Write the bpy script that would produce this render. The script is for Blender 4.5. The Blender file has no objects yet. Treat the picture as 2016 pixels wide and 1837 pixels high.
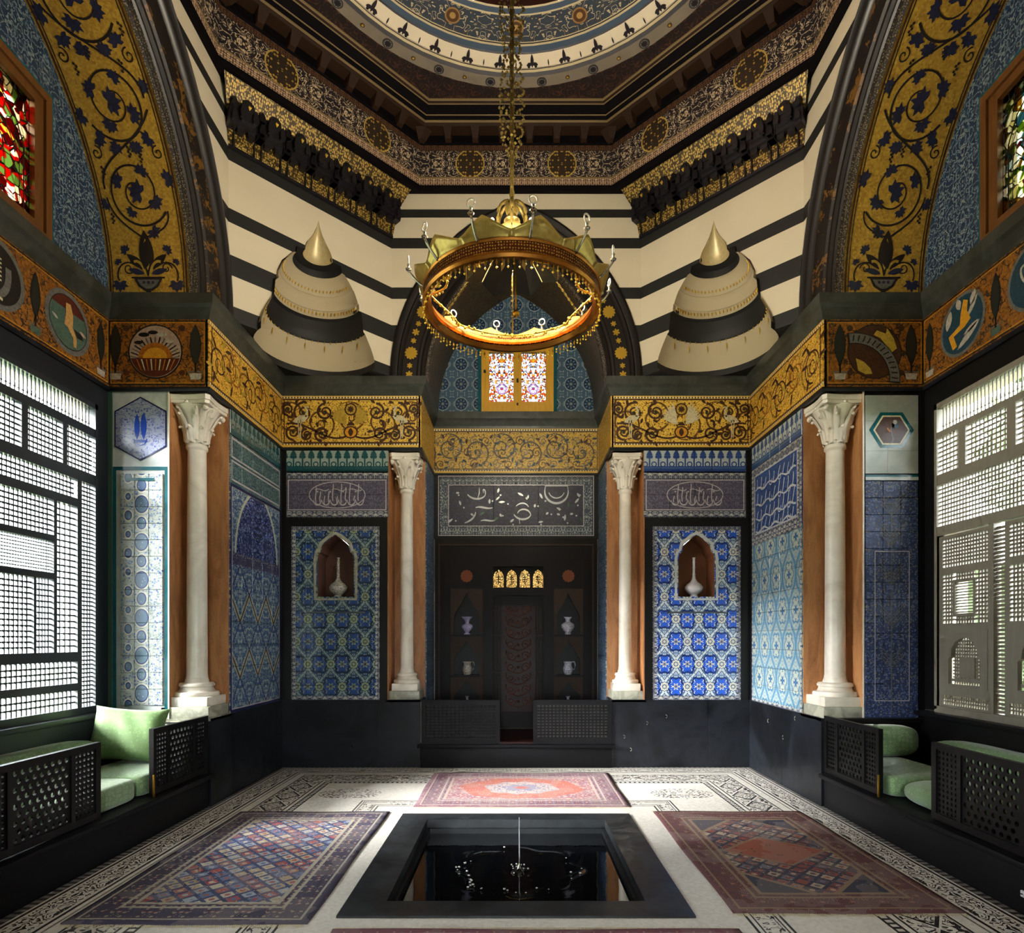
import bpy, bmesh, math, random
from mathutils import Vector, Matrix
random.seed(7)
PI = math.pi
SC = bpy.context.scene
COL = SC.collection

# ------------------------------------------------------------------ camera
# photograph taken as 2016 x 1837: focal length 1198 px, optical axis at pixel (1016, 1260)
cam_d = bpy.data.cameras.new('camera')
cam_d.sensor_fit = 'HORIZONTAL'
cam_d.sensor_width = 36.0
cam_d.lens = 1198.0 / 2016.0 * 36.0
cam_d.shift_x = (1008 - 1016) / 2016.0
cam_d.shift_y = (1260 - 918.5) / 2016.0
cam_d.clip_start = 0.05
cam = bpy.data.objects.new('camera', cam_d)
cam.location = (0, 0, 1.5)
cam.rotation_euler = (PI / 2, 0, 0)
COL.objects.link(cam)
SC.camera = cam

# ------------------------------------------------------------------ sky, sun, exposure
world = bpy.data.worlds.new('overcast_sky')
SC.world = world
world.use_nodes = True
bg = world.node_tree.nodes['Background']
bg.inputs['Color'].default_value = (0.86, 0.94, 1.0, 1)
bg.inputs['Strength'].default_value = 7.6
sun_d = bpy.data.lights.new('sun', 'SUN')
sun_d.energy = 24.0
sun_d.angle = math.radians(24)
sun_d.color = (1.0, 1.0, 0.98)
sun = bpy.data.objects.new('sun', sun_d)
_d = Vector((0.84, 0.36, -0.40))            # soft sun through thin cloud, from the window wall on the left
sun.rotation_euler = _d.to_track_quat('-Z', 'Y').to_euler()
sun.location = (-9, 2, 7)
COL.objects.link(sun)
SC.view_settings.view_transform = 'Standard'
SC.view_settings.look = 'None'
SC.view_settings.gamma = 1.0
SC.view_settings.use_curve_mapping = False
SC.view_settings.exposure = 2.05
try:
    SC.cycles.max_bounces = 6
    SC.cycles.diffuse_bounces = 4
    SC.cycles.glossy_bounces = 3
    SC.cycles.transparent_max_bounces = 10
    SC.cycles.sample_clamp_indirect = 6.0
    SC.cycles.caustics_reflective = False
    SC.cycles.caustics_refractive = False
    SC.cycles.use_denoising = True
    SC.cycles.use_adaptive_sampling = True
    SC.cycles.adaptive_threshold = 0.06
    SC.cycles.adaptive_min_samples = 12
except Exception:
    pass

# ------------------------------------------------------------------ plan of the hall (metres)
W = 2.77                  # half width of the square hall
YB, YC = 7.19, 4.42       # back wall, centre of the hall
YA = 1.65                 # entrance side
RA = 1.13                 # half width of the back recess
RS, YS = 1.20, 4.28      # half width and centre of the side recesses
XR, YRB = 3.67, 8.30      # back of side recesses, back of rear recess
YF, YN = YS + RS, YS - RS # far and near end of the side recesses
ND = 0.38                 # column notch
ZD, ZF0, ZF1, ZC = 0.79, 3.77, 4.40, 4.59
ZTOP = 6.78

def sky_portal(name, loc, rot, sx, sy):
    d = bpy.data.lights.new(name, 'AREA')
    d.shape = 'RECTANGLE'; d.size = sx; d.size_y = sy
    try: d.cycles.is_portal = True
    except Exception: pass
    o = bpy.data.objects.new(name, d)
    o.location = loc; o.rotation_euler = rot
    COL.objects.link(o)
# portals only guide the sampling of the sky through the modelled openings
sky_portal('window_portal', (-XR - 0.16, YS, 2.2), (0, -PI / 2, 0), 2.75, 2.2)
sky_portal('window_portal', (XR + 0.16, YS, 2.2), (0, PI / 2, 0), 2.75, 2.2)
sky_portal('fill_portal', (0, -2.65, 1.15), (PI / 2, 0, 0), .9, 2.3)

# ------------------------------------------------------------------ shader expressions
def hexc(h):
    h = h.lstrip('#')
    c = [int(h[i:i + 2], 16) / 255 for i in (0, 2, 4)]
    return tuple([x / 12.92 if x <= 0.04045 else ((x + 0.055) / 1.055) ** 2.4 for x in c] + [1.0])

class V:
    __slots__ = ('b', 's')
    def __init__(s, b, sock): s.b = b; s.s = sock
    def __add__(s, o): return s.b.m('ADD', s, o)
    __radd__ = __add__
    def __sub__(s, o): return s.b.m('SUBTRACT', s, o)
    def __rsub__(s, o): return s.b.m('SUBTRACT', o, s)
    def __mul__(s, o): return s.b.m('MULTIPLY', s, o)
    __rmul__ = __mul__
    def __truediv__(s, o): return s.b.m('DIVIDE', s, o)
    def __neg__(s): return s.b.m('MULTIPLY', s, -1.0)
    def __lt__(s, o): return s.b.m('LESS_THAN', s, o)
    def __gt__(s, o): return s.b.m('GREATER_THAN', s, o)
    def __and__(s, o): return s.b.m('MULTIPLY', s, o)
    def __or__(s, o): return s.b.m('MAXIMUM', s, o)

class Builder:
    def __init__(s, nt):
        s.nt = nt
        g = nt.nodes.new('ShaderNodeNewGeometry')
        sp = nt.nodes.new('ShaderNodeSeparateXYZ')
        nt.links.new(g.outputs['Position'], sp.inputs[0])
        s.pos = g.outputs['Position']
        s.x, s.y, s.z = V(s, sp.outputs[0]), V(s, sp.outputs[1]), V(s, sp.outputs[2])
    def put(s, inp, v):
        if isinstance(v, V): s.nt.links.new(v.s, inp)
        elif v is not None: inp.default_value = v
    def m(s, op, a, b=None, c=None):
        n = s.nt.nodes.new('ShaderNodeMath'); n.operation = op
        s.put(n.inputs[0], a); s.put(n.inputs[1], b); s.put(n.inputs[2], c)
        return V(s, n.outputs[0])
    def abs(s, a): return s.m('ABSOLUTE', a)
    def fract(s, a): return s.m('FRACT', a)
    def floor(s, a): return s.m('FLOOR', a)
    def sin(s, a): return s.m('SINE', a)
    def cos(s, a): return s.m('COSINE', a)
    def min(s, a, b): return s.m('MINIMUM', a, b)
    def max(s, a, b): return s.m('MAXIMUM', a, b)
    def sqrt(s, a): return s.m('SQRT', a)
    def atan2(s, a, b): return s.m('ARCTAN2', a, b)
    def len(s, a, b): return s.sqrt(s.m('MULTIPLY_ADD', a, a, b * b))
    def rep(s, a, w): return (s.fract(a * (1.0 / w) + 0.5) - 0.5) * w
    def inr(s, a, lo, hi): return (a > lo) & (a < hi)
    def mix(s, f, a, b):
        n = s.nt.nodes.new('ShaderNodeMix'); n.data_type = 'RGBA'
        s.put(n.inputs[0], f); s.put(n.inputs[6], a); s.put(n.inputs[7], b)
        return V(s, n.outputs[2])
    def vec(s, a, b=0.0, c=0.0):
        n = s.nt.nodes.new('ShaderNodeCombineXYZ')
        s.put(n.inputs[0], a); s.put(n.inputs[1], b); s.put(n.inputs[2], c)
        return n.outputs[0]
    def noise(s, vec, scale, detail=2.0, rough=0.5, dist=0.0):
        n = s.nt.nodes.new('ShaderNodeTexNoise')
        s.nt.links.new(vec, n.inputs['Vector'])
        n.inputs['Scale'].default_value = scale; n.inputs['Detail'].default_value = detail
        n.inputs['Roughness'].default_value = rough; n.inputs['Distortion'].default_value = dist
        return V(s, n.outputs[0])
    def vor(s, vec, scale, feature='F1', rnd=1.0):
        n = s.nt.nodes.new('ShaderNodeTexVoronoi'); n.feature = feature
        s.nt.links.new(vec, n.inputs['Vector'])
        n.inputs['Scale'].default_value = scale
        if 'Randomness' in n.inputs: n.inputs['Randomness'].default_value = rnd
        d = V(s, n.outputs['Distance'])
        if feature == 'DISTANCE_TO_EDGE': return d, None
        sep = s.nt.nodes.new('ShaderNodeSeparateXYZ')
        s.nt.links.new(n.outputs['Color'], sep.inputs[0])
        return d, V(s, sep.outputs[0])
    def ramp(s, f, stops):
        n = s.nt.nodes.new('ShaderNodeValToRGB')
        s.put(n.inputs[0], f)
        e = n.color_ramp.elements
        while len(e) < len(stops): e.new(0.5)
        for i, (p, c) in enumerate(stops):
            e[i].position = p; e[i].color = c
        return V(s, n.outputs[0])
    def steps(s, f, cols):
        n = s.ramp(f, [(i / len(cols), c) for i, c in enumerate(cols)])
        n.s.node.color_ramp.interpolation = 'CONSTANT'
        return n

MATS = {}
def mat(name, fn=None, color=(0.5, 0.5, 0.5, 1), rough=0.5, metal=0.0, bump=0.0, bdist=0.003, **kw):
    """principled material; fn(builder) returns a colour or dict(color, rough, metal, height, transp)"""
    m = bpy.data.materials.new(name); m.use_nodes = True
    nt = m.node_tree
    bs = nt.nodes['Principled BSDF']
    bs.inputs['Base Color'].default_value = color
    bs.inputs['Roughness'].default_value = rough
    bs.inputs['Metallic'].default_value = metal
    for k, v in kw.items():
        bs.inputs[k].default_value = v
    if fn:
        b = Builder(nt)
        r = fn(b)
        if not isinstance(r, dict): r = {'color': r}
        if 'color' in r: b.put(bs.inputs['Base Color'], r['color'])
        if 'rough' in r: b.put(bs.inputs['Roughness'], r['rough'])
        if 'metal' in r: b.put(bs.inputs['Metallic'], r['metal'])
        if 'height' in r:
            bn = nt.nodes.new('ShaderNodeBump')
            bn.inputs['Strength'].default_value = bump or 0.3
            bn.inputs['Distance'].default_value = bdist
            b.put(bn.inputs['Height'], r['height'])
            nt.links.new(bn.outputs[0], bs.inputs['Normal'])
        if 'transp' in r:                     # coloured glass: clear coloured pane, leads stay opaque
            tr = nt.nodes.new('ShaderNodeBsdfTransparent')
            b.put(tr.inputs[0], r['transp'])
            mx = nt.nodes.new('ShaderNodeMixShader')
            b.put(mx.inputs[0], r['open'])
            nt.links.new(bs.outputs[0], mx.inputs[1]); nt.links.new(tr.outputs[0], mx.inputs[2])
            nt.links.new(mx.outputs[0], nt.nodes['Material Output'].inputs[0])
    MATS[name] = m
    return m

# ------------------------------------------------------------------ object helpers
def link(o, parent=None):
    """children are modelled in world metres; a parent's own offset is cancelled"""
    COL.objects.link(o)
    if parent is not None:
        o.parent = parent
        if parent.type == 'EMPTY':
            o.matrix_parent_inverse = Matrix.Translation(parent.location).inverted()
    return o
def tag(o, label=None, cat=None, group=None, kind=None):
    if label: o['label'] = label
    if cat: o['category'] = cat
    if group: o['group'] = group
    if kind: o['kind'] = kind
    return o
def empty(name, loc, label=None, cat=None, group=None, kind=None):
    o = bpy.data.objects.new(name, None); o.location = loc
    o.empty_display_size = 0.05
    COL.objects.link(o)
    return tag(o, label, cat, group, kind)
def mesh_data(name, vs, fs, m=None, smooth=False):
    me = bpy.data.meshes.new(name)
    me.from_pydata([tuple(v) for v in vs], [], fs)
    if m: me.materials.append(m if not isinstance(m, str) else MATS[m])
    if smooth: me.polygons.foreach_set('use_smooth', [True] * len(me.polygons))
    me.update()
    return me
def obj(name, vs, fs, m=None, parent=None, smooth=False):
    o = bpy.data.objects.new(name, mesh_data(name, vs, fs, m, smooth))
    return link(o, parent)

class MB:
    """collects shapes for one mesh"""
    def __init__(s): s.v = []; s.f = []
    def add(s, vs, fs):
        k = len(s.v); s.v += [tuple(v) for v in vs]; s.f += [tuple(i + k for i in f) for f in fs]
        return s
    def box(s, x0, x1, y0, y1, z0, z1):
        return s.add([(x0, y0, z0), (x1, y0, z0), (x1, y1, z0), (x0, y1, z0), (x0, y0, z1), (x1, y0, z1), (x1, y1, z1), (x0, y1, z1)],
                     [(0, 3, 2, 1), (4, 5, 6, 7), (0, 1, 5, 4), (1, 2, 6, 5), (2, 3, 7, 6), (3, 0, 4, 7)])
    def prism(s, pts, M, h0, h1):
        """polygon pts (u,v, counter-clockwise) between heights h0 < h1 of the mapping M(u,v,h)"""
        n = len(pts)
        s.add([M(u, v, h0) for u, v in pts] + [M(u, v, h1) for u, v in pts],
              [tuple(range(n - 1, -1, -1)), tuple(range(n, 2 * n))] + [(i, (i + 1) % n, n + (i + 1) % n, n + i) for i in range(n)])
        return s
    def lathe(s, prof, c=(0, 0, 0), seg=20, a0=0.0, a1=2 * PI, flip=False):
        full = abs(a1 - a0 - 2 * PI) < 1e-6
        n = seg if full else seg + 1
        vs = []
        for r, z in prof:
            for i in range(n):
                a = a0 + (a1 - a0) * i / seg
                vs.append((c[0] + r * math.cos(a), c[1] + r * math.sin(a), c[2] + z))
        fs = []
        for j in range(len(prof) - 1):
            for i in range(seg):
                a, b_ = j * n + i, j * n + (i + 1) % n
                q = (a, b_, b_ + n, a + n)
                fs.append(q[::-1] if flip else q)
        return s.add(vs, fs)
    def tube(s, pts, r, seg=6, closed=False):
        pts = [Vector(p) for p in pts]; n = len(pts); vs = []; fs = []
        up = Vector((0, 0, 1))
        for i, p in enumerate(pts):
            t = (pts[(i + 1) % n] - pts[i - 1]) if closed else (pts[min(i + 1, n - 1)] - pts[max(i - 1, 0)])
            t.normalize()
            a = t.cross(up)
            if a.length < 1e-3: a = t.cross(Vector((1, 0, 0)))
            a.normalize(); b_ = a.cross(t).normalized()
            rr = r(i / (n - 1)) if callable(r) else r
            for k in range(seg):
                th = 2 * PI * k / seg
                vs.append(p + a * (rr * math.cos(th)) + b_ * (rr * math.sin(th)))
        for i in range(n if closed else n - 1):
            for k in range(seg):
                j = (i + 1) % n
                fs.append((i * seg + k, i * seg + (k + 1) % seg, j * seg + (k + 1) % seg, j * seg + k))
        if not closed:
            fs.append(tuple(range(seg))[::-1]); fs.append(tuple((n - 1) * seg + k for k in range(seg)))
        return s.add(vs, fs)
    def ball(s, c, r, seg=8, rings=5, sz=1.0):
        prof = [(max(r * math.sin(PI * j / rings), 1e-5), -r * sz * math.cos(PI * j / rings)) for j in range(rings + 1)]
        return s.lathe(prof, c, seg)
    def octa(s, c, r, rz=None):
        x, y, z = c; q = rz or r
        return s.add([(x + r, y, z), (x, y + r, z), (x - r, y, z), (x, y - r, z), (x, y, z + q), (x, y, z - q)],
                     [(0, 1, 4), (1, 2, 4), (2, 3, 4), (3, 0, 4), (1, 0, 5), (2, 1, 5), (3, 2, 5), (0, 3, 5)])
    def build(s, name, m=None, parent=None, smooth=False, kind=None):
        o = obj(name, s.v, s.f, m, parent, smooth)
        if kind: o['kind'] = kind
        return o

def shade_auto(o, ang=40):
    me = o.data
    me.polygons.foreach_set('use_smooth', [True] * len(me.polygons))
    try: me.set_sharp_from_angle(angle=math.radians(ang))
    except Exception: pass
    return o
def box(name, x0, x1, y0, y1, z0, z1, m, parent=None, kind=None, bevel=0.0):
    o = MB().box(x0, x1, y0, y1, z0, z1).build(name, m, parent, kind=kind)
    if bevel:
        bm = bmesh.new(); bm.from_mesh(o.data)
        bmesh.ops.bevel(bm, geom=bm.edges[:], offset=bevel, segments=2, profile=0.5, affect='EDGES')
        bm.to_mesh(o.data); bm.free()
        shade_auto(o)
    return o
def PL(o, du, dv):
    o, du, dv = Vector(o), Vector(du), Vector(dv); n = du.cross(dv)
    def M(u, v, h=0.0): return o + du * u + dv * v + n * h
    M.o, M.du, M.dv, M.n = o, du, dv, n
    return M
def Pback(y): return PL((0, y, 0), (1, 0, 0), (0, 0, 1))       # faces the camera, u = x
def Pleft(x): return PL((x, 0, 0), (0, 1, 0), (0, 0, 1))       # faces +x, u = y
def Pright(x): return PL((x, 0, 0), (0, -1, 0), (0, 0, 1))     # faces -x, u = -y
def Pfloor(z): return PL((0, 0, z), (1, 0, 0), (0, 1, 0))

def rect(u0, u1, v0, v1): return [(u0, v0), (u1, v0), (u1, v1), (u0, v1)]
def slab(name, M, u0, u1, v0, v1, m, parent=None, th=0.02, h=0.0, kind=None):
    return MB().prism(rect(u0, u1, v0, v1), M, h - th, h).build(name, m, parent, kind=kind)

def tiles(parent, M, u0, u1, v0, v1, nu, nv, m, skip=None, th=0.012, gap=0.002, tilt=0.0025, name='tile'):
    """one object per tile, sharing one mesh; patterns run over them in world position"""
    du, dv = (u1 - u0) / nu, (v1 - v0) / nv
    a, b_ = du / 2 - gap / 2, dv / 2 - gap / 2; e = 0.003
    vs = [(-a, -b_, 0), (a, -b_, 0), (a, b_, 0), (-a, b_, 0), (-a, -b_, th - e), (a, -b_, th - e), (a, b_, th - e), (-a, b_, th - e),
          (-a + e, -b_ + e, th), (a - e, -b_ + e, th), (a - e, b_ - e, th), (-a + e, b_ - e, th)]
    fs = [(0, 1, 5, 4), (1, 2, 6, 5), (2, 3, 7, 6), (3, 0, 4, 7), (4, 5, 9, 8), (5, 6, 10, 9), (6, 7, 11, 10), (7, 4, 8, 11), (8, 9, 10, 11)]
    me = mesh_data(name, vs, fs, m)
    base = Matrix((M.du, M.dv, M.n)).transposed().to_4x4()
    for i in range(nu):
        for j in range(nv):
            uc, vc = u0 + du * (i + 0.5), v0 + dv * (j + 0.5)
            if skip and skip(uc, vc, du, dv): continue
            o = bpy.data.objects.new(name, me)
            mt = base @ Matrix.Rotation(random.gauss(0, tilt), 4, 'X') @ Matrix.Rotation(random.gauss(0, tilt), 4, 'Y')
            mt.translation = M(uc, vc, random.uniform(0, 0.0012))
            o.matrix_basis = mt
            link(o, parent)

class Inlay:
    """flat coloured inlay laid in a surface mapping M(u,v,h); one mesh per colour"""
    def __init__(s, M, h=0.002): s.M = M; s.h = h; s.d = {}
    def mb(s, c): return s.d.setdefault(c, MB())
    def poly(s, pts, c, lift=0.0):
        a = sum(pts[i][0] * pts[(i + 1) % len(pts)][1] - pts[(i + 1) % len(pts)][0] * pts[i][1] for i in range(len(pts)))
        if a < 0: pts = pts[::-1]
        n = len(pts)
        s.mb(c).add([s.M(u, v, s.h + lift) for u, v in pts], [tuple(range(n))])
    def fan(s, ctr, pts, c, lift=0.0):
        n = len(pts)
        s.mb(c).add([s.M(ctr[0], ctr[1], s.h + lift)] + [s.M(u, v, s.h + lift) for u, v in pts],
                    [(0, i + 1, (i + 1) % n + 1) for i in range(n)])
    def disc(s, ctr, r, c, n=24, ry=None, lift=0.0):
        ry = ry or r
        s.poly([(ctr[0] + r * math.cos(2 * PI * i / n), ctr[1] + ry * math.sin(2 * PI * i / n)) for i in range(n)], c, lift)
    def ring(s, ctr, r0, r1, c, n=32, lift=0.0):
        vs = []; fs = []
        for i in range(n):
            a = 2 * PI * i / n
            vs += [s.M(ctr[0] + r0 * math.cos(a), ctr[1] + r0 * math.sin(a), s.h + lift), s.M(ctr[0] + r1 * math.cos(a), ctr[1] + r1 * math.sin(a), s.h + lift)]
            j = (i + 1) % n
            fs.append((2 * i, 2 * i + 1, 2 * j + 1, 2 * j))
        s.mb(c).add(vs, fs)
    def ribbon(s, pts, w, c, lift=0.0, closed=False):
        n = len(pts); L = []; R = []
        for i, p in enumerate(pts):
            q0 = pts[i - 1] if (i or closed) else pts[i]; q1 = pts[(i + 1) % n] if (closed or i < n - 1) else pts[i]
            tx, ty = q1[0] - q0[0], q1[1] - q0[1]; l = math.hypot(tx, ty) or 1
            ww = (w(i / max(n - 1, 1)) if callable(w) else w) / 2
            L.append((p[0] - ty / l * ww, p[1] + tx / l * ww)); R.append((p[0] + ty / l * ww, p[1] - tx / l * ww))
        vs = [s.M(u, v, s.h + lift) for u, v in L] + [s.M(u, v, s.h + lift) for u, v in R]
        fs = [(n + i, n + (i + 1) % n, (i + 1) % n, i) for i in range(n if closed else n - 1)]
        s.mb(c).add(vs, fs)
    def frame(s, u0, u1, v0, v1, w, c, lift=0.0):
        for q in (rect(u0, u1, v0, v0 + w), rect(u0, u1, v1 - w, v1), rect(u0, u0 + w, v0 + w, v1 - w), rect(u1 - w, u1, v0 + w, v1 - w)):
            s.poly(q, c, lift)
    def flower(s, ctr, r, c, n=6, depth=0.35, lift=0.0, rot=0.0, seg=None):
        k = seg or n * 6
        s.fan(ctr, [(ctr[0] + r * (1 - depth + depth * abs(math.cos(n / 2 * (2 * PI * i / k)))) * math.cos(2 * PI * i / k + rot),
                     ctr[1] + r * (1 - depth + depth * abs(math.cos(n / 2 * (2 * PI * i / k)))) * math.sin(2 * PI * i / k + rot)) for i in range(k)], c, lift)
    def leaf(s, ctr, ang, r, c, lift=0.0):
        """five-lobed vine leaf"""
        sh = [(0, 0), (-.35, -.25), (-.75, -.15), (-.6, .12), (-1.0, .45), (-.55, .5), (-.5, .85), (-.2, .72), (0, 1.15),
              (.2, .72), (.5, .85), (.55, .5), (1.0, .45), (.6, .12), (.75, -.15), (.35, -.25)]
        ca, sa = math.cos(ang - PI / 2), math.sin(ang - PI / 2)
        pts = [(ctr[0] + r * (x * ca - (y - .3) * sa), ctr[1] + r * (x * sa + (y - .3) * ca)) for x, y in sh]
        s.fan(ctr, pts, c, lift)
    def petal(s, p, ang, ln, w, c, lift=0.0):
        k = 8; up = []; dn = []
        for i in range(k + 1):
            t = i / k; ww = w * math.sin(PI * t) ** 0.8
            up.append((t * ln, ww / 2)); dn.append((t * ln, -ww / 2))
        pts = dn + up[::-1][1:-1]
        ca, sa = math.cos(ang), math.sin(ang)
        s.poly([(p[0] + x * ca - y * sa, p[1] + x * sa + y * ca) for x, y in pts], c, lift)
    def build(s, name, parent, kind=None):
        out = []
        for c, mbx in s.d.items():
            o = mbx.build(name, MATS[c], parent)
            if kind: o['kind'] = kind
            out.append(o)
        return out

def spiral(cx, cy, r0, r1, a0, turns, n=40):
    out = []
    for i in range(n + 1):
        t = i / n; r = r0 + (r1 - r0) * t; a = a0 + 2 * PI * turns * t
        out.append((cx + r * math.cos(a), cy + r * math.sin(a)))
    return out
def arc(cx, cy, r, a0, a1, n=16):
    return [(cx + r * math.cos(a0 + (a1 - a0) * i / n), cy + r * math.sin(a0 + (a1 - a0) * i / n)) for i in range(n + 1)]
def bez(p0, p1, p2, p3, n=14):
    out = []
    for i in range(n + 1):
        t = i / n; q = 1 - t
        out.append(tuple(q ** 3 * a + 3 * q * q * t * b_ + 3 * q * t * t * c + t ** 3 * d for a, b_, c, d in zip(p0, p1, p2, p3)))
    return out
# ------------------------------------------------------------------ materials
H = hexc
def stone(base, vein, scale=3.0, amt=0.5, dark=None):
    def f(b):
        n = b.noise(b.pos, scale, 6, 0.6, 0.6)
        n2 = b.noise(b.pos, scale * 7, 3)
        l = b.abs(n - 0.5) * 9.0
        c = b.mix(b.min(l, 1.0), vein, base)
        c = b.mix(n2 * amt, c, dark or base)
        return {'color': c, 'rough': n2 * 0.25 + 0.22, 'height': n2}
    return f
mat('black_slate', stone(H('#101216'), H('#22252c'), 1.3, 0.6, H('#090a0d')), bump=0.05, **{'Specular IOR Level': 0.28})
mat('grey_slate', stone(H('#33362f'), H('#4b4e48'), 2.2, 0.7, H('#22241f')), bump=0.06)
mat('kerb_slate', stone(H('#1d1f22'), H('#34383b'), 2.0, 0.6, H('#121416')), bump=0.08)
mat('white_marble', stone(H('#ece6d8'), H('#d6cebe'), 1.8, 0.3, H('#e2dac9')), bump=0.03)
mat('pale_stone', stone(H('#b9b8a6'), H('#8f907f'), 6, 0.5, H('#8d8e7c')), bump=0.05)
mat('pale_marble_slab', stone(H('#b8bdb4'), H('#9aa29b'), 1.2, 0.4, H('#a8ada2')), bump=0.03)
def onyx(b):
    v = b.vec(b.x * 6.0, b.y * 6.0, b.z * 1.2)
    n = b.noise(v, 1.6, 7, 0.65, 0.8)
    n2 = b.noise(b.pos, 60, 4, 0.7)
    c = b.ramp(n, [(0.3, H('#6e4022')), (0.45, H('#9c6232')), (0.58, H('#b88250')), (0.72, H('#94603a'))])
    return {'color': b.mix(n2 * 0.55, c, H('#c8966a')), 'rough': 0.4}
mat('orange_onyx', onyx)
def plaster(base):
    def f(b):
        n = b.noise(b.pos, 3.5, 4); n2 = b.noise(b.pos, 60, 2)
        return {'color': b.mix(n * 0.35, base, H('#bfae90')), 'height': n2, 'rough': 0.75}
    return f
mat('cream_plaster', plaster(H('#dacfb6')), bump=0.08)
mat('black_stripe', lambda b: {'color': b.mix(b.noise(b.pos, 3, 3), H('#151514'), H('#1f1f1d')), 'rough': 0.62})
mat('dark_wood', lambda b: {'color': b.mix(b.noise(b.vec(b.x * 9, b.y * 9, b.z * 1.2), 3, 4), H('#0a0607'), H('#190f10')), 'rough': 0.42}, **{'Specular IOR Level': 0.15})
mat('brown_wood', lambda b: {'color': b.mix(b.noise(b.vec(b.x * 4, b.y * 4, b.z * 9), 3, 4), H('#1f120a'), H('#3c2613')), 'rough': 0.5}, **{'Specular IOR Level': 0.25})
mat('red_wood', lambda b: {'color': b.mix(b.noise(b.pos, 14, 4), H('#1c0b0b'), H('#341613')), 'rough': 0.4}, **{'Specular IOR Level': 0.2})
mat('carved_red', color=H('#6a3c2c'), rough=0.5, **{'Specular IOR Level': 0.25})
mat('black_wood', color=H('#0c0b0b'), rough=0.42, **{'Specular IOR Level': 0.25})
mat('charcoal_wood', lambda b: {'color': b.mix(b.noise(b.vec(b.x * 20, b.y * 2, b.z * 20), 2, 3), H('#0c0c0e'), H('#161619')), 'rough': 0.45}, **{'Specular IOR Level': 0.15})
mat('blue_black_wood', color=H('#10161d'), rough=0.45)
mat('screen_wood', lambda b: {'color': b.mix(b.noise(b.pos, 9, 3), H('#1c2226'), H('#2b3135')), 'rough': 0.45})
mat('grey_wood', lambda b: {'color': b.mix(b.noise(b.vec(b.x * 8, b.y * 8, b.z), 4, 4), H('#7d776a'), H('#98917f')), 'rough': 0.5})
mat('honey_frame', lambda b: {'color': b.mix(b.noise(b.vec(b.x * 8, b.y * 8, b.z), 4, 4), H('#c89020'), H('#e8b83c')), 'rough': 0.4})
mat('brown_frame', lambda b: {'color': b.mix(b.noise(b.vec(b.x * 8, b.y * 8, b.z), 4, 4), H('#4f2f12'), H('#7d5022')), 'rough': 0.45})
mat('teal_tile', lambda b: {'color': b.mix(b.noise(b.pos, 25, 3), H('#0b4550'), H('#1c6a74')), 'rough': 0.18})
mat('green_edge', color=H('#3d5a4c'), rough=0.3)
mat('white_tile', lambda b: {'color': b.mix(b.noise(b.pos, 18, 3), H('#d7dcd8'), H('#aab4b4')), 'rough': 0.15})
mat('brass', color=H('#b48a2c'), rough=0.28, metal=0.9)
mat('gilt', color=H('#d2a93c'), rough=0.35, metal=0.6)
mat('pale_gilt', lambda b: {'color': b.mix(b.noise(b.pos, 40, 2), H('#d8c37a'), H('#b48f3a')), 'rough': 0.33, 'metal': 0.55})
mat('copper_gilt', lambda b: {'color': b.mix(b.noise(b.pos, 22, 3), H('#d0903c'), H('#a86426')), 'rough': 0.28, 'metal': 0.8})
def pierced(b):
    u = b.atan2(b.y - YC, b.x + 0.03) * 0.63
    d, c = b.vor(b.vec(u, b.z), 55, rnd=0.25)
    return {'color': b.mix(d < 0.3, H('#5a2a12'), H('#c79a46')), 'rough': 0.3, 'metal': 0.7, 'height': d}
mat('pierced_copper', pierced, bump=0.6)
mat('old_bronze', lambda b: {'color': b.mix(b.noise(b.pos, 60, 2), H('#3b3018'), H('#8a7436')), 'rough': 0.35, 'metal': 0.75})
mat('silver', color=H('#b9b4a8'), rough=0.2, metal=0.9)
mat('clear_bead', color=H('#e8e6dc'), rough=0.08, metal=0.3)
mat('porcelain', lambda b: {'color': b.mix(b.vor(b.pos, 60)[0] < 0.33, H('#c8c8d2'), H('#5a628f')), 'rough': 0.12})
mat('lilac_porcelain', lambda b: {'color': b.mix(b.vor(b.pos, 70)[0] < 0.3, H('#b9b2d6'), H('#7a74b0')), 'rough': 0.12})
mat('white_porcelain', color=H('#d6d3d6'), rough=0.12)
mat('grey_porcelain', lambda b: {'color': b.mix(b.vor(b.pos, 75)[0] < 0.36, H('#c4c0b4'), H('#3d3a36')), 'rough': 0.15})
mat('niche_plaster', color=H('#74452a'), rough=0.75)
mat('niche_plaster_dark', color=H('#5a3a30'), rough=0.75)
mat('terracotta', color=H('#7a3c18'), rough=0.7)
mat('backing_lit', color=H('#9a9488'), rough=0.8)
mat('grout', color=H('#5a6468'), rough=0.8)
mat('finial_silver', lambda b: {'color': b.mix(b.noise(b.pos, 30, 2), H('#cfc198'), H('#b09a64')), 'rough': 0.4, 'metal': 0.25})
mat('lead_black', color=H('#0a0a0b'), rough=0.5)
def velvet(c0, c1):
    def f(b):
        d, c = b.vor(b.pos, 26, rnd=0.5)
        n = b.noise(b.pos, 120, 2)
        return {'color': b.mix((b.abs(d - 0.3) < 0.09), b.mix(n, c0, c1), c1), 'rough': 0.7, 'height': n}
    return f
mat('green_damask', velvet(H('#56764a'), H('#8cab78')), bump=0.2, **{'Sheen Weight': 0.5})
mat('green_silk', velvet(H('#4c6e36'), H('#6f9152')), bump=0.12, **{'Sheen Weight': 0.4})
mat('water', color=H('#05070a'), rough=0.03, **{'Specular IOR Level': 0.6})
mat('water_jet', color=H('#d8dde0'), rough=0.1)
mat('basin_black', stone(H('#0d0e10'), H('#1b1e20'), 2.0, 0.6, H('#08090a')))

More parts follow.
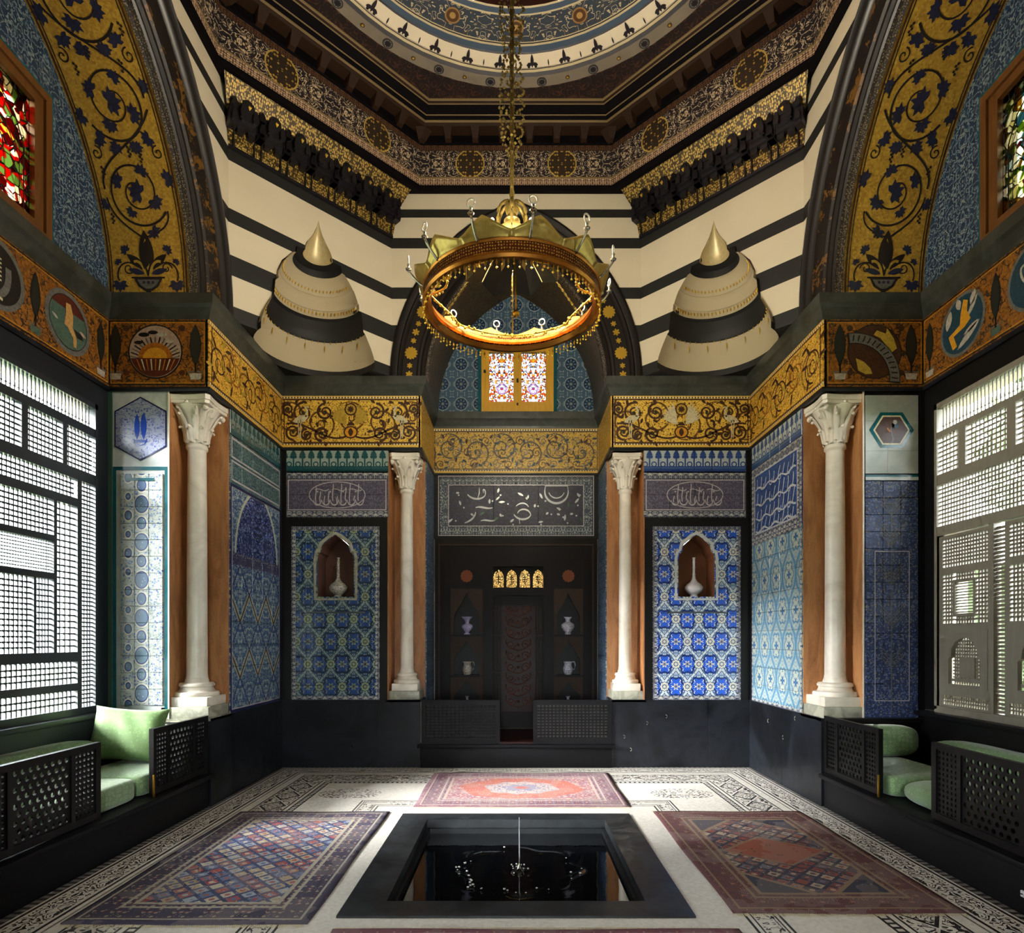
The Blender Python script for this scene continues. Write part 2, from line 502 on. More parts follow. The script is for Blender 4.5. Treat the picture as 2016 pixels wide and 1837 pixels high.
# mosaics: little tesserae over a colour
def tess(b, c, dark, scale=70, amt=0.55):
    d, r = b.vor(b.pos, scale, rnd=0.55)
    return b.mix(r * amt, c, dark)
def gold_mosaic(base, dark, green=None):
    def f(b):
        n = b.noise(b.pos, 2.2, 2)
        c = b.mix(n, base, green or base)
        d, r = b.vor(b.pos, 62, rnd=0.6)
        return {'color': b.mix(r * 0.8, c, dark), 'rough': r * 0.3 + 0.25, 'metal': 0.15, 'height': r}
    return f
mat('vine_gold', gold_mosaic(H('#dcae42'), H('#9a7020'), H('#c2a444')), bump=0.5, bdist=0.004)
mat('vine_blue', lambda b: {'color': tess(b, H('#262a4a'), H('#0d0c16'), 60), 'rough': 0.4})
mat('vine_stem', color=H('#1c1412'), rough=0.5)

def scroll_frieze(gold, dark, line, pale):
    """gold ground with dark rinceau spirals; u runs along whichever wall it is on"""
    def f(b):
        u = b.x + b.y; v = b.z
        vv = v - 4.085
        cw = 0.36
        cell = b.floor(u * (1 / cw))
        par = b.m('MODULO', b.abs(cell), 2.0) * 2.0 - 1.0
        lu = b.rep(u - cw / 2, cw); lv = vv + par * 0.03
        r = b.len(lu, lv)
        th = b.atan2(lv * par, lu)
        sp = b.abs(b.fract(th * (1 / (2 * PI)) + r * 9.0) - 0.5)
        scroll = (sp < 0.10) & (r < 0.2)
        n = b.noise(b.vec(b.abs(b.rep(u, 2 * cw)), v, 3.3), 13, 2, 0.5, 0.4)
        cont = b.abs(b.fract(n * 6.5) - 0.5) < 0.11
        fl = b.vor(b.vec(b.abs(b.rep(u, 2 * cw)), v, 1.7), 24)[0]
        d, tr = b.vor(b.pos, 75, rnd=0.6)
        g = b.mix(tr * 0.4, gold, dark)
        c = b.mix(cont & (b.abs(vv) < 0.25), g, line)
        c = b.mix(scroll, c, line)
        c = b.mix((fl < 0.17) & (b.abs(vv) < 0.25), c, pale)
        bl = b.inr(b.abs(vv), 0.248, 0.260)
        dots = b.inr(b.abs(vv), 0.264, 0.284)
        c = b.mix(bl, c, line)
        c = b.mix(dots, c, b.mix(b.abs(b.rep(u, 0.035)) < 0.009, line, H('#e8e2c6')))
        return {'color': c, 'rough': tr * 0.25 + 0.3, 'metal': 0.12, 'height': tr}
    return f
mat('gold_frieze', scroll_frieze(H('#f0c850'), H('#c09232'), H('#6a4614'), H('#d8b250')), bump=0.4)
mat('gold_frieze_side', scroll_frieze(H('#eeb945'), H('#b4842a'), H('#8a6014'), H('#e8c45e')), bump=0.4)
mat('gold_frieze_rear', scroll_frieze(H('#dcb44c'), H('#94783a'), H('#5a5240'), H('#a8aca4')), bump=0.4)
mat('gold_plain', gold_mosaic(H('#eebc48'), H('#b08a2c')), bump=0.4)
def orange_ground(b):
    d, r = b.vor(b.pos, 62, rnd=0.6)
    n = b.noise(b.pos, 5, 2)
    c = b.mix(n, H('#8f5216'), H('#b3761e'))
    sp = b.noise(b.pos, 16, 1, 0.5, 0.5)
    c = b.mix(b.inr(sp, 0.46, 0.52), c, H('#33251a'))
    return {'color': b.mix(r * 0.65, c, H('#3a2410')), 'rough': 0.45, 'metal': 0.15, 'height': r}
mat('orange_mosaic', orange_ground, bump=0.4)
def mo(name, c, d=None, s=60):
    mat(name, lambda b: {'color': tess(b, H(c), H(d) if d else (0.01, 0.01, 0.01, 1), s, 0.5), 'rough': 0.4})
mo('m_black', '#17120f'); mo('m_green', '#28351f'); mo('m_darkgreen', '#1d2218'); mo('m_white', '#b9b0a0', '#6a6258'); mo('m_pink', '#b49a86', '#7d6455')
mo('m_sun', '#d89a22', '#a5641a'); mo('m_orange', '#b26a1c', '#6e3a0e'); mo('m_yellow', '#c0a03a', '#806418'); mo('m_grey', '#6f6d66', '#3a3936')
mo('m_brown', '#4a2a18', '#1a0f0a'); mo('m_red', '#5d2417', '#2a0f0a'); mo('m_teal', '#1e4150', '#0e1f28'); mo('m_sea', '#51695a', '#2d4038'); mo('m_skin', '#c79a5a', '#8a5f2e')
mo('m_cream', '#d8cda6', '#9a8d68')

# glazed tile patterns
def stag(b, u, v, dx, dy):
    au, av = b.rep(u, dx), b.rep(v, 2 * dy)
    bu, bv = b.rep(u + dx / 2, dx), b.rep(v + dy, 2 * dy)
    return au, av, bu, bv
def lobed(b, u, v, n, k):
    return b.len(u, v) * (1.0 + k * 0.0) - b.cos(b.atan2(v, u) * float(n)) * k
def glaze(b, c, n=14, r0=0.16):
    k = b.noise(b.pos, n, 2)
    return {'color': c, 'rough': k * 0.15 + r0, 'height': k}
def mille(b, vec, scale, base, petal, heart, tendril, n=None, k=5.0, th=0.10):
    """small blossoms and tendrils over a ground"""
    d, r = b.vor(vec, scale, rnd=0.85)
    nn = b.noise(vec, scale * 0.42, 2, 0.5, 0.4)
    c = b.mix(b.abs(b.fract(nn * k) - 0.5) < th, base, tendril)
    c = b.mix((d < 0.36) & (r > 0.25), c, petal)
    c = b.mix((d < 0.17), c, heart)
    return c, d, r
def ogee_tiles(axis, dx, dy, ground, med, medline, strap, strapline, flower, speck, u0=0.0, v0=0.0, R=0.085, sw=0.016, medv=0.9, nodes=True):
    def f(b):
        u = (b.x if axis == 'x' else b.y) - u0 + dx / 4
        v = b.z - v0
        w = b.cos(v * (PI / dy))
        w = w * 1.25 - w * w * w * 0.25
        e1 = b.abs(b.rep(u - w * (dx / 4), dx)); e2 = b.abs(b.rep(u - dx / 2 + w * (dx / 4), dx))
        e = b.min(e1, e2) + b.sin(v * 160.0) * 0.0015
        mir = b.vec(b.abs(b.rep(u - dx / 4, dx / 2)), b.abs(b.rep(v, dy)), 0.3)
        c, sd, sr = mille(b, mir, 40, ground, speck, strapline, medline)
        # lobed medallions in the compartments
        au, av = b.rep(u - dx / 4, dx), b.rep(v - dy, 2 * dy) * medv
        bu, bv = b.rep(u - 3 * dx / 4, dx), b.rep(v, 2 * dy) * medv
        d = b.min(lobed(b, au, av, 6, 0.010), lobed(b, bu, bv, 6, 0.010))
        c = b.mix(d < R + 0.022, c, strapline)
        c = b.mix(d < R + 0.012, c, medline)
        inner = b.mix(sd < 0.26, med, flower)
        c = b.mix(d < R, c, inner)
        c = b.mix(d < 0.030, c, flower); c = b.mix(d < 0.016, c, medline)
        c = b.mix(e < sw + 0.010, c, strapline)
        st = b.mix(sd < 0.24, strap, strapline)
        c = b.mix(e < sw, c, st)
        if nodes:
            nu, nv = b.rep(u - dx / 4, dx), b.rep(v, 2 * dy)
            mu, mv = b.rep(u - 3 * dx / 4, dx), b.rep(v - dy, 2 * dy)
            q = b.min(lobed(b, nu, nv, 8, 0.005), lobed(b, mu, mv, 8, 0.005))
            c = b.mix(q < 0.056, c, strapline); c = b.mix(q < 0.049, c, flower); c = b.mix(q < 0.028, c, strapline); c = b.mix(q < 0.017, c, flower)
        return glaze(b, c)
    return f
mat('niche_tile_green', ogee_tiles('x', 0.27, 0.265, H('#33506a'), H('#2a4a86'), H('#1a2644'), H('#8aa09c'), H('#2a4254'), H('#9aa884'), H('#8ea6a4'), u0=-2.05, v0=0.95), bump=0.03)
mat('niche_tile_blue', ogee_tiles('x', 0.27, 0.265, H('#6f8aa8'), H('#2a5cc8'), H('#1c2766'), H('#c6d2d4'), H('#31507e'), H('#d2d2c0'), H('#c8d4d8'), u0=2.02, v0=0.95), bump=0.03)
mat('ogee_tile_pale', ogee_tiles('y', 0.30, 0.36, H('#98adae'), H('#b2beae'), H('#44789c'), H('#5488aa'), H('#8aa6ac'), H('#31568e'), H('#c4c8ba'), u0=6.3, R=0.085, sw=0.018, medv=0.72, nodes=False), bump=0.03)

def zigzag(b):
    u = b.y - 6.50; v = b.z
    a = b.abs(b.rep(u, 0.42))
    k1 = b.abs(b.rep(v - a * 1.35, 0.56)); k2 = b.abs(b.rep(v + a * 1.35, 0.56))
    mir = b.vec(a, b.abs(b.rep(v, 0.56)), 0.7)
    c, sd, sr = mille(b, mir, 34, H('#3f5a80'), H('#b0bcb0'), H('#2a4894'), H('#8fa2a4'))
    lo = v < 2.24
    c = b.mix((k1 < 0.05) & lo, c, H('#a8b29e')); c = b.mix((k1 < 0.024) & lo, c, H('#5a4432'))
    c = b.mix((k2 < 0.018) & lo, c, H('#2f3c6e'))
    au2 = b.abs(u)
    arc1 = b.len(au2 + 0.20, (v - 2.36) * 0.95)
    c2, d2, r2 = mille(b, b.vec(au2, v, 2.0), 36, H('#232c5e'), H('#7f8eb0'), H('#b0b6b8'), H('#5a6aa0'))
    up = v > 2.36
    c = b.mix((arc1 < 0.71) & up, c, c2)
    c = b.mix(b.inr(arc1, 0.70, 0.735) & up, c, H('#b9bfaa'))
    c3, d3, r3 = mille(b, b.vec(b.abs(b.rep(u, 0.2)), v, 1.0), 46, H('#4a4a66'), H('#9a94a0'), H('#b4aeb0'), H('#2c2e52'))
    c = b.mix(b.inr(v, 2.24, 2.36), c, c3)
    return glaze(b, c)
mat('zigzag_tile', zigzag, bump=0.03)
def cresting(axis, ground, fig, line):
    def f(b):
        u = b.x if axis == 'x' else b.y
        v = b.z - 3.51
        p = b.rep(u, 0.105)
        tree = (b.len(p, v - 0.185) < 0.020) | (b.len(b.abs(p) - 0.020, v - 0.150) < 0.020) | (b.abs(p) * 1.9 + v < 0.245) & (v > 0.17) | ((b.abs(p) < 0.009) & (v < 0.2))
        low = b.len(b.rep(u + 0.0525, 0.105), v - 0.062)
        c = b.mix(tree, ground, fig)
        c = b.mix(low < 0.034, c, fig); c = b.mix(low < 0.02, c, ground)
        c = b.mix(v < 0.04, c, fig); c = b.mix(b.inr(v, 0.012, 0.028), c, line)
        sd = b.vor(b.pos, 70)[0]
        c = b.mix((sd < 0.16), c, line)
        return glaze(b, c)
    return f
mat('cresting_green_x', cresting('x', H('#8fa39c'), H('#0f4a50'), H('#24505a')), bump=0.03)
mat('cresting_green_y', cresting('y', H('#6d8580'), H('#0f4a50'), H('#24505a')), bump=0.03)
mat('cresting_blue_x', cresting('x', H('#a9b6b8'), H('#23407e'), H('#3a5a8a')), bump=0.03)
mat('cresting_blue_y', cresting('y', H('#a9b6b2'), H('#31507e'), H('#4a6a8a')), bump=0.03)
def arabesque(axis, W_, ground, a1, a2, line, scale=16, k=5.0, th=0.10, voz=30, seed=0.0, vw=None):
    """mirror-symmetric arabesque: contour tendrils and small blossoms"""
    def f(b):
        u = {'x': b.x, 'y': b.y, 'xy': b.x + b.y}[axis]; v = b.z
        mu = b.abs(b.rep(u, W_)); mv = b.abs(b.rep(v, vw)) if vw else v
        d, r = b.vor(b.vec(mu, mv, seed + 1), voz, rnd=0.85)
        n = b.noise(b.vec(mu, mv, seed), scale, 2, 0.5, 0.3)
        c = b.mix(b.abs(b.fract(n * k) - 0.5) < th, ground, line)
        c = b.mix(d < 0.36, c, b.mix(r > 0.5, a1, a2))
        c = b.mix(d < 0.15, c, line)
        return glaze(b, c, 14, 0.38)
    return f
mat('script_ground_grey', arabesque('x', 0.9, H('#454256'), H('#6a6474'), H('#56546c'), H('#746e7c'), 22, 5, 0.08, 46), bump=0.03)
mat('script_ground_blue', arabesque('y', 0.8, H('#27447e'), H('#3c5c94'), H('#30508a'), H('#48689c'), 22, 4, 0.05, 42), bump=0.03)
mat('script_ground_green', arabesque('y', 0.8, H('#2c4a52'), H('#6a8a86'), H('#44646c'), H('#8aa098'), 22, 5, 0.09, 42), bump=0.03)
mat('script_ground_navy', arabesque('x', 0.7, H('#16162e'), H('#243230'), H('#2c2c50'), H('#363c56'), 17, 4, 0.06, 34), bump=0.03)
mat('band_border', arabesque('xy', 0.12, H('#3a4058'), H('#c0c4bc'), H('#a4aab4'), H('#c4c4b8'), 30, 3, 0.09, 50, vw=0.12), bump=0.03)
mat('navy_border', arabesque('x', 0.16, H('#343c50'), H('#a2aca6'), H('#7a9282'), H('#b0b4b0'), 26, 4, 0.09, 45), bump=0.03)
mat('indigo_tile', arabesque('x', 0.56, H('#26345a'), H('#6478a8'), H('#86806a'), H('#54648c'), 14, 6, 0.12, 46, seed=2.0), bump=0.03)
mat('lunette_side_tile', arabesque('y', 0.5, H('#1c3550'), H('#5f7684'), H('#34566e'), H('#7d8c8e'), 17, 5, 0.13, 30, vw=0.7), bump=0.03)
mat('recess_side_tile', arabesque('y', 0.3, H('#2b4262'), H('#8fa3ac'), H('#58789a'), H('#8d9aa0'), 15, 5, 0.12, 34), bump=0.03)
def pier_white(b):
    u = b.x + 3.41; v = b.z
    c, d, r = mille(b, b.vec(b.abs(u), v, 0.4), 40, H('#b4bab6'), H('#6a7fae'), H('#364e96'), H('#84948e'))
    # column of medallions, big and small in turn, each ringed in white
    for uo, per, r1, r2, off in ((0.045, 0.34, 0.062, 0.044, 0.0), (-0.075, 0.34, 0.034, 0.024, 0.1)):
        for dv, rr in ((0.0, r1), (per / 2, r2)):
            lu, lv = u - uo, b.rep(v + dv + off, per)
            q = b.len(lu, lv * 0.78)
            hs = b.noise(b.vec(b.floor((v + dv + off) / per + 0.5), 0.3, uo), 7.7, 0)
            col = b.mix(hs, H('#2c4a86'), H('#7f9aa2'))
            c = b.mix(q < rr + 0.010, c, H('#d6d6c4')); c = b.mix(q < rr, c, H('#2a3c7a')); c = b.mix(q < rr - 0.008, c, col)
            c = b.mix((q < rr - 0.012) & (d < 0.2), c, H('#c2ccd0'))
    return glaze(b, c)
mat('pier_tile_white', pier_white, bump=0.03)
def hex_floral(b):
    c, d, r = mille(b, b.vec(b.abs(b.x + 3.41), b.z, 0.4), 40, H('#9aa0b8'), H('#4a5898'), H('#c8c8c8'), H('#6a74a4'))
    return glaze(b, c)
mat('hex_floral', hex_floral, bump=0.03)
mat('cobalt', color=H('#2446a8'), rough=0.15)
mat('navy', color=H('#1d2350'), rough=0.15)
mat('script_white', lambda b: {'color': b.mix(b.noise(b.pos, 30, 2), H('#dcdedf'), H('#b4bac0')), 'rough': 0.2})
mat('script_grey', lambda b: {'color': b.mix(b.noise(b.pos, 30, 2), H('#cfc8c8'), H('#a8a2a8')), 'rough': 0.25})
mat('leaf_green', color=H('#3c6640'), rough=0.2)
def circle_tiles(b):
    u, v = b.x, b.z
    p = 0.25
    a, c_ = b.rep(u, p), b.rep(v - 4.72, p * 1.08)
    r = b.len(a, c_); th = b.atan2(c_, a)
    d, q = b.vor(b.vec(b.abs(a), b.abs(c_), 0.3), 40)
    c = b.mix(d < 0.3, H('#4a6478'), H('#8a9aa0'))
    c = b.mix(r < 0.092, c, H('#93a2a6')); c = b.mix(r < 0.080, c, H('#23364e'))
    c = b.mix((r < 0.066) & (b.cos(th * 8.0) > 0.1), c, H('#5d7690'))
    c = b.mix(r < 0.034, c, H('#2a3c4a')); c = b.mix(r < 0.02, c, H('#7d8c8c'))
    return glaze(b, c)
mat('circle_tile', circle_tiles, bump=0.03)
def brown_mosaic(b):
    n = b.noise(b.vec(b.y, b.z * 1.0, b.x), 14, 2, 0.5, 0.4)
    d, r = b.vor(b.pos, 60)
    c = b.mix(b.abs(b.fract(n * 5.0) - 0.5) < 0.12, H('#5c461c'), H('#241a10'))
    return {'color': b.mix(r * 0.5, c, H('#2c2210')), 'rough': 0.4, 'metal': 0.2}
mat('soffit_mosaic', brown_mosaic)
def arch_inlay(b):
    n = b.noise(b.pos, 7, 3)
    d, r = b.vor(b.pos, 60)
    return {'color': b.mix(b.inr(n * 0.85 + r * 0.15, 0.57, 0.9), H('#140c09'), H('#6a4814')), 'rough': 0.5}
mat('arch_gilt_band', arch_inlay)
mat('arch_dark', color=H('#140e0d'), rough=0.35)
mat('dotted_edge', lambda b: {'color': b.mix(b.vor(b.pos, 75, rnd=0.6)[0] < 0.34, H('#1c1510'), H('#8a7a5c')), 'rough': 0.5})

# painted ceiling
def oct_u(b): return b.atan2(b.y - YC, b.x) * 2.6
def painted_band(b):
    u = oct_u(b); v = b.z - 7.07
    per = 2.6 * PI / 4 / 2
    mu = b.abs(b.rep(u, per))
    n = b.noise(b.vec(mu, b.abs(v), 0.5), 15, 2, 0.5, 0.5)
    cont = b.abs(b.fract(n * 6.0) - 0.5) < 0.12
    d, r = b.vor(b.vec(mu, b.abs(v), 1.5), 26)
    c = b.mix(d < 0.26, H('#1c141c'), H('#8a6a48')); c = b.mix(d < 0.13, c, H('#d8c090'))
    c = b.mix(cont, c, H('#cdb898'))
    r0 = b.len(b.rep(u - per / 2, per), v)
    d2, r2 = b.vor(b.vec(b.abs(b.rep(u - per / 2, per)), b.abs(v), 1.5), 34, rnd=0.7)
    med = b.mix(d2 < 0.36, H('#2e2012'), H('#b58e3a'))
    c = b.mix(r0 < 0.158, c, H('#c0a04a')); c = b.mix(r0 < 0.145, c, med)
    return {'color': c, 'rough': 0.6}
mat('painted_band', painted_band)
def painted_border(c0, c1, c2):
    def f(b):
        u = oct_u(b)
        a = b.abs(b.rep(u, 0.07)); v = b.fract(b.z * 14.0)
        d, r = b.vor(b.vec(a, b.z, 0.0), 50, rnd=0.3)
        c = b.mix(d < 0.44, c0, c1); c = b.mix(d < 0.16, c, c2)
        return {'color': c, 'rough': 0.6}
    return f
mat('painted_border_light', painted_border(H('#4a342c'), H('#c0a080'), H('#d8c49c')))
mat('painted_border_dark', painted_border(H('#2a1812'), H('#5a3a22'), H('#80582e')))
mat('ceiling_brown', color=H('#2c1a0c'), rough=0.7, **{'Specular IOR Level': 0.2})
mat('ceiling_black', color=H('#0a070a'), rough=0.8, **{'Specular IOR Level': 0.1})
mat('gilt_line', color=H('#7c6640'), rough=0.6)
def spandrel(b):
    u = oct_u(b)
    n = b.noise(b.vec(b.abs(b.rep(u, 0.68)), b.len(b.x, b.y - YC), 0.0), 11, 2, 0.5, 0.4)
    return {'color': b.mix(b.abs(b.fract(n * 5.0) - 0.5) < 0.12, H('#1a0d0e'), H('#4a2c1e')), 'rough': 0.6}
mat('ceiling_spandrel', spandrel)
def ring_arab(b):
    r = b.len(b.x, b.y - YC)
    u = b.atan2(b.y - YC, b.x) * 1.6
    per = 2 * PI * 1.6 / 16
    mu = b.abs(b.rep(u, per))
    n = b.noise(b.vec(mu, r, 0.6), 11, 2, 0.5, 0.5)
    c = b.mix(b.abs(b.fract(n * 5.0) - 0.5) < 0.09, H('#343f4c'), H('#c9b795'))
    d, q = b.vor(b.vec(mu, r, 1.0), 26)
    c = b.mix(d < 0.2, c, H('#6b4a2c'))
    rr = b.len(mu, r - 1.61)
    c = b.mix(rr < 0.075, c, H('#a07a44')); c = b.mix(rr < 0.06, c, H('#5a3a22')); c = b.mix(rr < 0.03, c, H('#b08a50'))
    return {'color': c, 'rough': 0.6}
mat('ring_arabesque', ring_arab)
mat('ring_cream', plaster(H('#f0e2c8')), bump=0.05)
mat('ring_grey', plaster(H('#70675d')), bump=0.05)
mat('ring_blue', color=H('#44566a'), rough=0.5)
mat('ring_line', color=H('#cdbd96'), rough=0.5)
mat('drum_glass', lambda b: {'color': H('#15100a'), 'transp': b.mix(0.06, H('#000000'), b.steps(b.vor(b.pos, 9)[1], [H('#e8c080'), H('#c86030'), H('#8090c0'), H('#f0e0c0')])), 'open': b.vor(b.pos, 9, 'DISTANCE_TO_EDGE')[0] > 0.03})
mat('ring_dark', color=H('#1c1620'), rough=0.5)
mat('drum_red', lambda b: {'color': b.mix(b.noise(b.pos, 8, 3), H('#2a1210'), H('#4a2418')), 'rough': 0.6})
mat('muqarnas_gold', gold_mosaic(H('#a8863a'), H('#4e3c16')), bump=0.4)
def tess_holes(b):
    u = b.abs(b.x) - b.y
    d, r = b.vor(b.vec(u, b.z * 1.0), 44, rnd=0.55)
    c = b.mix(d < 0.46, H('#3a2c10'), H('#c8a650'))
    return {'color': b.mix(r * 0.35, c, H('#5a4416')), 'rough': 0.4, 'metal': 0.25}
mat('muqarnas_mosaic', tess_holes)
mat('muqarnas_black', color=H('#17151a'), rough=0.38)
mat('hood_cream', plaster(H('#bcae8e')), bump=0.06)

# glass
GLASS_T = 0.30
def glass_flowers(b):
    u, v = b.x - 0.02, b.z
    mu = b.abs(b.rep(u, 0.43))
    d, r = b.vor(b.vec(mu, v, 0.3), 40, rnd=0.8)
    e, _ = b.vor(b.vec(mu, v, 0.3), 40, 'DISTANCE_TO_EDGE', rnd=0.8)
    c = b.steps(r, [H('#f8f6ff'), H('#d88a4a'), H('#f4f2fa'), H('#e8b860'), H('#faf8fa'), H('#c87a70'), H('#eef0ff'), H('#fbfaff')])
    q = b.len(b.abs(b.rep(u, 0.43)) - 0.215 + 0.0, v - 4.9)
    q = b.len(b.rep(u - 0.215, 0.43), v - 4.93)
    c = b.mix(q < 0.075, c, H('#dcc0e4')); c = b.mix(q < 0.05, c, H('#f6f0ff')); c = b.mix(q < 0.02, c, H('#c87a9a'))
    lead = (e > 0.045)
    return {'color': H('#15110f'), 'rough': 0.6, 'transp': b.mix(GLASS_T, H('#000000'), c), 'open': lead}
mat('floral_glass', glass_flowers)
def glass_figure(seed, cols):
    def f(b):
        d, r = b.vor(b.vec(b.y, b.z, seed), 15)
        e, _ = b.vor(b.vec(b.y, b.z, seed), 15, 'DISTANCE_TO_EDGE')
        n = b.noise(b.vec(b.y, b.z, seed), 4, 2)
        c = b.steps(b.fract(r * 0.6 + n * 1.3), cols)
        return {'color': H('#120c08'), 'rough': 0.6, 'transp': b.mix(GLASS_T * 1.2, H('#000000'), c), 'open': e > 0.03}
    return f
mat('red_glass', glass_figure(1.0, [H('#f6ead0'), H('#7a1414'), H('#e8c060'), H('#a01c1c'), H('#f0e6d6'), H('#5a0e10'), H('#8aa060'), H('#c43020')]))
mat('green_glass', glass_figure(4.0, [H('#e8e4c0'), H('#6a7a30'), H('#e0d8a0'), H('#5a1c14'), H('#c4d4d0'), H('#8a6a20'), H('#4a6a6a'), H('#f0ecd8')]))
mat('amber_pane', lambda b: {'color': H('#15100a'), 'transp': b.mix(0.24, H('#000000'), b.mix(b.noise(b.pos, 20, 1), H('#ffe8b8'), H('#d8b070'))), 'open': b.vor(b.pos, 40, 'DISTANCE_TO_EDGE')[0] > 0.05})
mat('blue_pane', lambda b: {'color': H('#101010'), 'transp': b.mix(b.noise(b.pos, 3, 1), H('#a8c4ec'), H('#c8d8f4')), 'open': 1.0 + b.x * 0.0})

# floor mosaic and rugs
def floor_mosaic(b):
    x, y = b.x, b.y - YC
    d, r = b.vor(b.pos, 55, rnd=0.45)
    base = b.mix(r * 0.35, H('#dcd8ce'), H('#b2ada2'))
    dark = b.mix(r * 0.6, H('#1e1c1c'), H('#4a4644'))
    grey = b.mix(r * 0.6, H('#6f6b68'), H('#a39e96'))
    ax, ay = b.abs(x), b.abs(y)
    t = W - b.max(ax, ay)                         # distance from the hall's walls
    along = b.mix(0.0, H('#000000'), H('#000000'))
    s = (ax > ay); u = s * y + (1.0 - s) * x
    c = base
    # running ornament bands along the walls
    n = b.noise(b.vec(b.abs(b.rep(u, 0.42)), t, 0.0), 15, 2, 0.5, 0.5)
    arab = b.abs(b.fract(n * 6.5) - 0.5) < 0.20
    c = b.mix(b.inr(t, 0.0, 0.06), c, b.mix(b.abs(b.rep(u, 0.06)) < 0.014, grey, dark))
    c = b.mix(b.inr(t, 0.075, 0.095), c, dark)
    c = b.mix(b.inr(t, 0.11, 0.27) & arab, c, dark)
    c = b.mix(b.inr(t, 0.285, 0.305), c, dark)
    c = b.mix(b.inr(t, 0.33, 0.345), c, grey)
    z1 = b.inr(t, 0.44, 0.70)
    dia = b.abs(b.rep(u, 0.36)) * 0.72 + b.abs(t - 0.57)
    c = b.mix(z1 & ((b.inr(dia, 0.10, 0.125)) | (arab & (dia < 0.10)) | (arab & (dia > 0.14))), c, dark)
    for lo, hi in ((0.42, 0.435), (0.705, 0.72), (0.75, 0.765), (0.80, 0.815)):
        c = b.mix(b.inr(t, lo, hi), c, dark)
    c = b.mix(b.inr(t, 0.765, 0.80) & (b.abs(b.rep(u, 0.05)) < 0.011), c, dark)
    # band round the fountain and the strips that run out from its corners
    py = y + 0.17
    k = b.max(ax, b.abs(py))
    for lo, hi in ((1.24, 1.255), (1.275, 1.285), (1.40, 1.41), (1.425, 1.44)):
        c = b.mix(b.inr(k, lo, hi), c, dark)
    n2 = b.noise(b.vec(b.abs(b.rep(u, 0.3)), k, 2.0), 17, 2, 0.5, 0.5)
    c = b.mix(b.inr(k, 1.29, 1.395) & (b.abs(b.fract(n2 * 5.0) - 0.5) < 0.16), c, dark)
    # wreaths in the white corner fields
    wx, wy = ax - 1.62, ay - 1.52
    q = b.len(wx * 0.62, wy * 1.0)
    ww = b.vor(b.vec(b.abs(wx), wy, 0.0), 34)[0]
    c = b.mix((q < 0.19) & (ww < 0.40), c, b.mix(r, H('#2a2422'), H('#6a605a')))
    return {'color': c, 'rough': r * 0.2 + 0.3, 'height': d}
mat('floor_mosaic', floor_mosaic, bump=0.15)
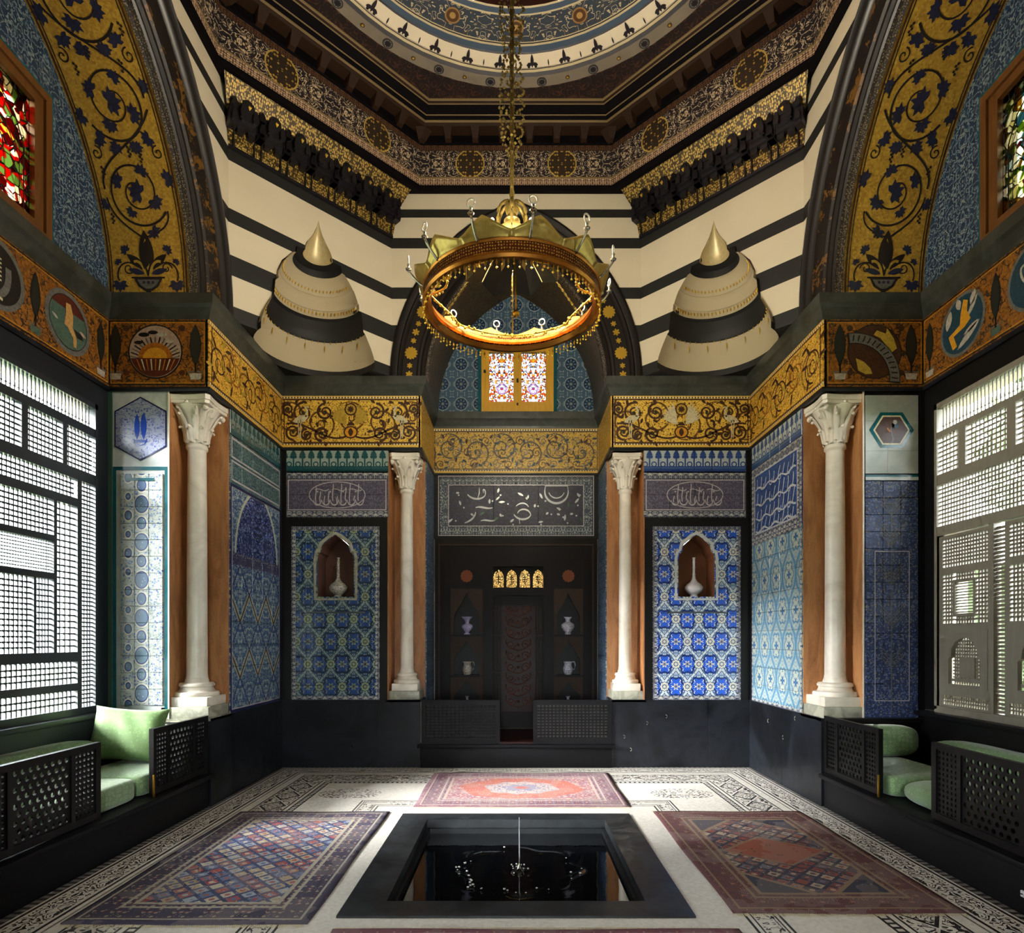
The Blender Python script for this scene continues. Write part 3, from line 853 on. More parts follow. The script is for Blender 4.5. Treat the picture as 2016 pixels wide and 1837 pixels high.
def rug(x0, x1, y0, y1, field, cols, border, bcols, guard, med, medc, kind):
    cx, cy = (x0 + x1) / 2, (y0 + y1) / 2; hx, hy = (x1 - x0) / 2, (y1 - y0) / 2
    def f(b):
        u, v = b.x - cx, b.y - cy
        t = b.min(hx - b.abs(u), hy - b.abs(v))
        n = b.noise(b.pos, 160, 2)
        s = (hx - b.abs(u)) < (hy - b.abs(v))
        al = s * v + (1.0 - s) * u
        bw = 0.26
        d, r = b.vor(b.vec(b.abs(u), b.abs(v), 0.0), 22, rnd=0.7)
        if kind == 'garden':
            g = 0.088
            p, q = (u + v) * 0.7071, (u - v) * 0.7071
            a, c_ = b.abs(b.rep(p, g)), b.abs(b.rep(q, g))
            ci = b.floor(p / g + 0.5) * 3.7 + b.floor(q / g + 0.5) * 1.3
            hs = b.fract(b.sin(ci) * 43.7)
            c = b.mix(b.max(a, c_) < 0.033, field, b.steps(hs, cols))
            c = b.mix((b.len(a, c_) < 0.017), c, b.steps(b.fract(hs * 7.0), cols[::-1]))
            fd, fr_ = b.vor(b.vec(b.abs(u), v, 0.2), 55, rnd=0.7)
            c = b.mix((fd < 0.34) & (fr_ > 0.35), c, b.steps(fr_, cols))
            c = b.mix((fd < 0.30) & (fr_ > 0.80), c, guard)
            mm = (b.abs(u) * 0.8 + b.abs(v + 0.0)) if med else None
            if med:
                c = b.mix(mm < 0.30, c, guard); c = b.mix(mm < 0.275, c, b.mix(d < 0.2, medc, field))
                ck = (hx - b.abs(u)) + (hy - b.abs(v))
                c = b.mix(ck < 0.85, c, guard); c = b.mix(ck < 0.81, c, b.mix(d < 0.22, field, cols[0]))
        else:
            n3 = b.noise(b.vec(b.abs(u), b.abs(v), 0.4), 11, 2, 0.5, 0.4)
            c = b.mix(b.abs(b.fract(n3 * 5.0) - 0.5) < 0.14, field, guard)
            c = b.mix(d < 0.22, c, b.steps(r, cols))
            e = b.len(u / (hx * 0.62), v / (hy * 0.60)) + b.sin(b.atan2(v, u) * 8.0) * 0.04
            fd, fr_ = b.vor(b.vec(b.abs(u), b.abs(v), 0.2), 38, rnd=0.7)
            c = b.mix((fd < 0.36), c, b.steps(fr_, cols))
            c = b.mix(e < 1.0, c, b.mix(fd < 0.27, medc, b.steps(fr_, [guard, cols[0], guard, cols[3]])))
            c = b.mix(e < 0.60, c, b.mix(b.abs(b.fract(n3 * 6.0) - 0.5) < 0.2, guard, cols[0]))
            c = b.mix(e < 0.30, c, b.mix(d < 0.26, cols[0], guard)); c = b.mix(e < 0.12, c, medc)
        bd, br = b.vor(b.vec(b.abs(b.rep(al, 0.17)), t, 1.0), 26, rnd=0.6)
        bc = b.mix(bd < 0.34, border, b.steps(br, bcols))
        bf, bfr = b.vor(b.vec(b.abs(b.rep(al, 0.17)), t, 3.0), 60, rnd=0.7)
        bc = b.mix(bf < 0.30, bc, b.steps(bfr, bcols))
        bc = b.mix(bd < 0.14, bc, guard)
        c = b.mix(t < bw, c, bc)
        c = b.mix(b.inr(t, bw - 0.025, bw), c, guard)
        c = b.mix(b.inr(t, bw - 0.075, bw - 0.055), c, guard)
        c = b.mix(b.inr(t, 0.045, 0.06), c, guard)
        c = b.mix(t < 0.03, c, border)
        c = b.mix(n * 0.45, c, H('#4a4442'))
        wear = b.noise(b.pos, 2.2, 3)
        c = b.mix(b.inr(wear, 0.5, 0.62) * 0.18, c, H('#9a9088'))
        return {'color': c, 'rough': 0.9, 'height': n}
    return f
RUG_L = (-2.40, -1.10, 3.20, 5.29); RUG_R = (1.19, 2.47, 3.33, 5.30); RUG_B = (-0.92, 1.03, 5.45, 6.83); RUG_N = (-0.95, 1.15, 1.9, 3.14)
mat('rug_blue', rug(*RUG_L, H('#2c3c66'), [H('#9aa4ac'), H('#b09a78'), H('#965c58'), H('#5c6e94'), H('#c0b49c'), H('#a04844')], H('#34304a'), [H('#8a4a48'), H('#a0907c'), H('#54465e')], H('#aaa492'), False, None, 'garden'), bump=0.3)
mat('rug_red', rug(*RUG_R, H('#262a40'), [H('#9c6850'), H('#7c3234'), H('#b09c84'), H('#544454'), H('#8c4438'), H('#6a6a76')], H('#5c3032'), [H('#88503f'), H('#40303a'), H('#a0846a')], H('#8a7258'), True, H('#9a5038'), 'garden'), bump=0.3)
mat('rug_coral', rug(*RUG_B, H('#96606a'), [H('#7c7c94'), H('#c4a29c'), H('#b0706a'), H('#86708a')], H('#74505e'), [H('#b07a72'), H('#86869a'), H('#c8aea4')], H('#b8a298'), False, H('#b0604f'), 'medallion'), bump=0.3)
mat('rug_near', rug(*RUG_N, H('#8a4a50'), [H('#6a6a8a'), H('#c49a94'), H('#b06058'), H('#7a5a7a')], H('#7a4450'), [H('#b06a60'), H('#7a7a94'), H('#c8a89c')], H('#c4aaa0'), False, H('#b4604e'), 'medallion'), bump=0.3)
mat('lawn', lambda b: {'color': b.mix(b.noise(b.pos, 2, 4), H('#4a5a3a'), H('#6a7450')), 'rough': 0.9})
mat('hedge', lambda b: {'color': b.mix(b.noise(b.pos, 9, 4), H('#26331c'), H('#4c5c34')), 'rough': 0.9})
mat('house_brick', lambda b: {'color': b.mix(b.noise(b.pos, 6, 3), H('#6a4a3c'), H('#8a6a56')), 'rough': 0.9})
mat('orange_tile', color=H('#a35a2c'), rough=0.4)
mat('vestibule_paint', color=H('#5a5448'), rough=0.8)
mat('lit_bulb', color=H('#fff0d0'), rough=0.2)
_b = MATS['lit_bulb'].node_tree.nodes['Principled BSDF']
_b.inputs['Emission Color'].default_value = (1.0, .85, .6, 1); _b.inputs['Emission Strength'].default_value = 0.8
mat('backing_dim', color=H('#4e4a44'), rough=0.8)
# ------------------------------------------------------------------ shell of the hall
def struct(o): o['kind'] = 'structure'; return o
def clip_convex(poly, clip):
    """polygon clipped by a convex counter-clockwise polygon"""
    out = poly
    for i in range(len(clip)):
        a, b_ = clip[i], clip[(i + 1) % len(clip)]
        inp, out = out, []
        if not inp: return []
        def side(p): return (b_[0] - a[0]) * (p[1] - a[1]) - (b_[1] - a[1]) * (p[0] - a[0])
        for j in range(len(inp)):
            p, q = inp[j - 1], inp[j]
            sp, sq = side(p), side(q)
            if (sp >= 0) != (sq >= 0):
                t = sp / (sp - sq); out.append((p[0] + (q[0] - p[0]) * t, p[1] + (q[1] - p[1]) * t))
            if sq >= 0: out.append(q)
    return out
def sweep_plan(name, path, prof, m, parent=None, closed=False):
    """sweep profile (inward offset, z) along a plan path; inward is to the right-hand normal given by the path order"""
    n = len(path); vs = []; fs = []; k = len(prof)
    for i, p in enumerate(path):
        d0 = None if (i == 0 and not closed) else (Vector(p) - Vector(path[i - 1])).normalized()
        d1 = None if (i == n - 1 and not closed) else (Vector(path[(i + 1) % n]) - Vector(p)).normalized()
        d0 = d0 or d1; d1 = d1 or d0
        n0, n1 = Vector((d0.y, -d0.x)), Vector((d1.y, -d1.x))
        mt = (n0 + n1); mt = mt / max(mt.dot(n0), 1e-6) * 1.0
        for o_, z in prof: vs.append((p[0] + mt.x * o_, p[1] + mt.y * o_, z))
    for i in range(n if closed else n - 1):
        j = (i + 1) % n
        for q in range(k - 1): fs.append((i * k + q, i * k + q + 1, j * k + q + 1, j * k + q))
    return obj(name, vs, fs, m, parent)

FILL_W, FILL_H = 0.45, 2.3  # added opening out of view, sized by the fill light it lets in
# floor with the fountain opening
PX, PY0, PY1 = 0.97, 3.28, 5.22
fl = MB()
for q in (rect(-W - .3, -PX, -2.6, YB), rect(PX, W + .3, -2.6, YB), rect(-PX, PX, -2.6, PY0), rect(-PX, PX, PY1, YB)):
    fl.prism(q, Pfloor(0), -0.15, 0)
struct(fl.build('floor', 'floor_mosaic'))

# ---- lower walls
def niche_holes(M, u0, u1, v0, v1, n0, n1, m0, m1, th, h=0.0):
    w = MB()
    for q in (rect(u0, n0, v0, v1), rect(n1, u1, v0, v1), rect(n0, n1, v0, m0), rect(n0, n1, m1, v1)): w.prism(q, M, h - th, h)
    return w
NX, NH, NZ0, NZ1 = 2.13, 0.215, 2.01, 2.74
XB = RA + ND
Mb = Pback(YB)
wb = MB()
for s in (-1, 1):
    u0, u1 = (-W - 0.05, -XB) if s < 0 else (XB, W + 0.05)
    n0, n1 = sorted((s * (NX - NH), s * (NX + NH)))
    t = niche_holes(Mb, u0, u1, 0, ZC, n0, n1, NZ0, NZ1, 0.36, -0.014); wb.add(t.v, t.f)
    q0, q1 = sorted((s * RA, s * XB))
    wb.box(q0, q1, YB + ND + 0.014, YB + 0.5, 0, ZC)
    wb.box(q0, q1, YB + 0.02, YB + ND + 0.02, 0, ZD - 0.02)
    wb.box(q0, q1, YB + 0.01, YB + ND + 0.02, ZF0, ZC)
    q0, q1 = sorted((s * (RA + 0.014), s * (RA + 0.5)))
    wb.box(q0, q1, YB + ND + 0.1, YRB + 0.3, 0, ZC)
wall_back = struct(wb.build('wall_back', 'cream_plaster'))
for s in (-1, 1):                                    # niche linings: an arched pocket in the wall
    o = MB()
    pts = [(-NH, NZ0), (NH, NZ0)]
    hw = [(NH, NZ1 - .30), (NH * .93, NZ1 - .22), (NH * .80, NZ1 - .20), (NH * .72, NZ1 - .12), (NH * .45, NZ1 - .07), (NH * .25, NZ1 - .03), (0, NZ1)]
    prof = [(-NH + .0, NZ0), (NH, NZ0)] + hw + [(-a, z) for a, z in hw[:-1][::-1]]
    k = len(prof); cx = s * NX
    vs = [(cx + a, YB - 0.012, z) for a, z in prof] + [(cx + a * .9, YB + 0.24, NZ0 + (z - NZ0) * .97) for a, z in prof]
    fs = [(i, (i + 1) % k, k + (i + 1) % k, k + i) for i in range(k)] + [tuple(range(k, 2 * k))]
    o = obj('niche_lining', vs, fs, 'niche_plaster' if s > 0 else 'niche_plaster_dark', wall_back)
    NICHE_PROF = prof
wall_rear = MB().box(-RA - .5, RA + .5, YRB + 0.05, YRB + 0.3, 3.0, ZC).box(-RA - .5, -0.62, YRB + 0.05, YRB + 0.3, ZC, 7.2).box(0.62, RA + .5, YRB + 0.05, YRB + 0.3, ZC, 7.2)\
    .box(-0.62, 0.62, YRB + 0.05, YRB + 0.3, 5.62, 7.2).box(-.62, -.44, YRB + .05, YRB + .3, ZC, 5.62).box(.48, .62, YRB + .05, YRB + .3, ZC, 5.62)\
    .box(-RA - .5, -0.36, YRB + .06, YRB + .3, 0, 3.0).box(.40, RA + .5, YRB + .06, YRB + .3, 0, 3.0).box(-.36, .40, YRB + .06, YRB + .3, 0, 2.18).box(-.36, .40, YRB + .06, YRB + .3, 2.52, 3.0)
wall_rear = struct(wall_rear.build('wall_rear', 'cream_plaster'))
XS = W + 0.35                                         # inner edge of side notch
WZ0, WZ1, WY = 0.90, 3.55, 1.04                       # window opening of the side recesses
SIDE = {}
for s, nm in ((-1, 'left'), (1, 'right')):
    w = MB()
    def bx(xa, xb, *r):
        a, b_ = sorted((s * xa, s * xb)); w.box(a, b_, *r)
    for f in (1, -1):                                 # far and near half
        def yy(a, b_): return sorted((YS + f * (a - YS), YS + f * (b_ - YS)))
        y0, y1 = yy(YF + ND + .016, YB); bx(W + 0.014, W + 0.45, y0, y1, 0, ZC)
        y0, y1 = yy(YF, YF + ND); bx(W + .02, XS, y0 + .0, y1, 0, ZD - .02); bx(W + .01, XS, y0, y1, ZF0, ZC)
        y0, y1 = yy(YF + .014, YF + ND); bx(XS + .014, XR + .3, y0, y1, 0, ZC)
        y0, y1 = yy(YS + WY, YF + .05); bx(XR + 0.03, XR + .28, y0, y1, 0, ZC)
    bx(XR + .03, XR + .28, YS - WY, YS + WY, 0, WZ0); bx(XR + .03, XR + .28, YS - WY, YS + WY, WZ1, ZC)
    SIDE[s] = struct(w.build('wall_' + nm, 'cream_plaster'))
# entrance side: two wall stubs and a wide opening with a head wall above
w = MB()
for s in (-1, 1):
    a, b_ = sorted((s * 1.9, s * (W + .45))); w.box(a, b_, YA - 0.45, YA, 0, 7.3)
    a, b_ = sorted((s * (W + .02), s * (W + .45))); w.box(a, b_, YA, YA + .1, 0, ZC)
w.box(-1.9, 1.9, YA - .45, YA, 4.6, 7.3)
wall_entrance = struct(w.build('wall_entrance', 'cream_plaster'))

# the dim vestibule the photographer stands in, with an opening added behind to let in fill light
v = MB()
for q in ((-2.6, -2.4, -2.6, YA - .44, 0, 4.8), (2.4, 2.6, -2.6, YA - .44, 0, 4.8), (-2.6, 2.6, -2.6, YA - .44, 4.65, 4.8),
          (-2.6, -FILL_W, -2.6, -2.4, 0, 4.8), (FILL_W, 2.6, -2.6, -2.4, 0, 4.8), (-FILL_W, FILL_W, -2.6, -2.4, FILL_H, 4.8)): v.box(*q)
struct(v.build('wall_vestibule', 'vestibule_paint'))

# ---- dado of black slate slabs, each its own slab
def dado(parent, M, us, v0=0.0, v1=ZD):
    for a, b_ in zip(us[:-1], us[1:]):
        MB().prism(rect(a + .0015, b_ - .0015, v0, v1), M, -.012, 0.02).build('slate_slab', 'black_slate', parent)
dado(wall_back, Mb, [-W, -1.63, -RA]); dado(wall_back, Mb, [RA, 2.26, W])
dado(SIDE[-1], Pleft(-W), [YF, 5.915, 6.6, YB - .02]); dado(SIDE[1], Pright(W), [-YB + .02, -6.3, -YF])
for s in (-1, 1):
    M = Pleft(-W) if s < 0 else Pright(W)
    dado(SIDE[s], M, [YA, 2.5, YN] if s < 0 else [-YN, -2.5, -YA])
    a, b_ = sorted((s * (RA - .0), s * (XB + .02)))
    box('dado_ledge', a, b_, YB - .02, YB + ND + .03, ZD - .022, ZD + .004, 'black_slate', wall_back)
    a, b_ = sorted((s * (W - .02), s * (XS + .02)))
    box('dado_ledge', a, b_, YF - .0, YF + ND + .02, ZD - .022, ZD + .004, 'black_slate' if s > 0 else 'pale_stone', SIDE[s])
# ---- orange marble lining of the column notches
for s in (-1, 1):
    a, b_ = sorted((s * RA, s * XB))
    slab('marble_lining', Pback(YB + ND), a, b_, ZD, ZF0, 'orange_onyx', wall_back, .014, 0)
    M = Pleft(-XB) if s < 0 else Pright(XB)
    u = sorted((YB, YB + ND)) if s < 0 else sorted((-YB, -YB - ND))
    slab('marble_lining', M, u[0], u[1], ZD, ZF0, 'orange_onyx', wall_back, .014, .001)
    for f in (1, -1):
        a, b_ = sorted((s * W, s * XS))
        if f > 0: slab('marble_lining', Pback(YF + ND), a, b_, ZD, ZF0, 'orange_onyx', SIDE[s], .014, 0)
        M = Pleft(-XS) if s < 0 else Pright(XS)
        ya, yb = sorted((YS + f * (YF - YS), YS + f * (YF + ND - YS)))
        u = (ya, yb) if s < 0 else (-yb, -ya)
        slab('marble_lining', M, u[0], u[1], ZD, ZF0, 'orange_onyx', SIDE[s], .014, .001)
# dark strips at the wall corners
for s in (-1, 1):
    a, b_ = sorted((s * (W - .055), s * W))
    box('corner_strip', a, b_, YB - .012, YB, ZD, ZF0 - .03, 'black_wood', wall_back)
    a, b_ = sorted((s * (W - .008), s * W))
    box('corner_strip', a, b_, YB - .07, YB - .012, ZD, ZF0 - .03, 'blue_black_wood', SIDE[s])

# ---- tiled bays beside the rear recess
NF = rect
def panel_frame(name, M, u0, u1, v0, v1, w, m, parent, h=0.02):
    f = MB()
    for q in (rect(u0, u1, v0, v0 + w), rect(u0, u1, v1 - w, v1), rect(u0, u0 + w, v0 + w, v1 - w), rect(u1 - w, u1, v0 + w, v1 - w)): f.prism(q, M, -.012, h)
    return f.build(name, m, parent)
for s, tm, bm_, cm in ((-1, 'niche_tile_green', 'band_border', 'cresting_green_x'), (1, 'niche_tile_blue', 'band_border', 'cresting_blue_x')):
    c0 = s * 2.128
    f0, f1 = c0 - .52, c0 + .52
    # black frame: jambs and head
    fr = MB()
    for q in (rect(c0 - .61, f0, ZD, 2.94), rect(f1, c0 + .61, ZD, 2.94), rect(f0, f1, 2.84, 2.94)): fr.prism(q, Mb, -.012, .022)
    fr.build('panel_frame', 'black_wood', wall_back)
    nu, nv = 6, 12
    du, dv = 1.04 / nu, (2.84 - ZD) / nv
    def skip(u, v, a, b_, c0=c0): return abs(u - c0) < .26 + a / 2 - .01 and NZ0 - .05 - b_ / 2 + .01 < v < NZ1 + .05 + b_ / 2 - .01
    pan = niche_holes(Mb, f0, f1, ZD, 2.84, c0 - NH, c0 + NH, NZ0, NZ1, .012, .001).build('niche_panel', 'grout', wall_back)
    tiles(pan, Mb, f0, f1, ZD, 2.84, nu, nv, tm, skip, th=.014)
    # pierced tile surround that closes the grid round the niche arch
    gu = sorted({round(f0 + du * i, 5) for i in range(nu + 1)})
    gv = [ZD + dv * j for j in range(nv + 1)]
    lo_u = max(g for g in gu if g <= c0 - .26 + du / 2 - .01 - du / 2 + 1e-6) if False else None
    cells = [(f0 + du * i, ZD + dv * j) for i in range(nu) for j in range(nv) if skip(f0 + du * (i + .5), ZD + dv * (j + .5), du, dv)]
    ua, ub = min(c[0] for c in cells), max(c[0] for c in cells) + du
    va, vb = min(c[1] for c in cells), max(c[1] for c in cells) + dv
    prof = [(c0 + a, z) for a, z in NICHE_PROF]
    # outer loop matched to the inner loop by angle
    ctr = (c0, (NZ0 + NZ1) / 2 - .08)
    outer = []
    for (pu, pv) in prof:
        d = (pu - ctr[0], pv - ctr[1])
        t = min((ub - ctr[0]) / d[0] if d[0] > 1e-6 else ((ua - ctr[0]) / d[0] if d[0] < -1e-6 else 9e9), (vb - ctr[1]) / d[1] if d[1] > 1e-6 else ((va - ctr[1]) / d[1] if d[1] < -1e-6 else 9e9))
        outer.append((ctr[0] + d[0] * t, ctr[1] + d[1] * t))
    k = len(prof)
    # insert the rectangle corners
    mbx = MB()
    vs = [Mb(u, v, .014) for u, v in outer] + [Mb(u, v, .014) for u, v in prof]
    fs = [(i, (i + 1) % k, k + (i + 1) % k, k + i) for i in range(k)]
    mbx.add(vs, fs)
    for cu, cv in ((ua, va), (ub, va), (ub, vb), (ua, vb)):
        for i in range(k):
            p, q = outer[i], outer[(i + 1) % k]
            on = lambda a: (abs(a[0] - cu) < 1e-4, abs(a[1] - cv) < 1e-4)
            if (on(p)[0] and on(q)[1] or on(p)[1] and on(q)[0]):
                mbx.add([Mb(*p, .014), Mb(cu, cv, .014), Mb(*q, .014)], [(0, 1, 2)])
    mbx.build('niche_surround', tm, pan)
    il = Inlay(Mb, .0165)
    loop = [(c0 + a * 1.10 + (0 if a == 0 else math.copysign(.006, a)), z + (.022 if z > NZ0 + .1 else -.03)) for a, z in NICHE_PROF]
    il.ribbon(loop, .035, 'white_tile' if s > 0 else 'pale_stone', closed=True)
    il.frame(f0, f1, ZD + .004, 2.84, .05, 'band_border')
    il.build('tile_border', pan)
    # script band and cresting above
    g0, g1 = (-W + .06, -XB) if s < 0 else (XB, W - .06)
    band = slab('script_band', Mb, g0, g1, 2.945, 3.49, 'band_border', wall_back, .012, .002)
    tiles(band, Mb, g0 + .0, g1, 3.02, 3.40, 4, 2, 'script_ground_grey')
    tiles(band, Mb, g0, g1, 2.95, 3.02, 8, 1, 'band_border'); tiles(band, Mb, g0, g1, 3.40, 3.47, 8, 1, 'band_border')
    cr = slab('cresting_band', Mb, g0, g1, 3.475, 3.74, cm, wall_back, .012, .002)
    tiles(cr, Mb, g0, g1, 3.50, 3.735, 6, 1, cm)
    il = Inlay(Mb, .0145); cu = (g0 + g1) / 2; rnd = random.Random(5 + s)
    il.frame(g0 + .02, g1 - .02, 3.03, 3.39, .010, 'script_grey')
    il.ribbon([(cu + .33 * math.cos(t), 3.21 + .155 * math.sin(t)) for t in [2 * PI * i / 40 for i in range(40)]], .010, 'script_grey', closed=True)
    for i in range(11):
        x = cu - .25 + .05 * i
        h = rnd.choice((.10, .20, .24, .15))
        il.ribbon(bez((x, 3.10 + rnd.uniform(0, .05)), (x - .015, 3.12 + h * .4), (x + .01, 3.10 + h * .8), (x + .004, min(3.10 + h, 3.34)), 8), .011, 'script_grey')
        if i % 2 == 0: il.ribbon(bez((x - .03, 3.15), (x - .02, 3.07), (x + .06, 3.07), (x + .065, 3.16), 10), lambda t: .006 + .010 * math.sin(PI * t), 'script_grey')
        if i % 3 == 0: il.disc((x + .02, 3.25), .010, 'script_grey', 8)
        if i % 4 == 1: il.ribbon(bez((x - .06, 3.27), (x, 3.31), (x + .05, 3.22), (x + .10, 3.28), 10), .009, 'script_grey')
    il.build('calligraphy', band)

# ---- tiled bays on the side walls (between column and corner)
yb0, yb1 = YF + ND + .012, YB - .075
Ml, Mr = Pleft(-W), Pright(W)
bl = slab('tiled_bay', Ml, yb0, yb1, ZD, ZD + .004, 'zigzag_tile', SIDE[-1], .012, 0)
tiles(bl, Ml, yb0, yb1, ZD, 3.02, 5, 10, 'zigzag_tile')
tiles(bl, Ml, yb0, yb1, 3.02, 3.49, 5, 2, 'script_ground_green')
tiles(bl, Ml, yb0, yb1, 3.50, 3.74, 5, 1, 'cresting_green_y')
il = Inlay(Ml, .0145)
il.frame(yb0 + .02, yb1 - .02, 3.05, 3.25, .018, 'script_grey'); il.frame(yb0 + .02, yb1 - .02, 3.27, 3.47, .018, 'script_grey')
il.frame(yb0, yb1, ZD + .004, 3.02, .028, 'navy')
il.frame(yb0 + .028, yb1 - .028, ZD + .03, 3.0, .012, 'script_grey')
il.build('tile_border', bl)
br = slab('tiled_bay', Mr, -yb1, -yb0, ZD, ZD + .004, 'ogee_tile_pale', SIDE[1], .012, 0)
tiles(br, Mr, -yb1, -yb0, ZD, 2.62, 5, 9, 'ogee_tile_pale')
tiles(br, Mr, -yb1, -yb0, 2.62, 3.47, 5, 4, 'script_ground_blue')
tiles(br, Mr, -yb1, -yb0, 3.48, 3.74, 5, 1, 'cresting_blue_y')
il = Inlay(Mr, .0145); rnd = random.Random(3)
il.frame(-yb1 + .0, -yb0 - .0, 2.62, 3.47, .085, 'band_border'); il.frame(-yb1 + .085, -yb0 - .085, 2.705, 3.385, .014, 'script_white')
uc = -(yb0 + yb1) / 2; hw = (yb1 - yb0) / 2 - .12
for row, zc in enumerate((3.26, 3.08, 2.92, 2.79)):
    il.ribbon([(uc - hw + 2 * hw * i / 24, zc - .05 + .02 * math.sin(i * .9 + row)) for i in range(25)], lambda t: .012 + .012 * abs(math.sin(9 * t)), 'script_white')
    for i in range(9):
        x = uc - hw + .03 + i * 2 * hw / 9
        il.ribbon(bez((x, zc - .05), (x + .02, zc), (x + .03, zc + .03), (x + rnd.uniform(.0, .06), zc + rnd.uniform(.03, .10)), 7), .014, 'script_white')
        if i % 2: il.ribbon(bez((x, zc - .04), (x + .03, zc - .10), (x + .07, zc - .08), (x + .08, zc - .02), 8), .012, 'script_white')
il.build('calligraphy', br)
il = Inlay(Mr, .0142); il.frame(-yb1, -yb0, ZD + .004, 2.62, .03, 'band_border'); il.build('tile_border', br)

# ---- tile piers on the far ends of the side recesses
Mp = Pback(YF)
# left: white panel with medallions, teal border, hexagonal floral head
a0, a1 = -XR + .04, -XS
pl_ = slab('pier_panel', Mp, a0, a1, ZD, ZF0, 'white_tile', SIDE[-1], .014, 0)
tiles(pl_, Mp, a0 + .075, a1 - .055, .91, 2.995, 3, 14, 'pier_tile_white')
il = Inlay(Mp, .004)
il.frame(a0 + .0, a1 - .01, .84, 3.06, .032, 'teal_tile')
uc = (a0 + a1) / 2 - .005
hexp = [(uc, 3.69), (uc + .235, 3.56), (uc + .235, 3.24), (uc, 3.11), (uc - .235, 3.24), (uc - .235, 3.56)][::-1]
il.poly(hexp, 'navy', .0)
il.poly([(uc + (u - uc) * .95, 3.40 + (v - 3.40) * .95) for u, v in hexp], 'hex_floral', .001)
il.petal((uc - .03, 3.30), PI / 2, .24, .05, 'cobalt', .002); il.petal((uc + .03, 3.30), PI / 2, .25, .055, 'cobalt', .002)
il.poly(rect(uc - .055, uc + .055, 3.275, 3.30), 'cobalt', .002); il.ribbon(arc(uc, 3.31, .06, PI, 2 * PI, 8), .012, 'cobalt', .002)
il.poly(rect(uc - .13, uc + .13, 2.93, 2.955), 'teal_tile', .013)
il.build('tile_border', pl_)
box('pier_edge_strip', -XR, -XR + .04, YF - .012, YF + .01, ZD, ZF0, 'green_edge', SIDE[-1])
# right: veined marble head with a hexagon of mosaic, indigo arabesque field
b0, b1 = XS, XR - .045
pr_ = slab('pier_panel', Mp, b0, b1, ZD, ZF0, 'black_wood', SIDE[1], .014, 0)
tiles(pr_, Mp, b0 + .02, b1 - .01, .80, 2.93, 3, 14, 'indigo_tile')
for i in range(2):
    for j in range(3):
        uu = [b0 + .02, b0 + .22, b1 - .01]; vv = [2.995, 3.20, 3.47, 3.70]
        MB().prism(rect(uu[i] + .001, uu[i + 1] - .001, vv[j] + .001, vv[j + 1] - .001), Mp, 0, .012).build('marble_slab', 'pale_marble_slab', pr_)
il = Inlay(Mp, .014)
uc = (b0 + b1) / 2 + .0
def hexagon(r, c, lift): il.poly([(uc + r * math.cos(PI / 3 * i), 3.385 + r * .92 * math.sin(PI / 3 * i)) for i in range(6)], c, lift)
hexagon(.20, 'teal_tile', 0); hexagon(.165, 'm_cream', .001); hexagon(.148, 'm_brown', .002)
il.ribbon(bez((uc - .0, 3.27), (uc + .04, 3.32), (uc - .03, 3.36), (uc + .0, 3.44), 10), .012, 'm_grey', .003)
il.petal((uc - .01, 3.36), 2.2, .06, .02, 'm_orange', .003); il.petal((uc + .0, 3.40), 1.2, .07, .03, 'm_orange', .003)
il.poly(rect(uc + .005, uc + .06, 3.40, 3.45), 'm_teal', .003); il.disc((uc + .03, 3.455), .02, 'm_white', 10, lift=.0035)
il.poly(rect(b0 + .02, b1 - .01, 2.965, 2.985), 'teal_tile', 0); il.poly(rect(b0 + .02, b1 - .01, 2.935, 2.965), 'white_tile', 0)
il.frame(b0 + .10, b1 - .09, .95, 2.3, .008, 'script_grey', .001)
for z in (1.25, 1.62, 2.0, 2.35, 2.62):
    for i in range(4):
        for sg in (-1, 1): il.ribbon([(uc, z + .03 * i), (uc + sg * .10, z + .10 + .03 * i)], .007, 'm_grey', .001)
il.poly(rect(uc - .005, uc + .005, .83, 2.65), 'm_grey', .0005)
il.build('tile_border', pr_)
box('pier_edge_strip', XR - .045, XR - .0, YF - .02, YF + .01, ZD, ZF0, 'black_wood', SIDE[1])
for s, M in ((-1, Mp), (1, Mp)):
    a, b_ = sorted((s * XS, s * (XS + .012)))
    box('pier_edge_strip', a, b_, YF - .008, YF + .004, ZD, ZF0 - .03, 'white_marble', SIDE[s])

# ---- friezes: one slab per face
frz = []
def frieze(M, u0, u1, m, n, h=0.012, v0=ZF0, v1=ZF1):
    o = struct(MB().prism(rect(u0, u1, v0, v1), M, -.02, h).build('trim_%d' % n, m)); frz.append(o); return o
F_bl = frieze(Mb, -W, -RA, 'gold_frieze', 1); F_br = frieze(Mb, RA, W, 'gold_frieze', 2)
F_rl = frieze(Pleft(-RA), YB - .012, YRB, 'gold_plain', 3); F_rr = frieze(Pright(RA), -YRB, -YB + .012, 'gold_plain', 4)
F_re = frieze(Pback(YRB), -RA, RA, 'gold_frieze_rear', 5)
F_sl = frieze(Ml, YF - .012, YB, 'gold_frieze_side', 6); F_sr = frieze(Mr, -YB, -YF + .012, 'gold_frieze_side', 7)
F_pl = frieze(Mp, -XR, -W, 'orange_mosaic', 8); F_pr = frieze(Mp, W, XR, 'orange_mosaic', 9)
F_wl = frieze(Pleft(-XR), YN, YF, 'orange_mosaic', 10); F_wr = frieze(Pright(XR), -YF, -YN, 'orange_mosaic', 11)
frieze(Ml, YA, YN, 'gold_frieze_side', 12); frieze(Mr, -YN, -YA, 'gold_frieze_side', 13)
PATH = [(-W, YA), (-W, YN), (-XR, YN), (-XR, YF), (-W, YF), (-W, YB), (-RA, YB), (-RA, YRB), (RA, YRB), (RA, YB), (W, YB), (W, YF), (XR, YF), (XR, YN), (W, YN), (W, YA)]
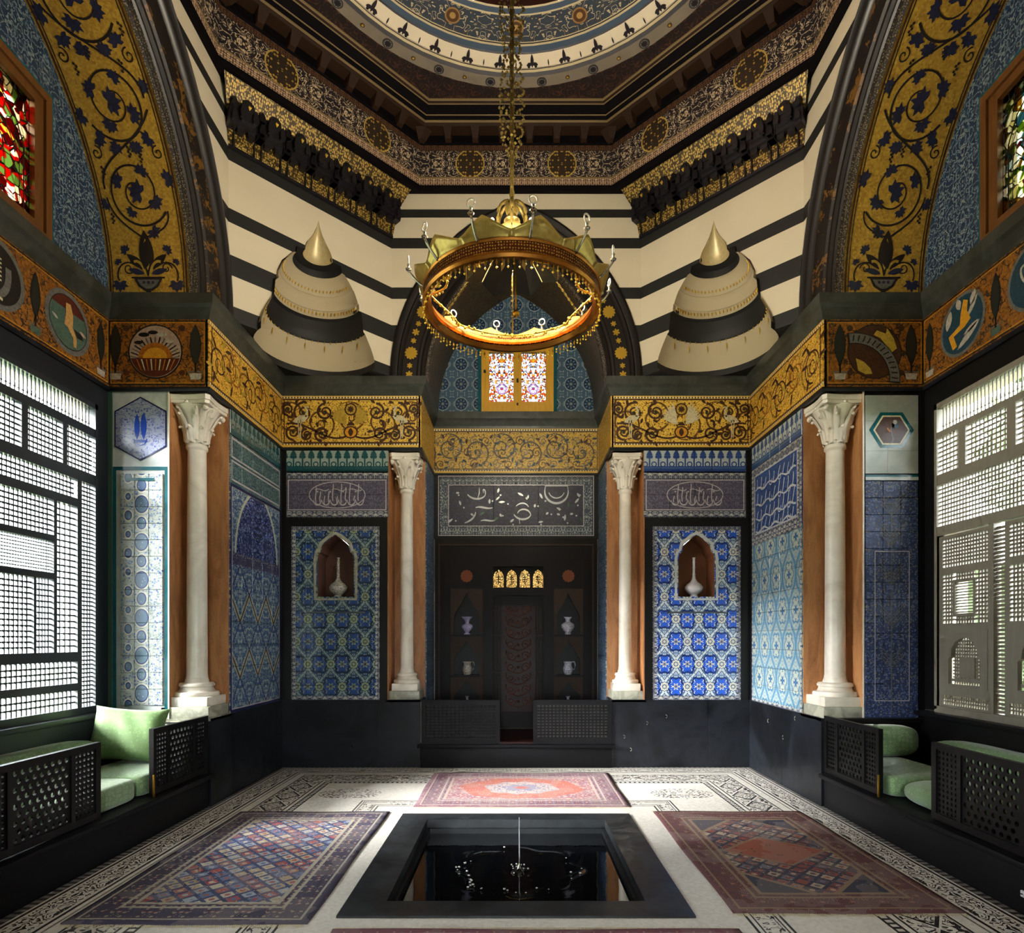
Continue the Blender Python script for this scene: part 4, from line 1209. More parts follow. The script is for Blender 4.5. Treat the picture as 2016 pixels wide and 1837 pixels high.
struct(sweep_plan('trim_20', PATH, [(-.02, ZF1 - .02), (.014, ZF1 - .02), (.022, ZF1 + .01), (.05, ZF1 + .07), (.07, ZF1 + .10), (.075, ZC), (-.3, ZC)], 'grey_slate'))
struct(sweep_plan('trim_21', PATH, [(-.02, ZF0 - .035), (.02, ZF0 - .035), (.026, ZF0 - .015), (.026, ZF0), (-.02, ZF0)], 'black_slate'))

# ---- pictures in the friezes
def cypress_pot(il, u, v, sc=1.0, pot='m_white', tree='m_darkgreen'):
    il.petal((u, v + .12 * sc), PI / 2, .38 * sc, .105 * sc, 'm_black'); il.petal((u, v + .13 * sc), PI / 2, .35 * sc, .075 * sc, tree, .001)
    il.poly(rect(u - .008, u + .008, v + .06 * sc, v + .16 * sc), 'm_black')
    il.poly([(u - .045 * sc, v), (u + .045 * sc, v), (u + .055 * sc, v + .055 * sc), (u - .055 * sc, v + .055 * sc)], pot)
    il.poly(rect(u - .07 * sc, u + .07 * sc, v + .062 * sc, v + .074 * sc), 'm_grey')
def fr_border(il, u0, u1, c='m_black'):
    il.frame(u0 + .012, u1 - .012, ZF0 + .02, ZF1 - .03, .010, c); il.frame(u0 + .028, u1 - .028, ZF0 + .036, ZF1 - .046, .006, 'm_sun')
def scrolls(il, u0, u1, vc, n, c, w=.012, r=.1, leafc=None):
    for i in range(n):
        u = u0 + (u1 - u0) * (i + .5) / n; sg = 1 if i % 2 else -1
        il.ribbon(spiral(u, vc, r, .012, PI / 2 * sg, 1.6 * sg, 34), lambda t: w * (1.1 - .5 * t), c)
        if leafc: il.flower((u, vc), .03, leafc, 5)
il = Inlay(Mp, .014)                                   # rising sun between cypresses
uc, vc = -3.24, 4.09
fr_border(il, -XR, -W)
il.disc((uc, vc), .245, 'm_black', 40); il.disc((uc, vc), .232, 'm_pink', 40, lift=.001)
for i in range(17):
    a = PI * i / 16
    p = [(uc + .15 * math.cos(a - .05), vc - .06 + .13 * math.sin(a - .05)), (uc + .225 * math.cos(a - .03), vc - .04 + .215 * math.sin(a - .03) * .8), (uc + .225 * math.cos(a + .03), vc - .04 + .215 * math.sin(a + .03) * .8), (uc + .15 * math.cos(a + .05), vc - .06 + .13 * math.sin(a + .05))]
    il.poly(p, 'm_black' if i % 2 else 'm_grey', .002)
il.poly([(uc + .155 * math.cos(PI * i / 14), vc - .06 + .14 * math.sin(PI * i / 14)) for i in range(15)], 'm_orange', .003)
il.poly([(uc + .11 * math.cos(PI * i / 14), vc - .06 + .095 * math.sin(PI * i / 14)) for i in range(15)], 'm_sun', .004)
il.poly([(uc + .228 * math.cos(PI + .27 + (PI - .54) * i / 14), vc + .228 * math.sin(PI + .27 + (PI - .54) * i / 14)) for i in range(15)], 'm_red', .003)
for i in range(9):
    u = uc - .17 + .0425 * i; il.poly([(u, vc - .07), (u + .012, vc - .07), (uc + (u - uc) * .75 + .008, vc - .17), (uc + (u - uc) * .75, vc - .17)], 'm_cream' if i % 2 else 'm_orange', .005)
for (x, y, r) in ((-.10, .15, .05), (-.02, .17, .045), (.06, .15, .05), (.13, .09, .04), (-.15, .08, .04)):
    il.disc((uc + x, vc + y), r, 'm_black' if x < 0.03 else 'm_white', 12, ry=r * .4, lift=.005)
cypress_pot(il, -3.60, 3.84); cypress_pot(il, -2.88, 3.84)
for u in (-3.50, -3.0): il.disc((u, 3.90), .028, 'm_red', 10); il.disc((u, 4.30), .028, 'm_brown', 10)
il.build('mosaic_picture', F_pl)
il = Inlay(Mp, .014)                                   # banner with leaves between cypresses
uc = 3.22
fr_border(il, W, XR)
il.disc((uc, vc), .245, 'm_black', 40); il.disc((uc, vc), .235, 'm_brown', 40, lift=.001)
il.ribbon(arc(uc - .18, vc - .24, .36, 1.75, -.12, 22), .10, 'm_black', .003); il.ribbon(arc(uc - .18, vc - .24, .36, 1.70, -.08, 22), .085, 'm_grey', .004)
for i in range(13):
    a = 1.62 - 1.6 * i / 12
    il.ribbon([(uc - .18 + .332 * math.cos(a), vc - .24 + .332 * math.sin(a)), (uc - .18 + .388 * math.cos(a - .03), vc - .24 + .388 * math.sin(a - .03))], .012, 'm_black', .005)
il.poly([(uc + .02, vc + .19), (uc + .10, vc + .16), (uc + .11, vc + .21), (uc + .17, vc + .12), (uc + .20, vc + .03), (uc + .14, vc - .02), (uc + .10, vc + .06), (uc + .05, vc + .12), (uc - .01, vc + .15)], 'm_yellow', .003)
il.poly([(uc - .17, vc - .06), (uc - .10, vc - .09), (uc - .04, vc - .15), (uc - .02, vc - .20), (uc - .08, vc - .205), (uc - .15, vc - .17), (uc - .16, vc - .11)], 'm_yellow', .003)
cypress_pot(il, 2.91, 3.84); cypress_pot(il, 3.55, 3.84)
for u in (3.0, 3.46): il.disc((u, 3.90), .028, 'm_brown', 10); il.disc((u, 4.30), .028, 'm_brown', 10)
il.build('mosaic_picture', F_pr)
il = Inlay(Pleft(-XR), .014)                           # left window wall: two roundels
fr_border(il, YN, YF)
for yc_, kind in ((4.97, 0), (4.28, 1), (3.59, 0)):
    il.disc((yc_, vc), .25, 'm_grey', 40); il.disc((yc_, vc), .205, 'm_sea' if kind == 0 else 'm_black', 36, lift=.001)
    il.ring((yc_, vc), .205, .212, 'm_black', lift=.002)
    if kind == 0:                                      # pale figure seated by the sea
        il.poly([(yc_ + .205 * math.cos(a), vc + .205 * math.sin(a)) for a in [.5 + (PI - 1.0) * i / 14 for i in range(15)]], 'm_red', .002)
        il.poly([(yc_ - .03, vc + .15), (yc_ + .02, vc + .16), (yc_ + .05, vc + .08), (yc_ + .045, vc - .02), (yc_ + .09, vc - .09), (yc_ + .085, vc - .17), (yc_ + .055, vc - .17), (yc_ + .05, vc - .10), (yc_ - .01, vc - .04), (yc_ - .05, vc - .03), (yc_ - .03, vc + .06)], 'm_skin', .003)
        il.poly([(yc_ + .06, vc - .02), (yc_ + .15, vc - .03), (yc_ + .17, vc - .07), (yc_ + .10, vc - .08)], 'm_black', .003)
        il.petal((yc_ + .12, vc - .01), -.3, .08, .03, 'm_pink', .004); il.petal((yc_ - .18, vc + .0), -.4, .07, .025, 'm_white', .003)
    else:
        for i in range(6): il.ribbon([(yc_ - .16, vc + .13 - .03 * i), (yc_ + .04, vc + .11 - .03 * i)], .012, 'm_cream', .003)
        il.ribbon(bez((yc_ - .1, vc - .12), (yc_, vc - .2), (yc_ + .12, vc - .12), (yc_ + .10, vc + .08), 14), .05, 'm_grey', .002)
        il.ribbon([(yc_ - .1, vc - .15), (yc_ + .05, vc - .17)], .02, 'm_cream', .003)
for yc_ in (5.36, 4.63, 3.93, 3.2):
    cypress_pot(il, yc_, 3.83, .95, 'm_white' if yc_ > 5 else 'm_sea')
il.build('mosaic_picture', F_wl)
il = Inlay(Pright(XR), .014)                           # right window wall: two roundels
fr_border(il, -YF, -YN)
for yc_, kind in ((-4.99, 0), (-4.28, 1), (-3.57, 0)):
    il.disc((yc_, vc), .25, 'm_grey', 40); il.disc((yc_, vc), .225, 'm_teal', 36, lift=.001)
    if kind == 0:                                      # golden rider among white foam
        il.poly([(yc_ + .02, vc + .19), (yc_ + .07, vc + .16), (yc_ + .06, vc + .08), (yc_ + .10, vc + .0), (yc_ + .03, vc - .04), (yc_ - .09, vc - .06), (yc_ - .05, vc - .16), (yc_ - .10, vc - .17), (yc_ - .15, vc - .04), (yc_ - .02, vc + .0), (yc_ - .01, vc + .09)], 'm_sun', .003)
        for (x, y, a, l, w_) in ((-.17, .02, 1.3, .16, .07), (-.05, -.19, .5, .28, .06), (.06, .02, .9, .18, .045), (.10, .10, 1.2, .12, .06), (-.02, .13, 1.9, .10, .06), (.02, -.10, .3, .17, .04)):
            il.petal((yc_ + x, vc + y), a, l, w_, 'm_white', .002)
    else:
        il.ribbon(bez((yc_ - .08, vc + .1), (yc_ - .16, vc + .14), (yc_ - .12, vc - .02), (yc_ - .05, vc - .05), 12), .018, 'm_white', .003)
        il.ribbon(bez((yc_ - .05, vc + .18), (yc_ - .14, vc + .05), (yc_ - .02, vc + .0), (yc_ - .08, vc - .14), 12), .018, 'm_pink', .003)
        il.petal((yc_ - .1, vc + .15), .6, .16, .08, 'm_white', .002)
for yc_ in (-5.38, -4.64, -3.92, -3.18): cypress_pot(il, yc_, 3.83, .95, 'm_white' if yc_ < -5 else 'm_sea')
il.build('mosaic_picture', F_wr)
# birds and vases in rinceaux on the gold friezes of the back wall
for s, F, u0, u1, bird in ((-1, F_bl, -W, -RA, 'm_cream'), (1, F_br, RA, W, 'm_cream')):
    il = Inlay(Mb, .014); cu = (u0 + u1) / 2; dk = 'm_brown'
    il.frame(u0 + .03, u1 - .03, ZF0 + .045, ZF1 - .06, .012, dk)
    il.disc((cu, 3.95), .085, dk, 24, ry=.075); il.disc((cu, 3.95), .068, 'm_sun', 24, ry=.058, lift=.001); il.petal((cu, 3.90), PI / 2, .10, .06, dk, .002)
    il.poly([(cu - .05, 4.03), (cu + .05, 4.03), (cu + .02, 4.07), (cu - .02, 4.07)], dk); il.disc((cu, 4.22), .075, dk, 20); il.disc((cu, 4.22), .058, 'm_yellow', 20, lift=.001); il.flower((cu, 4.22), .04, dk, 8, lift=.002)
    for sg in (-1, 1):
        for i in range(7):                             # fanned pale feathers beside the vase
            a = PI / 2 - sg * (.22 + i * .15); il.petal((cu + sg * .05, 4.04), a, .27 - .012 * i, .034, bird if s > 0 else 'm_yellow', .003 + .0004 * i)
        for j, (du_, dv_, r) in enumerate(((.30, 4.19, .10), (.34, 3.93, .09), (.56, 4.18, .12), (.68, 3.95, .09), (.52, 3.92, .07), (.74, 4.22, .07))):
            sp = 1 if (j % 2) else -1
            il.ribbon([(cu + sg * (x), y) for x, y in spiral(du_, dv_, r, .014, -PI / 2 * sp, 1.7 * sp, 36)], lambda t: .025 * (1.1 - .5 * t), dk)
            il.flower((cu + sg * du_, dv_), .022, 'm_green', 5, lift=.001)
            for k in range(4):
                a = k * 1.7 + j; il.petal((cu + sg * (du_ + r * math.cos(a)), dv_ + r * math.sin(a)), a + .7, .07, .032, dk, .0008 + .0003 * k)
        il.ribbon([(cu + sg * x, y) for x, y in bez((.06, 3.90), (.3, 3.80), (.5, 4.10), (.76, 4.05), 20)], .022, dk)
        bx_, by_ = cu + sg * .57, 4.12                 # long-legged bird
        il.petal((bx_ + sg * .11, by_ - .05), PI - 0.35 if sg > 0 else .35, .20, .085, bird, .003)
        il.ribbon([(bx_ - sg * .04, by_ + .01), (bx_ - sg * .06, by_ + .09), (bx_ - sg * .03, by_ + .12)], .022, bird, .003)
        il.petal((bx_ - sg * .02, by_ + .125), PI if sg > 0 else 0, .06, .018, bird, .003)
        il.ribbon([(bx_ + sg * .02, by_ - .03), (bx_ + sg * .02, by_ - .24)], .012, bird, .003); il.ribbon([(bx_ + sg * .05, by_ - .03), (bx_ + sg * .04, by_ - .24)], .010, bird, .003)
    il.build('mosaic_picture', F)
for F, M, u0, u1 in ((F_sl, Ml, YF, YB), (F_sr, Mr, -YB, -YF)):
    il = Inlay(M, .014)
    il.frame(u0 + .03, u1 - .03, ZF0 + .045, ZF1 - .06, .012, 'm_brown')
    for i in range(5):
        u = u0 + (u1 - u0) * (i + .5) / 5; sg = 1 if i % 2 else -1
        il.ribbon(spiral(u, 4.09 + .03 * sg, .17, .015, PI / 2 * sg, 1.8 * sg, 40), lambda t: .018 * (1.1 - .5 * t), 'm_orange' if i % 2 else 'm_brown')
        for k in range(7): il.petal((u + .12 * math.cos(k), 4.09 + .14 * math.sin(k * 1.3)), k * 1.1, .13, .035, 'm_yellow' if k % 2 else 'm_brown', .001)
    il.build('mosaic_picture', F)
il = Inlay(Pback(YRB), .014)                           # rear frieze: crowded rinceau
il.frame(-RA + .02, RA - .02, ZF0 + .04, ZF1 - .06, .010, 'm_brown')
for i in range(14):
    for j in range(3):
        u, v = -RA + .10 + i * .155 + .07 * (j % 2), 3.89 + j * .16
        sg = 1 if (i + j) % 2 else -1
        il.ribbon(spiral(u, v, .07, .008, sg * 1.0, 1.5 * sg, 22), .010, 'm_grey' if (i + j) % 3 else 'm_brown', .0)
        il.petal((u + .05, v + .03), i * 1.3 + j, .07, .03, ('m_teal', 'm_grey', 'm_brown', 'm_pink')[(i * 2 + j) % 4], .001)
        il.petal((u - .05, v - .03), i * 1.7 + j + 2, .07, .03, ('m_brown', 'm_teal', 'm_yellow')[(i + j) % 3], .001)
il.build('mosaic_picture', F_re)
# ------------------------------------------------------------------ arches
def arch_pts(a, c, off=0.0, n=18):
    """right half of a pointed arch from spring to apex: (t, z)"""
    R = a + c + off
    am = math.acos(c / R)
    return [(-c + R * math.cos(am * i / n), R * math.sin(am * i / n)) for i in range(n + 1)]
def full_arch(a, c, off=0.0, n=18):
    p = arch_pts(a, c, off, n)
    return p + [(-x, z) for x, z in p[:-1][::-1]]
A_B = (1.06, 0.72); A_S = (1.20, 0.78)
def mb_back(t, z, d): return (t, YB + d, ZC + z)
def mb_side(s):
    return lambda t, z, d: (s * (W + d), YS + t, ZC + z)
def archivolt(name, ac, mp, prof, m, parent, n=22, flip=False):
    rings = [full_arch(ac[0], ac[1], o, n) for o, d in prof]
    vs = []; fs = []; k = len(rings[0])
    for (o, d), rg in zip(prof, rings): vs += [mp(t, z, d) for t, z in rg]
    for j in range(len(prof) - 1):
        for i in range(k - 1):
            q = (j * k + i, j * k + i + 1, (j + 1) * k + i + 1, (j + 1) * k + i)
            fs.append(q if not flip else q[::-1])
    return shade_auto(obj(name, vs, fs, m, parent), 35)
# rear arch
def arch_set(name, ac, mp, depth, inner_m, band_m, n, flip):
    e = struct(archivolt(name, ac, mp, [(0, depth), (0, .17)], inner_m, None, 24, flip))
    archivolt('edge_moulding', ac, mp, [(0, .17), (-.012, .165), (.0, .14), (.03, .135), (.035, .115)], 'dotted_edge', e, 24, flip)
    archivolt('roll_moulding', ac, mp, [(.035, .115), (.05, .10), (.075, .10), (.09, .075), (.115, .07)], 'arch_dark', e, 24, flip)
    archivolt('arch_band', ac, mp, [(.115, .07), (.13, .05), (.29, .03)], band_m, e, 24, flip)
    archivolt('roll_moulding', ac, mp, [(.29, .03), (.305, .0), (.33, -.015), (.35, .0), (.375, -.01), (.40, -.035), (.425, -.03), (.44, .03)], 'arch_dark', e, 24, flip)
    return e
ARCH_B = arch_set('trim_30', A_B, mb_back, YRB - YB, 'soffit_mosaic', 'arch_dark', 30, False)
ARCH_L = arch_set('trim_31', A_S, mb_side(-1), XR - W, 'vine_gold', 'arch_gilt_band', 31, True)
ARCH_R = arch_set('trim_32', A_S, mb_side(1), XR - W, 'vine_gold', 'arch_gilt_band', 32, False)
# gilt rosettes along the rear arch band
def rear_band(u, v, h=0.0):
    """u along the arc (metres from spring), v radial offset, per half"""
    R = A_B[0] + A_B[1] + .21 + v
    a = u / (A_B[0] + A_B[1] + .21)
    return Vector((-A_B[1] + R * math.cos(a), YB + .035 - h, ZC + R * math.sin(a)))
for sg in (1, -1):
    u = .06; i = 0
    while u < 2.2:
        big = i % 4 == 2
        r = .078 if big else (.035 if i % 2 else .045)
        il = Inlay(lambda a, b_, h, sg=sg: Vector((rear_band(a, b_, h).x * sg, rear_band(a, b_, h).y, rear_band(a, b_, h).z)), .006)
        if sg < 0:
            M0 = il.M; il.M = lambda a, b_, h, M0=M0: M0(a, -b_, h)
        nn = 12 if big else 6
        il.flower((u, 0), r, 'gilt', nn, .22 if big else .5)
        il.build('gilt_rosette', ARCH_B)
        u += .15 if (big or (i + 1) % 4 == 2) else .105; i += 1

# vines on the gold soffits of the side arches
def vine(s, parent):
    a, c = A_S; R = a + c
    x0, x1 = W + .17, XR
    def M(u, v, h):                                    # u across (0 = window side .. 0.73), v along the arc
        th = v / R
        rr = R - h
        return Vector((s * (x1 - u), YS + (-c + rr * math.cos(th)), ZC + rr * math.sin(th)))
    il = Inlay(M, .004)
    def mir(u): return u
    wd = x1 - x0; cu = wd / 2
    L = R * math.acos(c / R)
    st, lf = 'vine_stem', 'vine_blue'
    for e0, e1, cc in ((.015, .03, 'm_brown'), (.042, .05, 'm_black'), (wd - .03, wd - .015, 'm_brown'), (wd - .05, wd - .042, 'm_black')):
        il.ribbon([((e0 + e1) / 2, L * i / 40) for i in range(41)], e1 - e0, cc)
    # vase
    il.poly([(cu - .05, .005), (cu + .05, .005), (cu + .02, .05), (cu - .02, .05)], st)
    il.poly([(cu - .03, .05), (cu + .03, .05), (cu + .09, .09), (cu + .125, .16), (cu - .125, .16), (cu - .09, .09)], st)
    il.poly([(cu - .02, .07), (cu + .02, .07), (cu + .07, .10), (cu + .10, .15), (cu - .10, .15), (cu - .07, .10)], 'm_grey', .001)
    for k in range(3): il.disc((cu - .04 + .04 * k, .125), .014, lf, 8, lift=.002)
    il.poly(rect(cu - .15, cu + .15, .16, .175), st)
    # acanthus above the vase
    il.petal((cu, .175), PI / 2, .38, .13, st); il.petal((cu, .23), PI / 2, .26, .06, 'm_yellow', .001); il.petal((cu, .26), PI / 2, .18, .03, st, .002)
    for sg in (-1, 1):
        il.ribbon(bez((cu + sg * .02, .18), (cu + sg * .03, .28), (cu + sg * .08, .32), (cu + sg * .12, .30), 10), .022, 'm_yellow', .001)
        il.petal((cu + sg * .02, .24), PI / 2 - sg * .9, .20, .07, st); il.petal((cu + sg * .03, .20), PI / 2 - sg * 1.3, .15, .05, lf)
        il.ribbon(bez((cu + sg * .05, .24), (cu + sg * .22, .38), (cu + sg * .30, .22), (cu + sg * .26, .14), 14), .013, st)
        il.ribbon(spiral(cu + sg * .17, .245, .05, .01, 0, 1.2 * sg, 18), .010, st)
        il.leaf((cu + sg * .255, .10), -PI / 2, .08, lf); il.leaf((cu + sg * .19, .40), PI / 2 - sg * .8, .055, lf)
        il.leaf((cu + sg * .26, .30), PI / 2 - sg * .6, .04, lf)
    # running stem with alternate roundels
    rnd = random.Random(11)
    v = .62; k = 0
    il.ribbon(bez((cu - .02, .50), (cu - .10, .56), (cu - .26, .64), (cu - .27, .80), 14), .015, st)
    il.ribbon(bez((cu + .02, .50), (cu + .14, .54), (cu + .25, .58), (cu + .24, .70), 14), .013, st)
    while v < L - .1:
        sg = 1 if k % 2 == 0 else -1
        r = .27
        vc_ = v + .22
        il.ribbon(spiral(cu, vc_, r, .05, -PI / 2 + sg * 1.0, -1.75 * sg, 60), lambda t: .016 * (1.1 - .5 * t), st)
        il.ribbon(bez((cu - sg * r, vc_ + .02), (cu - sg * .30, vc_ + .25), (cu + sg * .10, vc_ + .30), (cu + sg * .27, vc_ + .55), 18), .016, st)
        il.leaf((cu, vc_), rnd.uniform(0, 6), .098, lf)
        for j in range(8):
            a_ = j * PI / 4 + .3; rr = r + (-.10 if j % 2 else .045)
            pu, pv = cu + rr * math.cos(a_) * .98, vc_ + rr * math.sin(a_)
            if .07 < pu < wd - .07: il.leaf((pu, pv), a_ + rnd.uniform(-.6, .6), rnd.uniform(.056, .078), lf)
        for j in range(5):                             # grapes and tendrils
            a_ = j * 1.25 + k; pu, pv = cu + (r + .045) * math.cos(a_), vc_ + (r + .02) * math.sin(a_)
            if .08 < pu < wd - .08:
                for q in range(5): il.disc((pu + .014 * (q % 2), pv - .016 * q), .010, st, 7, lift=.001)
        for sg2 in (-1, 1):
            pu = cu + sg2 * .26
            il.ribbon(spiral(pu, vc_ + .27, .05, .008, PI / 2, sg2 * 1.3, 18), .010, st)
            il.leaf((cu + sg2 * .20, vc_ + .36), rnd.uniform(0, 6), .07, lf)
            il.leaf((cu + sg2 * .08, vc_ + .31), rnd.uniform(0, 6), .06, lf)
        v += .60; k += 1
    il.build('vine_mosaic', parent, 'stuff')
vine(-1, ARCH_L); vine(1, ARCH_R)

# ------------------------------------------------------------------ lunettes (tiles clipped by the arch)
def lunette(parent, mp, ac, hole, nu, nv, m, name='tile'):
    region = full_arch(ac[0], ac[1], 0.0, 14)          # convex
    region = [(t, z) for t, z in region]
    a = ac[0]; top = region[14][1]
    du, dv = 2 * a / nu, top / nv
    for i in range(nu):
        for j in range(nv):
            q = rect(-a + du * i + .001, -a + du * (i + 1) - .001, dv * j + .001, dv * (j + 1) - .001)
            parts = [q]
            if hole:
                h0, h1, k1 = hole
                u0, u1, v0, v1 = q[0][0], q[1][0], q[0][1], q[2][1]
                if u1 > h0 and u0 < h1 and v0 < k1:
                    parts = []
                    if u0 < h0: parts.append(rect(u0, h0, v0, v1))
                    if u1 > h1: parts.append(rect(h1, u1, v0, v1))
                    if v1 > k1: parts.append(rect(max(u0, h0), min(u1, h1), k1, v1))
            for p in parts:
                p = clip_convex(p, region)
                if len(p) < 3: continue
                MB().prism(p, mp, -.02, random.uniform(0, .0015)).build(name, m, parent)
def lun_left(t, z, h): return Vector((-XR + h, YS + t, ZC + z))
def lun_right(t, z, h): return Vector((XR - h, YS - t, ZC + z))
def lun_back(t, z, h): return Vector((t, YRB - h, ZC + z))
WH, WT, WG = .49, 5.74 - ZC, .345                                # lunette window: half width and top
lunette(SIDE[-1], lun_left, A_S, (-WH - .05, WH + .05, WT + .05), 12, 8, 'lunette_side_tile')
lunette(SIDE[1], lun_right, A_S, (-WH - .05, WH + .05, WT + .05), 12, 8, 'lunette_side_tile')
lunette(wall_rear, lun_back, A_B, (-.52, .56, .98), 9, 8, 'circle_tile')
for s, M, gm, fm in ((-1, lun_left, 'red_glass', 'brown_frame'), (1, lun_right, 'green_glass', 'brown_frame')):
    il = MB()
    for q in (rect(-WH - .05, -WH, 0, WT + .05), rect(WH, WH + .05, 0, WT + .05), rect(-WH, WH, WT, WT + .05)): il.prism(q, M, -.02, .006)
    il.build('teal_border', 'teal_tile', SIDE[s])
    n = 1 if s < 0 else 2
    f = MB()
    for q in (rect(-WH, -WH + .06, 0, WT), rect(WH - .06, WH, 0, WT), rect(-WH + .06, WH - .06, 0, .05), rect(-WH + .06, WH - .06, WT - .06, WT)): f.prism(q, M, -.06, .035)
    for q in (rect(-WH + .06, -WG, .05, WT - .06), rect(WG, WH - .06, .05, WT - .06), rect(-WG, WG, .05, .11), rect(-WG, WG, WT - .13, WT - .06)): f.prism(q, M, -.06, .012)
    win = struct(f.build('window_%d' % n, fm))
    MB().prism(rect(-WG, WG, .11, WT - .13), M, -.035, -.028).build('stained_pane', gm, win)
    ld = MB(); mid = (.11 + WT - .13) / 2
    def lead(pts, w):
        i2 = Inlay(M, -.02); i2.ribbon(pts, w, 'lead_black'); t = i2.d['lead_black']; ld.add(t.v, t.f)
    lead([(-.28, .13), (.28, .13), (.28, .62), (.20, .78), (0, .92), (-.20, .78), (-.28, .62), (-.28, .13)], .016); lead([(-.24, .16), (.24, .16), (.24, .60), (.17, .74), (0, .86), (-.17, .74), (-.24, .60), (-.24, .16)], .008)
    lead([(-WG, mid), (-.28, mid)], .012); lead([(.28, mid), (WG, mid)], .012)
    lead(spiral(0, .50, .20, .04, 0, 1.5, 30), .012)
    ld.build('leading', 'lead_black', win)
    # plain masonry behind, with the window opening
    wm = MB()
    Mx = M
    for q in (rect(-1.45, -WH, 0, 2.5), rect(WH, 1.45, 0, 2.5), rect(-WH, WH, WT, 2.5)): wm.prism(q, Mx, -.26, -.03)
    wm.build('masonry', 'cream_plaster', SIDE[s])
# rear window with two casements
f = MB(); Mz = Pback(YRB)
X0, X1, Z0, Z1 = -.47, .51, 4.63, 5.53
tb = MB()
for q in (rect(X0 - .05, X0, ZC, Z1 + .04), rect(X1, X1 + .05, ZC, Z1 + .04), rect(X0, X1, Z1, Z1 + .04)): tb.prism(q, Mz, -.02, .006)
tb.build('teal_border', 'teal_tile', wall_rear)
for q in (rect(X0, X0 + .05, ZC, Z1), rect(X1 - .05, X1, ZC, Z1), rect(X0 + .05, X1 - .05, ZC, Z0 + .05), rect(X0 + .05, X1 - .05, Z1 - .05, Z1)): f.prism(q, Mz, -.05, .05)
w3 = struct(f.build('window_3', 'honey_frame'))
xm = (X0 + X1) / 2
for a, b_ in ((X0 + .05, xm), (xm, X1 - .05)):
    c = MB()
    for q in (rect(a, a + .055, Z0 + .05, Z1 - .05), rect(b_ - .055, b_, Z0 + .05, Z1 - .05), rect(a + .055, b_ - .055, Z0 + .05, Z0 + .11), rect(a + .055, b_ - .055, Z1 - .11, Z1 - .05)): c.prism(q, Mz, -.04, .025)
    cs = c.build('casement', 'honey_frame', w3)
    MB().prism(rect(a + .055, b_ - .055, Z0 + .11, Z1 - .11), Mz, -.02, -.012).build('stained_pane', 'floral_glass', cs)
lt = MB().prism(rect(xm - .014, xm + .014, 5.0, 5.05), Mz, .02, .04).prism(rect(X0 + .03, X0 + .06, 5.12, 5.16), Mz, .04, .06).prism(rect(xm - .012, xm + .012, 4.69, 4.72), Mz, .02, .04)
lt.build('latch', 'lead_black', w3)

# ------------------------------------------------------------------ striped upper walls
COURSES = [(4.59, 4.73, 0), (4.73, 5.025, 1), (5.025, 5.22, 0), (5.22, 5.53, 1), (5.53, 5.665, 0), (5.665, 6.126, 1), (6.126, 6.25, 0), (6.25, 6.49, 1), (6.49, 6.588, 0), (6.588, 6.80, 1)]
DX, DY = 1.47, 5.86                                   # ends of the diagonal walls
D0, D1 = Vector((-DX, YB)), Vector((-W, DY))
DL = (D1 - D0).length; DD = (D1 - D0) / DL; DM = (D0 + D1) / 2
HOOD = [(.0, 6.00), (.012, 5.93), (.03, 5.86), (.07, 5.77), (.125, 5.69), (.152, 5.64), (.157, 5.60)]
HR = [(4.58, .645), (4.66, .645), (4.72, .63), (4.80, .60), (4.94, .53), (4.96, .51), (5.16, .49), (5.18, .455), (5.28, .45), (5.40, .40), (5.52, .29), (5.53, .26), (5.60, .25), (5.61, .157), (5.70, .14), (5.80, .07), (5.92, .02), (6.0, .0)]
def hood_r(z):
    for (z0, r0), (z1, r1) in zip(HR[:-1], HR[1:]):
        if z0 <= z <= z1: return r0 + (r1 - r0) * (z - z0) / (z1 - z0)
    return 0.0
def arch_out(ac, z):
    R = ac[0] + ac[1] + .42; h = z - ZC
    q = R * R - h * h
    return max(math.sqrt(q) - ac[1], 0.0) if q > 0 else 0.0
def Mdiag(s):
    def M(u, v, h):                                   # u along the wall from its centre towards the side wall
        p = DM + DD * u
        n = Vector((DD.y, -DD.x)); n = -n if n.dot(Vector((0, YC)) - DM) < 0 else n
        p = p + n * h
        return Vector((p.x * -s, p.y, v))
    return M
def strip(mb_, fn0, fn1, z0, z1, M, th=.12, n=5):
    """wall course between u = fn0(z) and fn1(z)"""
    zs = [z0 + (z1 - z0) * i / n for i in range(n + 1)]
    for za, zb in zip(zs[:-1], zs[1:]):
        q = [(fn0(za), za), (fn1(za), za), (fn1(zb), zb), (fn0(zb), zb)]
        if max(abs(q[1][0] - q[0][0]), abs(q[2][0] - q[3][0])) < 1e-4: continue
        mb_.prism(q, M, -th, 0)
up_b = struct(MB().box(-W - .3, W + .3, YB + .14, YB + .3, 6.4, 7.3).build('wall_back_upper', 'cream_plaster'))
up_s = {s: struct(MB().box(*sorted((s * (W + .14), s * (W + .3))), YA - .4, YB + .3, 6.7, 7.3).build('wall_%s_upper' % ('left' if s < 0 else 'right'), 'cream_plaster')) for s in (-1, 1)}
up_d = {s: None for s in (-1, 1)}
